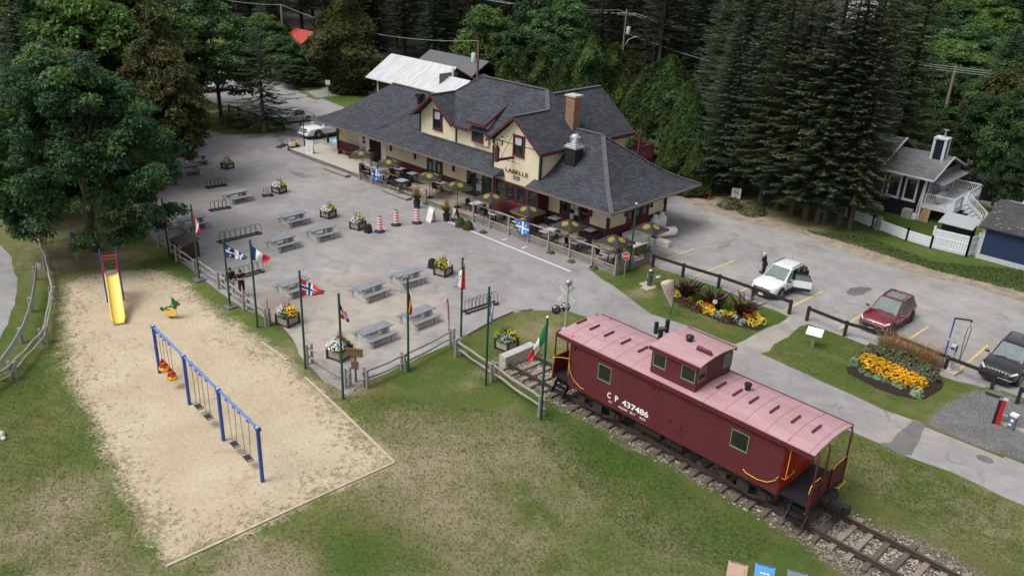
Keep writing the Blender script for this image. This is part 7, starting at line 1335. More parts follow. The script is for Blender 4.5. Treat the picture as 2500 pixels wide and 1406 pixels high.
ga=thing('garage','blue sided garage with a dark shingle roof and white lattice at its foot','garage',(0,0,0)); mb=MB(); mb.box(-12.95,-5,60.35,66.5,.3,2.35); mb.build('wall',BLUE,ga); mb=MB(); mb.slab([(-13.3,60.0,2.3),(-4.8,60.0,2.3),(-4.8,63.9,3.35),(-13.3,63.9,3.35)],.12); mb.slab([(-4.8,67.2,2.4),(-13.3,67.2,2.4),(-13.3,63.9,3.35),(-4.8,63.9,3.35)],.12); mb.build('roof',DSH,ga); mb=MB(); mb.box(-13.0,-5,60.28,60.36,0,.32); mb.box(-13.05,-12.85,60.25,60.4,0,2.3); mb.build('lattice',mat('white_lattice',(.6,.62,.64),.6,var=.1,col2=(.25,.27,.29),scale=22),ga)
mb=MB(); 
for k in range(60): x=-13.1+NR.rand()*6; y=60.2+NR.rand()*3.5; mb.cbox((x,y,2.3+(y-60)*.269+.03),(.12,.1,.03),NR.rand()*3)
mb.build('lichen_patch',mat('pale_lichen',(.30,.30,.27),.9),ga)
sh=thing('lean_to_shed','small black lean-to shed with a corrugated metal roof behind the white panel','shed',(0,0,0)); mb=MB(); mb.box(-15.75,-13.85,60.9,62.0,0,1.75); mb.build('wall',BLK,sh); mb=MB()
n=22
for k in range(n): x=-15.95+k*2.25/n; mb.slab([(x,60.5,1.72),(x+.055,60.5,1.72),(x+.055,62.1,2.15),(x,62.1,2.15)],.05); mb.slab([(x+.055,60.5,1.70),(x+.103,60.5,1.70),(x+.103,62.1,2.13),(x+.055,62.1,2.13)],.03)
mb.build('corrugated_roof',ALU,sh)
# barn and distant roofs
MR=mat('white_metal_roof',(.36,.37,.38),.6,scale=1.0,streak=(2.2,.3,1),spec=.3,col2=(.55,.56,.57)); BRD=clap('barn_red_boards',(.075,.02,.02),.2,.6,vert=True)
ba=thing('barn','long barn with a white metal roof and dark red walls behind the station','barn',(0,0,0)); mb=MB(); mb.box(-75.2,-63,58.2,64.6,0,3.1); mb.ext([(-75.2,58.2,3.0),(-75.2,64.6,3.0),(-75.2,61.0,4.9)],(9.5,0,0)); mb.build('wall',BRD,ba); mb=MB(); mb.slab([(-76.2,57.3,2.95),(-62.2,57.3,2.95),(-62.2,59.9,4.35),(-65.4,59.9,4.35),(-65.4,60.9,5.15),(-76.2,60.9,5.15)],.1); mb.slab([(-65.4,65,2.95),(-76.2,65,2.95),(-76.2,60.9,5.15),(-65.4,60.9,5.15)],.1); mb.build('roof',MR,ba)
mb=MB(); mb.beam((-76.2,57.28,2.88),(-62.2,57.28,2.88),.08,.16); mb.box(-75.3,-75.1,58.1,58.25,0,3); mb.tube([(-65.2,60.2,4.3),(-65.2,60.2,5.2)],.12,8); mb.build('trim',WTRIM,ba); mb=MB(); mb.box(-65.42,-65.38,58.5,61,3.4,4.7); mb.build('gable_board',mat('grey_boards',(.16,.16,.17),.8),ba)
def roofhouse(lab,tp,L_,D_,hr,m,wallm,rz=0,bh=2.6):
    p=G(tp[0],tp[1],hr); o=thing('house',lab,'house',(p.x,p.y,0),rz); mb=MB(); mb.box(-L_/2,L_/2,-D_/2,D_/2,0,bh); mb.build('wall',wallm,o); mb=MB(); mb.slab([(-L_/2-.4,-D_/2-.5,bh-.1),(L_/2+.4,-D_/2-.5,bh-.1),(L_/2+.4,0,hr),(-L_/2-.4,0,hr)],.12); mb.slab([(L_/2+.4,D_/2+.5,bh-.1),(-L_/2-.4,D_/2+.5,bh-.1),(-L_/2-.4,0,hr),(L_/2+.4,0,hr)],.12); mb.build('roof',m,o); mb=MB(); mb.box(-.6,.6,-D_/2-.04,-D_/2,1,2); mb.build('window',GLASS,o)
roofhouse('house with a bright red metal roof half hidden by far trees',(745,74),5,5,4.0,mat('bright_red_metal_roof',(.36,.045,.03),.6,var=.2,scale=2),mat('tan_wall',(.3,.24,.18),.8))
roofhouse('far building with a pale roof at the top left between trees',(440,12),8,8,4.6,MR,mat('pale_wall',(.4,.4,.4),.8))
roofhouse('house with a dark grey roof just behind the barn',(1120,135),9,9,5.2,mat('dark_slate_roof',(.10,.105,.115),.8,var=.15),mat('grey_wall',(.35,.35,.35),.8))
roofhouse('far building with a pale roof at the top right among the trees',(2130,2),9,8,4.6,mat('pale_grey_roof',(.3,.31,.33),.7,var=.1),mat('pale_wall',(.4,.4,.4),.8))
# ================================================================ UTILITY POLES AND WIRES
PW=mat('grey_pole_wood',(.20,.165,.14),.9,var=.25,scale=3,streak=(6,6,.4)); PWB=mat('brown_pole_wood',(.18,.11,.075),.9,var=.25,scale=3)
def upole(lab,px,py,h,m,arms=True,trans=None,lamp=False):
    p=G(px,py,h); o=thing('utility_pole',lab,'utility pole',(p.x,p.y,0)); mb=MB(); mb.tube([(0,0,0),(0,0,h)],[.17,.12],9); mb.build('pole',m,o)
    if arms: mb=MB(); mb.beam(-RH*1.15+Vector((0,0,h-.45)),RH*1.15+Vector((0,0,h-.45)),.1,.12); mb.build('crossarm',m,o); mb=MB(); [mb.tube([RH*x+Vector((0,0,h-.4)),RH*x+Vector((0,0,h-.15))],.05,6) for x in (-1.0,1.0)]; mb.tube([(0,0,h),(0,0,h+.2)],.05,6); mb.build('insulator',WTRIM,o)
    if trans: mb=MB(); mb.lathe([(.26,h-trans-.9),(.27,h-trans),(.1,h-trans+.08)],12,(RH.x*trans_s*.45,RH.y*trans_s*.45,0)); mb.build('transformer',mat('grey_transformer',(.36,.40,.44),.5,var=.06),o)
    if lamp: mb=MB(); mb.tube([(0,0,h-4.6),RH*.6+Vector((0,0,h-3.4)),RH*1.7+Vector((0,0,h-3.0))],.05,6); mb.cbox(RH*1.9+Vector((0,0,h-3.0)),(.5,.2,.12),math.atan2(RH.y,RH.x)); mb.build('street_lamp',GREYM,o)
    return Vector((p.x,p.y,h))
trans_s=-1; U1=upole('brown utility pole with a grey transformer behind the barn roof',1168,100,8.0,PWB,False,1.3); trans_s=1; U2=upole('grey utility pole with transformer and curved street lamp above the cedars',1530,28,9.5,PW,True,1.9,True); U3=upole('leaning looking grey utility pole at the upper right',2335,160,8.5,PW,False); U4=upole('thin grey utility pole at the upper left above the trees',686,12,8.5,PW,False)
def wire(lab,a,b,sag=.8,grp=None,r=.022):
    mb=MB(); mb.tube([a+(b-a)*(t/14)+Vector((0,0,-4*sag*(t/14)*(1-t/14))) for t in range(15)],r,5); tag(mb.build('overhead_wire',mat('weathered_wire',(.30,.31,.32),.5,var=.1)),lab,'wire',grp)
wire('overhead wire sagging between the thin upper left pole and the brown transformer pole',U4,U1,1.3); wire('overhead wire running out of frame from the thin upper left pole',U4,G(420,-40,8.5),.8)
for i,dz in enumerate((0,-.28,-.3)): 
    wire('overhead line running right from the crossarm pole towards the spruces',U2+RH*(i-1)+Vector((0,0,dz+.1)),G(1990,125,9)+RH*(i-1)*.9,.6,'overhead lines right of the crossarm pole'); wire('overhead line running left from the crossarm pole',U2+RH*(i-1)+Vector((0,0,dz+.1)),G(1150,-10,10)+RH*(i-1),.6,'overhead lines left of the crossarm pole')
wire('low overhead cable from the crossarm pole down behind the spruces',U2+Vector((0,0,-2.6)),G(1900,190,7),.4)
for i in range(3): wire('overhead line at the right edge running past the upper right pole',G(2150,138+i*5,8.6),G(2640,190+i*6,8.6),.3,'overhead lines past the upper right pole')
p=G(802,241); o=thing('street_sign','small white street sign on a thin post on the far lawn','sign',p,math.atan2(RH.y,RH.x)); mb=MB(); mb.tube([(0,0,0),(0,0,2)],.035,6); mb.build('post',GREYM,o); mb=MB(); mb.box(-.25,.25,-.03,0,1.55,2.05); mb.build('plate',WTRIM,o)
sheet('dirt_yard',GP([(2352,398),(2378,386),(2372,420),(2420,462),(2470,500),(2520,540),(2420,505),(2345,470),(2335,430)]),edged('dirt_yard',lambda t:mix_n(t,noise_n(t,.8,5),(.38,.33,.30),(.48,.43,.40)),1.,.5,.4),.5,1.,.01)
sheet('far_lane',GP([(2330,285),(2420,300),(2500,330),(2500,345),(2420,315),(2330,297)]),edged('far_lane',lambda t:mix_n(t,noise_n(t,.6,5),(.3,.3,.31),(.36,.36,.37)),.8,.5,.3),.8,1.,.01)
# ================================================================ TREES
BARK=mat('grey_bark',(.075,.06,.05),.95,var=.4,scale=5,streak=(3,3,.6),bump=.6,bscale=20); BARKL=mat('pale_bark',(.20,.185,.17),.95,var=.3,scale=4,streak=(3,3,.6))
CROWN=leafmat('tree_leaves',.38,.55,.25); NEEDLE=leafmat('conifer_needles',.25,.7,.15)
def quads(c,nr,s,asp,rs):
    n=len(c); nr=nr/np.linalg.norm(nr,axis=1)[:,None]; a=np.cross(nr,rs.randn(n,3)); a/=np.linalg.norm(a,axis=1)[:,None]; b=np.cross(nr,a); s=s[:,None]
    return np.stack([c-a*s*1.05,c-b*s*asp,c+a*s*1.05,c+b*s*asp],1)
def decid(seed,h,R,nc,nl,ls,cols,zc=.58,rz=.46,trunk_m=None,cr=(.2,.34),tr=.2,lobes=5):
    r=np.random.RandomState(seed); cs=[]; lob=[(r.randn(3),.16+.2*r.rand()) for _ in range(lobes)]
    while len(cs)<nc:
        v=r.randn(3); v/=np.linalg.norm(v)
        if v[2]<-.75: continue
        k=.45+.55*r.rand()**.45
        bump=1+sum(a*max(0,(v@d)/np.linalg.norm(d)-.55)*2 for d,a in lob)-.12*r.rand()
        cs.append(np.array([v[0]*R*k*bump*(1-.25*max(0,v[2])),v[1]*R*k*bump*(1-.25*max(0,v[2])),h*zc+v[2]*h*rz*k*min(bump,1.12)]))
    P_=[];C_=[]
    for c in cs:
        rr=R*(cr[0]+(cr[1]-cr[0])*r.rand()); n=int(nl*(.7+.6*r.rand())); d=r.randn(n,3); d/=np.linalg.norm(d,axis=1)[:,None]; d[:,2]=np.where(d[:,2]<-.2,np.abs(d[:,2]),d[:,2])
        pos=c+d*np.array([rr,rr,rr*.8])*(.35+.8*r.rand(n)[:,None]); nr=d*.7+np.array([0,0,.5])+r.randn(n,3)*.6
        P_.append(quads(pos,nr,ls*(.6+.8*r.rand(n)),.5,r)); base=np.array(cols[r.randint(len(cols))])*(.86+.28*r.rand()); C_.append(base*(.65+.7*r.rand(n)[:,None]))
    me=np_faces('crown',np.concatenate(P_),np.concatenate(C_),CROWN)
    mb=MB(); mb.tube([(0,0,-.1),(.05,0,h*.25),(0,.1,h*.5),(.1,0,h*.75)],[tr,tr*.8,tr*.5,tr*.15],9)
    for i in range(10): c=Vector(cs[r.randint(len(cs))]); z0=h*(.18+.4*r.rand()); mid=Vector((c.x*.45,c.y*.45,z0+(c.z-z0)*.6)); mb.tube([(0,0,z0),mid,c],[tr*.4,tr*.25,tr*.08],6)
    return me,mb.mesh('trunk',trunk_m or BARK)
def conif(seed,h,R,cols,z0=.1,dz=.38,nb=7,droop=.25,tw=.3,thin=1.0,trunk_m=None,ragged=.35,power=.8,step=.17,wd=.05):
    r=np.random.RandomState(seed); P_=[];C_=[]; z=h*z0
    while z<h-.15:
        t=(z-h*z0)/(h*(1-z0)); L0=R*((1-t)**power)*(.7+.3*min(1,t/.08))+.12; n=max(4,int(nb*(1-.3*t)*thin)); wl=.8+.4*r.rand()
        for i in range(n):
            a=2*PI*(i+r.rand())/n; L_=L0*wl*(1-ragged*.6+ragged*1.1*r.rand()); bz=z+dz*(r.rand()-.5); u=np.array([math.cos(a),math.sin(a),0]); w=np.array([-u[1],u[0],0]); ns=max(3,int(L_/step)); col=np.array(cols[r.randint(len(cols))])*(.82+.36*r.rand()); dr=droop*(.5+1.0*r.rand()); rise=.3*(t-.15)
            s_=(np.arange(ns)+.3)/ns
            for j in range(ns):
                s0=s_[j]; p=u*L_*s0+np.array([0,0,bz+L_*(rise*s0-dr*s0**1.5+.75*dr*s0**4)])+w*.05*L_*math.sin(3*s0+i)
                for sd in (-1,1):
                    l=tw*(.35+1.0*min(1,s0*3)*(1.1-.75*s0))*(.6+.8*r.rand()); tip=p+w*sd*l*(.7+.4*r.rand())+u*l*(.5+.5*r.rand())+np.array([0,0,-l*(.05+.35*r.rand())]); k=u*wd*(.6+.8*r.rand())
                    P_.append([p-k,p+k,tip+k*.6,tip-k*.5]); C_.append(col*(.82+.36*r.rand()))
                q=p+u*step*1.2+np.array([0,0,.03-.14*r.rand()]); hw=wd*(1.2+r.rand()); P_.append([p-w*hw,p+w*hw,q+w*hw*.7,q-w*hw*.7]); C_.append(col*(.85+.4*r.rand()))
        z+=dz*(.8+.4*r.rand())
    me=np_faces('crown',np.array(P_),np.array(C_),NEEDLE); mb=MB(); mb.tube([(0,0,-.1),(0,0,h*.5),(0,0,h)],[h*.013+.05,h*.008+.03,.02],8); return me,mb.mesh('trunk',trunk_m or BARK)
def cedar(seed,h,R,n,cols,z0=.03,size=.2):
    r=np.random.RandomState(seed); lob=[(r.rand()*2*PI,r.rand(),.25+.3*r.rand()) for _ in range(26)]
    t=r.rand(n)**.9; a=r.rand(n)*2*PI; prof=np.where(t<.25,.72+1.1*t,1.0-((t-.25)/.75)**2.1*.93); rad=R*prof
    bump=np.ones(n)
    for la,lt,am in lob: da=np.minimum(np.abs(a-la),2*PI-np.abs(a-la)); bump+=am*np.exp(-(da/.35)**2-((t-lt)/.09)**2)-.012
    rad=rad*bump*(1-.35*r.rand(n)**2.2); c=np.stack([rad*np.cos(a),rad*np.sin(a),h*z0+h*(1-z0)*t+.15*(bump-1)*h*.1],1)
    u=np.stack([np.cos(a),np.sin(a),np.zeros(n)],1); nr=u+r.randn(n,3)*.5+np.array([0,0,.35]); nr/=np.linalg.norm(nr,axis=1)[:,None]
    upv=np.array([0,0,1.0])+u*.35+r.randn(n,3)*.25; b=upv-nr*(upv*nr).sum(1)[:,None]; b/=np.linalg.norm(b,axis=1)[:,None]; w=np.cross(nr,b); s=(size*(.6+.8*r.rand(n)))[:,None]
    P_=np.stack([c-b*s-w*s*.15,c-w*s*.5,c+b*s*1.0,c+w*s*.5],1); ci=(np.floor(a*3.2)+np.floor(t*9)*7).astype(int); cl=np.array(cols)[ci%len(cols)]; C_=cl*(.7+.55*r.rand(n)[:,None])*np.clip(.75+.5*(bump-.75),.7,1.3)[:,None]
    me=np_faces('crown',P_,C_,NEEDLE); mb=MB(); mb.tube([(0,0,-.1),(0,0,h*.7)],[.18,.06],8); return me,mb.mesh('trunk',BARK)
def addtree(name,meshes,loc,lab,cat='tree',group=None,sc=1,rz=None):
    o=thing(name,lab,cat,(loc[0],loc[1],0),random.random()*6.28 if rz is None else rz,group); o.scale=sc if isinstance(sc,tuple) else (sc,sc,sc)
    for n,m in zip(('crown','trunk'),meshes): c=bpy.data.objects.new(n,m); COL.objects.link(c); c.parent=o
    return o
gm1=[(.052,.11,.036),(.07,.14,.043),(.043,.092,.032),(.085,.15,.045)]
MG=[(.036,.090,.036),(.050,.115,.044),(.030,.072,.032),(.062,.13,.045),(.085,.15,.045)]
bigm=decid(3,11.8,4.3,360,270,.12,MG,zc=.50,rz=.475,cr=(.11,.21),tr=.32,lobes=10)
D1=decid(11,10,3.4,170,150,.16,gm1,tr=.2,cr=(.15,.28)); D2=decid(12,10.5,3.6,170,150,.16,[(.072,.143,.033),(.111,.182,.039),(.085,.156,.039)],tr=.2,cr=(.15,.28)); D3=decid(13,9,3.0,160,150,.15,[(.085,.108,.034),(.10,.110,.034),(.075,.105,.032),(.125,.108,.035)],tr=.2,cr=(.15,.28)); D4=decid(14,11,3.8,170,150,.17,[(.039,.081,.029),(.034,.068,.026),(.052,.098,.033)],tr=.22,cr=(.15,.28)); D5=decid(15,11,3.2,180,140,.15,[(.065,.143,.046),(.091,.182,.058),(.058,.117,.039)],zc=.58,rz=.46,tr=.18,cr=(.14,.27))
sc1=[(.052,.078,.044),(.062,.084,.046),(.070,.082,.044),(.043,.066,.041)]; sc2=[(.064,.080,.046),(.072,.080,.046),(.056,.074,.044),(.082,.084,.048)]; sc3=[(.046,.074,.046),(.055,.084,.052),(.062,.088,.048)]
S1=conif(21,17,3.0,sc1,z0=.13,dz=.3,nb=10,tw=.36,ragged=.5); S2=conif(22,18,3.1,sc2,z0=.15,dz=.31,nb=10,tw=.36,droop=.3,ragged=.55,power=.7); S3=conif(23,16,2.7,sc3,z0=.11,dz=.3,nb=10,tw=.36,droop=.2,ragged=.5); S4=conif(24,9.5,2.9,sc1,z0=.14,nb=8,droop=.16,ragged=.4,trunk_m=BARKL)
PN1=conif(31,18,2.6,[(.023,.035,.023),(.031,.036,.022),(.018,.029,.021)],z0=.36,dz=.5,nb=7,droop=.12,tw=.42,step=.3,wd=.09,power=.55,thin=.9); PN2=conif(32,17,2.8,[(.031,.033,.023),(.039,.035,.023),(.025,.031,.021)],z0=.42,dz=.5,nb=7,droop=.1,tw=.42,step=.3,wd=.09,power=.5,thin=.9)
C1=cedar(41,7,1.9,15000,[(.060,.098,.026),(.045,.085,.024),(.085,.11,.028),(.052,.09,.026)]); C2=cedar(42,9.5,3.0,22000,[(.045,.095,.026),(.06,.11,.03),(.038,.08,.024),(.085,.115,.03)],size=.2); C3=cedar(43,12,2.9,20000,[(.070,.085,.028),(.085,.09,.028),(.06,.08,.027),(.10,.092,.03)],size=.22)
# big maple
p=G(232,612); addtree('maple_tree',bigm,p,'big dark green maple overhanging the picnic tables and playground','tree',None,1.0,.6)
# trees given by the photo position of their top, their distance and crown radius
MH={}
def dims(m):
    if m[0].name not in MH:
        n=len(m[0].vertices); co=np.zeros(n*3,np.float32); m[0].vertices.foreach_get('co',co); co=co.reshape(-1,3); MH[m[0].name]=(np.percentile(co[:,2],99.7),np.percentile(np.hypot(co[:,0],co[:,1]),96))
    return MH[m[0].name]
def AT(name,m,px,py,d,R,lab,group=None,base=None):
    v=fw*FPX+CR*(px-1250)-CU*(py-703); k=d/math.hypot(v.x,v.y); h=max(1.5,CAMH+v.z*k); mh,mr=dims(m)
    p=(v.x*k,v.y*k) if base is None else G(*base)
    if base is not None: d=math.hypot(p[0],p[1]); h=CAMH+(p[0]*v.x+p[1]*v.y)/(v.x**2+v.y**2)*v.z
    addtree(name,m,p,lab,'tree',group,(R/mr,R/mr,h/mh))
AT('spruce_tree',S4,625,70,0,3.3,'lone spruce with bare lower limbs between the lawn and the silver sedan',base=(645,322))
AT('leafy_tree',D5,540,-12,0,4.7,'tall light green leafy tree with a dark trunk on the far lawn',base=(541,292))
AT('cedar_tree',C3,850,-35,0,4.2,'large brownish green cedar beside the dirt drive left of the barn',base=(848,226))
for px,py,d,R,m,nm,lab in ((25,25,62,3.0,S3,'pine_tree','dark bushy pine at the upper left corner behind the maple'),(85,-90,78,4,D4,'leafy_tree','tall dark tree at the far upper left'),(190,-70,74,4.6,D2,'leafy_tree','tall olive green tree at the top left edge of the photo'),(290,-60,78,4.6,D3,'leafy_tree','tall brownish tree directly above the maple crown'),(365,-20,84,4.4,D2,'leafy_tree','yellowish green tree right behind the big maple'),(385,105,68,3.2,D3,'leafy_tree','brown tinged tree just right of the big maple crown'),(402,225,66,1.8,D3,'leafy_tree','low brownish tree between the maple and the small shelter'),(0,-60,88,5,D2,'leafy_tree','olive tree at the very top left corner of the photo'),(150,110,66,3.6,D3,'leafy_tree','brownish tree peeking over the left of the maple crown'),(60,220,60,3,D4,'leafy_tree','dark leafy tree at the left edge beside the maple crown'),(330,-110,95,5,D4,'leafy_tree','dark tree towering behind the yellowish tree'),(690,90,108,3.2,D1,'leafy_tree','small leafy tree in front of the thin utility pole'),(735,115,112,2.8,D4,'leafy_tree','dark small tree left of the red roofed house'),(783,70,114,2.2,D5,'leafy_tree','slender green tree in front of the red roofed house'),(650,35,112,3.2,D2,'leafy_tree','light green tree behind the lone spruce'),(815,130,112,2.6,D4,'leafy_tree','dark bushy tree below the red roofed house'),(665,15,128,2.6,C3,'cedar_tree','dark cedar at the foot of the thin utility pole'),(755,165,106,2.3,D4,'leafy_tree','low dark tree beside the dirt drive'),(715,160,104,2.2,D4,'leafy_tree','low dark tree at the bend of the far road')):
    AT(nm,m,px,py,d,R,lab)
for px,py,d,R,m,lab in ((1200,18,100,4.0,D2,'bright green maple rising behind the brown transformer pole'),(1262,70,97,3.2,D1,'green maple just right of the brown transformer pole'),(1310,-8,108,4.4,D4,'tall dark green maple behind the station ridge'),(1375,-15,106,4.6,D5,'tall maple with pale leaves in the middle behind the station'),(1428,40,104,3.2,D5,'pale green maple at the right of the maple group'),(1345,85,98,3.6,D1,'maple low between the tall maples behind the station'),(1165,115,100,2.4,D4,'dark low tree against the brown transformer pole'),(1160,185,93,1.6,D4,'low dark tree at the right end of the barn roof')):
    AT('maple_tree',m,px,py,d,R,lab)
for px,py,d,R,m,lab in ((1235,148,84,2.5,C1,'leftmost cedar of the row behind the station ridge'),(1275,118,86,2.6,C1,'second cedar from the left in the row behind the station ridge'),(1325,128,86,2.7,C1,'third cedar from the left in the row behind the station ridge'),(1375,145,84,2.6,C1,'fourth cedar from the left, behind the brick chimney'),(1412,116,86,2.7,C1,'fifth cedar from the left, left of the biggest cedar of the row'),(1450,90,84,3.5,C2,'biggest cedar of the row behind the brick chimney'),(1500,108,86,3.0,C1,'yellowish cedar below the crossarm pole'),(1540,125,90,2.6,C3,'brownish cedar right below the crossarm pole transformer'),(1640,138,74,3.9,C2,'broad bright green cedar right of the station roof'),(1572,175,76,3.0,C2,'cedar touching the left side of the broad bright green cedar'),(1575,262,71,2.0,C1,'small cedar in front of the broad bright green cedar'),(1688,200,72,2.6,C2,'cedar touching the right side of the broad bright green cedar'),(1705,345,66,1.6,C1,'low green cedar beside the brown board fence'),(1640,335,66,1.8,C1,'low cedar peeking over the right end of the station roof')):
    AT('cedar_tree',m,px,py,d,R,lab)
# spruce row at the parking lot
ROW=[(1745,468,S3,.95),(1805,478,S1,1.0),(1857,503,S1,1.0),(1897,513,S2,1.0),(1931,526,S3,1.05),(1965,537,S2,.98),(1994,545,S1,1.0),(2012,545,S3,1.0),(2047,553,S2,.98),(2072,563,S2,.8)]
ORD=['just left of the prohibition sign, first of the tall row','directly behind the prohibition sign','first to the right of the prohibition sign','second to the right of the prohibition sign','third to the right of the prohibition sign','fourth to the right of the prohibition sign','fifth to the right of the prohibition sign','sixth to the right of the prohibition sign','seventh to the right, next to the last of the row','last of the row, nearest the navy house']
for (px,py,m,s),w in zip(ROW,ORD): p=G(px,py); addtree('spruce_tree',m,p,'tall dark spruce '+w,sc=(s*random.uniform(.85,1.2),s*random.uniform(.85,1.2),s*random.uniform(.88,1.12)),group='tall spruces along the parking lot')
rr=random.Random(5)
for i in range(15):
    x=-41+i*1.25+rr.uniform(-.6,.6); y=66+rr.uniform(-2,9); addtree('spruce_tree',(S1,S2,S3)[i%3],(x,y),'dark spruce standing deep behind the front row beyond the parking lot',sc=rr.uniform(.95,1.15),group='dark spruces behind the front row')
for px,py,d,R,m,nm,lab in ((2210,120,100,2.6,D5,'leafy_tree','bright green tree between the spruce row and the upper right pole'),(2275,145,98,3.3,D1,'maple_tree','bright green maple in front of the upper right pole'),(2320,262,88,1.8,D1,'leafy_tree','low green tree right behind the navy house chimney'),(2245,265,92,2.6,D4,'leafy_tree','dark tree behind the left end of the navy house roof'),(2180,250,88,2.6,D4,'leafy_tree','dark tree between the spruces and the navy house roof'),(2455,160,86,2.6,D3,'leafy_tree','brownish dark tree at the right edge above the yard'),(2430,235,80,2.7,D4,'leafy_tree','big dark green tree overhanging the pale yard at the right'),(2505,215,76,2.4,D1,'leafy_tree','green tree cut by the right edge of the photo'),(2490,370,74,1.7,D4,'leafy_tree','lower dark tree by the garage at the right edge'),(2485,70,100,3,S3,'conifer_tree','brown tinged conifer at the upper right edge'),(2350,330,86,1.0,D2,'leafy_tree','small light green shrub tree beside the chimney of the navy house'),(2400,265,104,2.6,D1,'leafy_tree','leafy tree behind the overhanging dark tree')):
    AT(nm,m,px,py,d,R,lab)
k=0
for px,py in ((2200,10),(2240,60),(2260,20),(2290,90),(2310,45),(2330,10),(2350,105),(2370,60),(2395,25),(2400,130),(2420,75),(2440,20),(2460,110),(2470,55),(2490,15),(2510,90),(2160,40),(2210,90),(2340,140),(2380,170),(2230,-15),(2290,-10),(2370,-15),(2430,-20),(2490,-20),(2520,150)):
    AT('leafy_tree',(D1,D2,D5,D2,D4)[k%5],px,py,165-py*.4+rr.uniform(-10,10),rr.uniform(4.2,5.6),'leafy tree of the far green wood at the upper right','leafy trees of the far wood at the upper right'); k+=1
# pine forest behind
FLOOR=mat('forest_litter',(.022,.018,.013),1.0,var=.5,scale=.5)
flat('forest_floor',[Vector(v) for v in ((-260,96,0),(-150,84,0),(-108,74,0),(-92,80,0),(-70,93,0),(-48,64,0),(-33,62,0),(-27,74,0),(-40,110,0),(-60,200,0),(-160,420,0),(-500,420,0),(-500,160,0))],FLOOR,.003,jit=.6,step=6)
for i in range(165):
    px=540+1400*((i*.618)%1); d0=122 if px<1120 else 118 if px<1450 else 100
    d=d0+rr.random()**1.3*85; v=fw*FPX+CR*(px-1250)-CU*(0-703); k=d/math.hypot(v.x,v.y)
    if 700<px<830 and d<150: continue
    addtree('pine_tree',(PN1,S2,PN2,S1,S3)[i%5],(v.x*k,v.y*k),'tall dark conifer of the forest behind the station',sc=rr.uniform(.95,1.25),group='dark conifers of the forest behind the station')
# a denser far wall of wood that reads as one mass
base=np.zeros(0)
def far_mass(name,lab,pts,meshes,seed):
    r=np.random.RandomState(seed); PP=[];CC=[]
    for (x,y,s) in pts:
        me=meshes[r.randint(len(meshes))]; n=len(me.polygons); co=np.zeros(len(me.vertices)*3,np.float32); me.vertices.foreach_get('co',co); co=co.reshape(n,4,3); cl=np.zeros(len(me.vertices)*4,np.float32); me.color_attributes['Col'].data.foreach_get('color',cl); cl=cl.reshape(n,4,4)[:,0,:3]
        sel=r.rand(n)<.5; co=co[sel]; cl=cl[sel]; cen=co.mean(1,keepdims=True); co=cen+(co-cen)*1.45; a=r.rand()*6.28; c_,s_=math.cos(a),math.sin(a); q=co.copy(); q[...,0]=(co[...,0]*c_-co[...,1]*s_)*s+x; q[...,1]=(co[...,0]*s_+co[...,1]*c_)*s+y; q[...,2]=co[...,2]*s; PP.append(q); CC.append(cl*(.8+.4*r.rand()))
    o=bpy.data.objects.new(name,np_faces(name,np.concatenate(PP),np.concatenate(CC),CROWN)); COL.objects.link(o); tag(o,lab,'wood',None,'stuff')
pts=[]
for i in range(60): px=rr.uniform(-150,1900); g=G(px,rr.uniform(-60,20)); pts.append((g.x,g.y,rr.uniform(1.0,1.3)))
far_mass('distant_forest','dark far forest closing the view along the top of the photo',pts,[PN1[0],PN2[0],S1[0]],4)
pts=[]
for i in range(40): px=rr.uniform(2050,2700); g=G(px,rr.uniform(-120,-10)); g*=.75+.25*rr.random(); pts.append((g.x,g.y,rr.uniform(1.0,1.4)))
far_mass('distant_green_wood','far leafy wood at the very top right of the photo',pts,[D1[0],D2[0],D4[0]],5)
# lawn shrubs, fallen leaves, grass tufts
p=G(575,305); o=clump('shrub_bed',700,1.7,.9,[(.04,.07,.02),(.07,.08,.025),(.05,.06,.02)],.09,None,seed=3); o.location=p; o.scale=(1.3,.8,1); tag(o,'low dark green shrub bed between the leafy tree and the spruce on the lawn','shrub')
for k,(px,py,R,h) in enumerate(((1780,505,1.0,.8),(1835,520,1.1,.9))):
    p=G(px,py); o=clump('undergrowth',420,R,h,[(.04,.065,.02),(.06,.075,.025),(.08,.07,.03)],.07,None,seed=px); o.location=p; tag(o,'scrubby undergrowth along the grass strip below the spruces','undergrowth','scrubby undergrowth below the spruces')
for k,(px,py,hh) in enumerate(((2142,560,1.0),(2109,545,.8))): p=G(px,py); mb=MB(); mb.tube([(0,0,0),(.05,0,hh*.6),(0,.05,hh)],[.3,.26,.22],9,sm=False); o=mb.build('tree_stump',BARKL); o.location=p; tag(o,('larger' if k==0 else 'smaller')+' grey tree stump left standing by the white board fence','stump')
r=np.random.RandomState(9); pp=[];cc=[]
def tufts(poly_px,n,size,cols,keep=None):
    P_=[G(*p) for p in poly_px]; x0,x1=min(p.x for p in P_),max(p.x for p in P_); y0,y1=min(p.y for p in P_),max(p.y for p in P_)
    c=np.stack([x0+(x1-x0)*r.rand(n*3),y0+(y1-y0)*r.rand(n*3),np.zeros(n*3)],1); c=c[sdist(c,P_)>.05][:n]
    for b in range(5):
        a=r.rand(len(c))*6.28; l=size*(.5+r.rand(len(c))); p0=c+np.stack([r.randn(len(c)),r.randn(len(c)),np.zeros(len(c))],1)*size*.45; w=np.stack([-np.sin(a),np.cos(a),np.zeros(len(c))],1)*size*.12; t=p0+np.stack([np.cos(a)*l*.7,np.sin(a)*l*.7,l*.8],1)
        pp.append(np.stack([p0-w,p0+w,t+w*.3,t-w*.3],1)); cc.append(np.array(cols)[r.randint(0,len(cols),len(c))]*(.7+.6*r.rand(len(c)))[:,None])
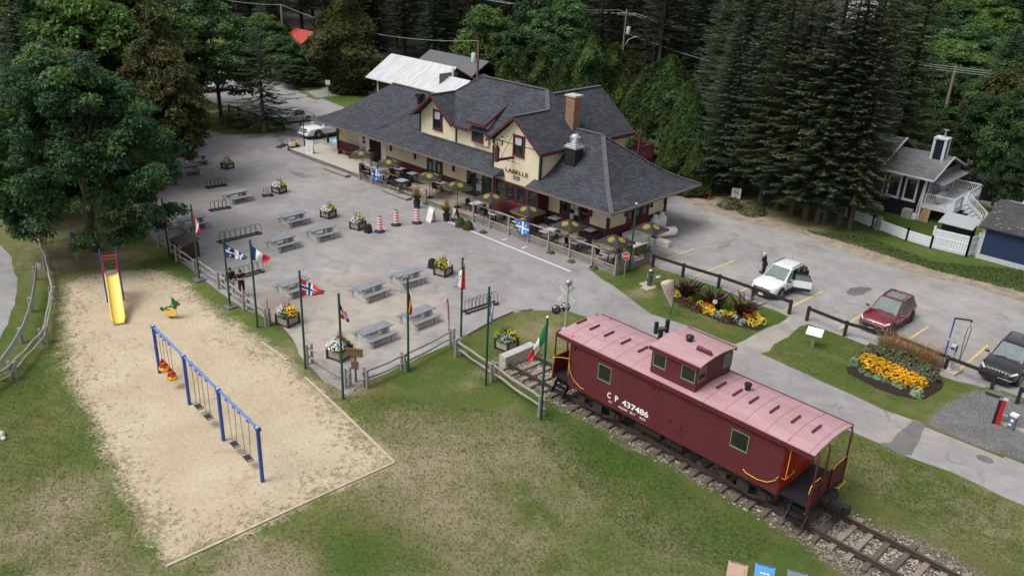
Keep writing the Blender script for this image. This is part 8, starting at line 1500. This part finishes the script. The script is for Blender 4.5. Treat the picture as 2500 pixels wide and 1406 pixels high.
GC=[(.08,.115,.03),(.10,.125,.035),(.13,.135,.05),(.07,.105,.025)]
tufts([(150,800),(330,820),(420,1330),(600,1296),(800,1204),(963,1130),(860,1030),(700,1100),(450,1250),(300,1000)],420,.055,[(.12,.12,.045),(.15,.135,.06),(.10,.11,.035)])
tufts([(160,690),(350,658),(640,832),(740,915),(963,1130),(430,1372),(155,850)],120,.05,[(.12,.125,.045),(.15,.13,.06)])
tufts([(0,900),(150,820),(400,1350),(400,1406),(0,1406)],4000,.05,GC)
tufts([(400,1400),(960,1135),(1330,1040),(1850,1406)],5000,.05,GC)
tufts([(1330,1010),(1450,1050),(1900,1330),(1800,1406),(1550,1330),(1300,1080)],4000,.05,[(.06,.10,.015),(.055,.11,.02),(.04,.085,.012)])
tufts([(1900,1180),(2060,1050),(2500,1250),(2500,1400),(2100,1200)],3000,.05,GC)
tufts([(730,880),(900,960),(1330,1020),(1300,1080),(980,1130),(740,930)],2600,.05,GC)
tufts([(1500,700),(1590,655),(1930,775),(1800,838),(1670,790)],2600,.045,[(.05,.10,.018),(.06,.115,.022)])
tufts([(1870,865),(1975,790),(2320,930),(2240,1000),(2100,965)],2600,.045,GC)
tufts([(1950,560),(2280,660),(2500,715),(2500,660),(2280,640),(2120,580)],2500,.13,[(.05,.10,.018),(.07,.12,.025),(.09,.11,.03)])
o=bpy.data.objects.new('grass_tufts',np_faces('grass_tufts',np.concatenate(pp),np.concatenate(cc),LFM)); COL.objects.link(o); tag(o,'short grass blades and weeds growing over the lawns and in the sand','grass',None,'stuff')
# gravel stones along the track
n=9000; r=np.random.RandomState(4); xs=-25.5+28*r.rand(n); ns=r.randn(n)*.75; ok=(np.abs(ns)<1.6)&((np.abs(np.abs(ns)-.755)>.08)); xs,ns=xs[ok],ns[ok]; c=np.array([TP(a,b,.03) for a,b in zip(xs,ns)]); m=len(c); s=.018+.024*r.rand(m)
d=r.randn(m,4,3)*.35+np.array([[-1,-1,0],[1,-1,0],[1,1,0],[-1,1,0]])[None]; d[:,:,2]=.25*r.rand(m,4); P1=c[:,None,:]+d*s[:,None,None]; P1[:,:,2]+=.012
col=np.array([(.36,.31,.26),(.26,.22,.18),(.46,.42,.37),(.18,.155,.13)])[r.randint(0,4,m)]*(.8+.4*r.rand(m))[:,None]
o=bpy.data.objects.new('ballast_stones',np_faces('ballast_stones',P1,col,leafmat('stone_chips',0,.9,.2))); COL.objects.link(o); tag(o,'loose pale ballast stones between and beside the rails','ballast',None,'stuff')
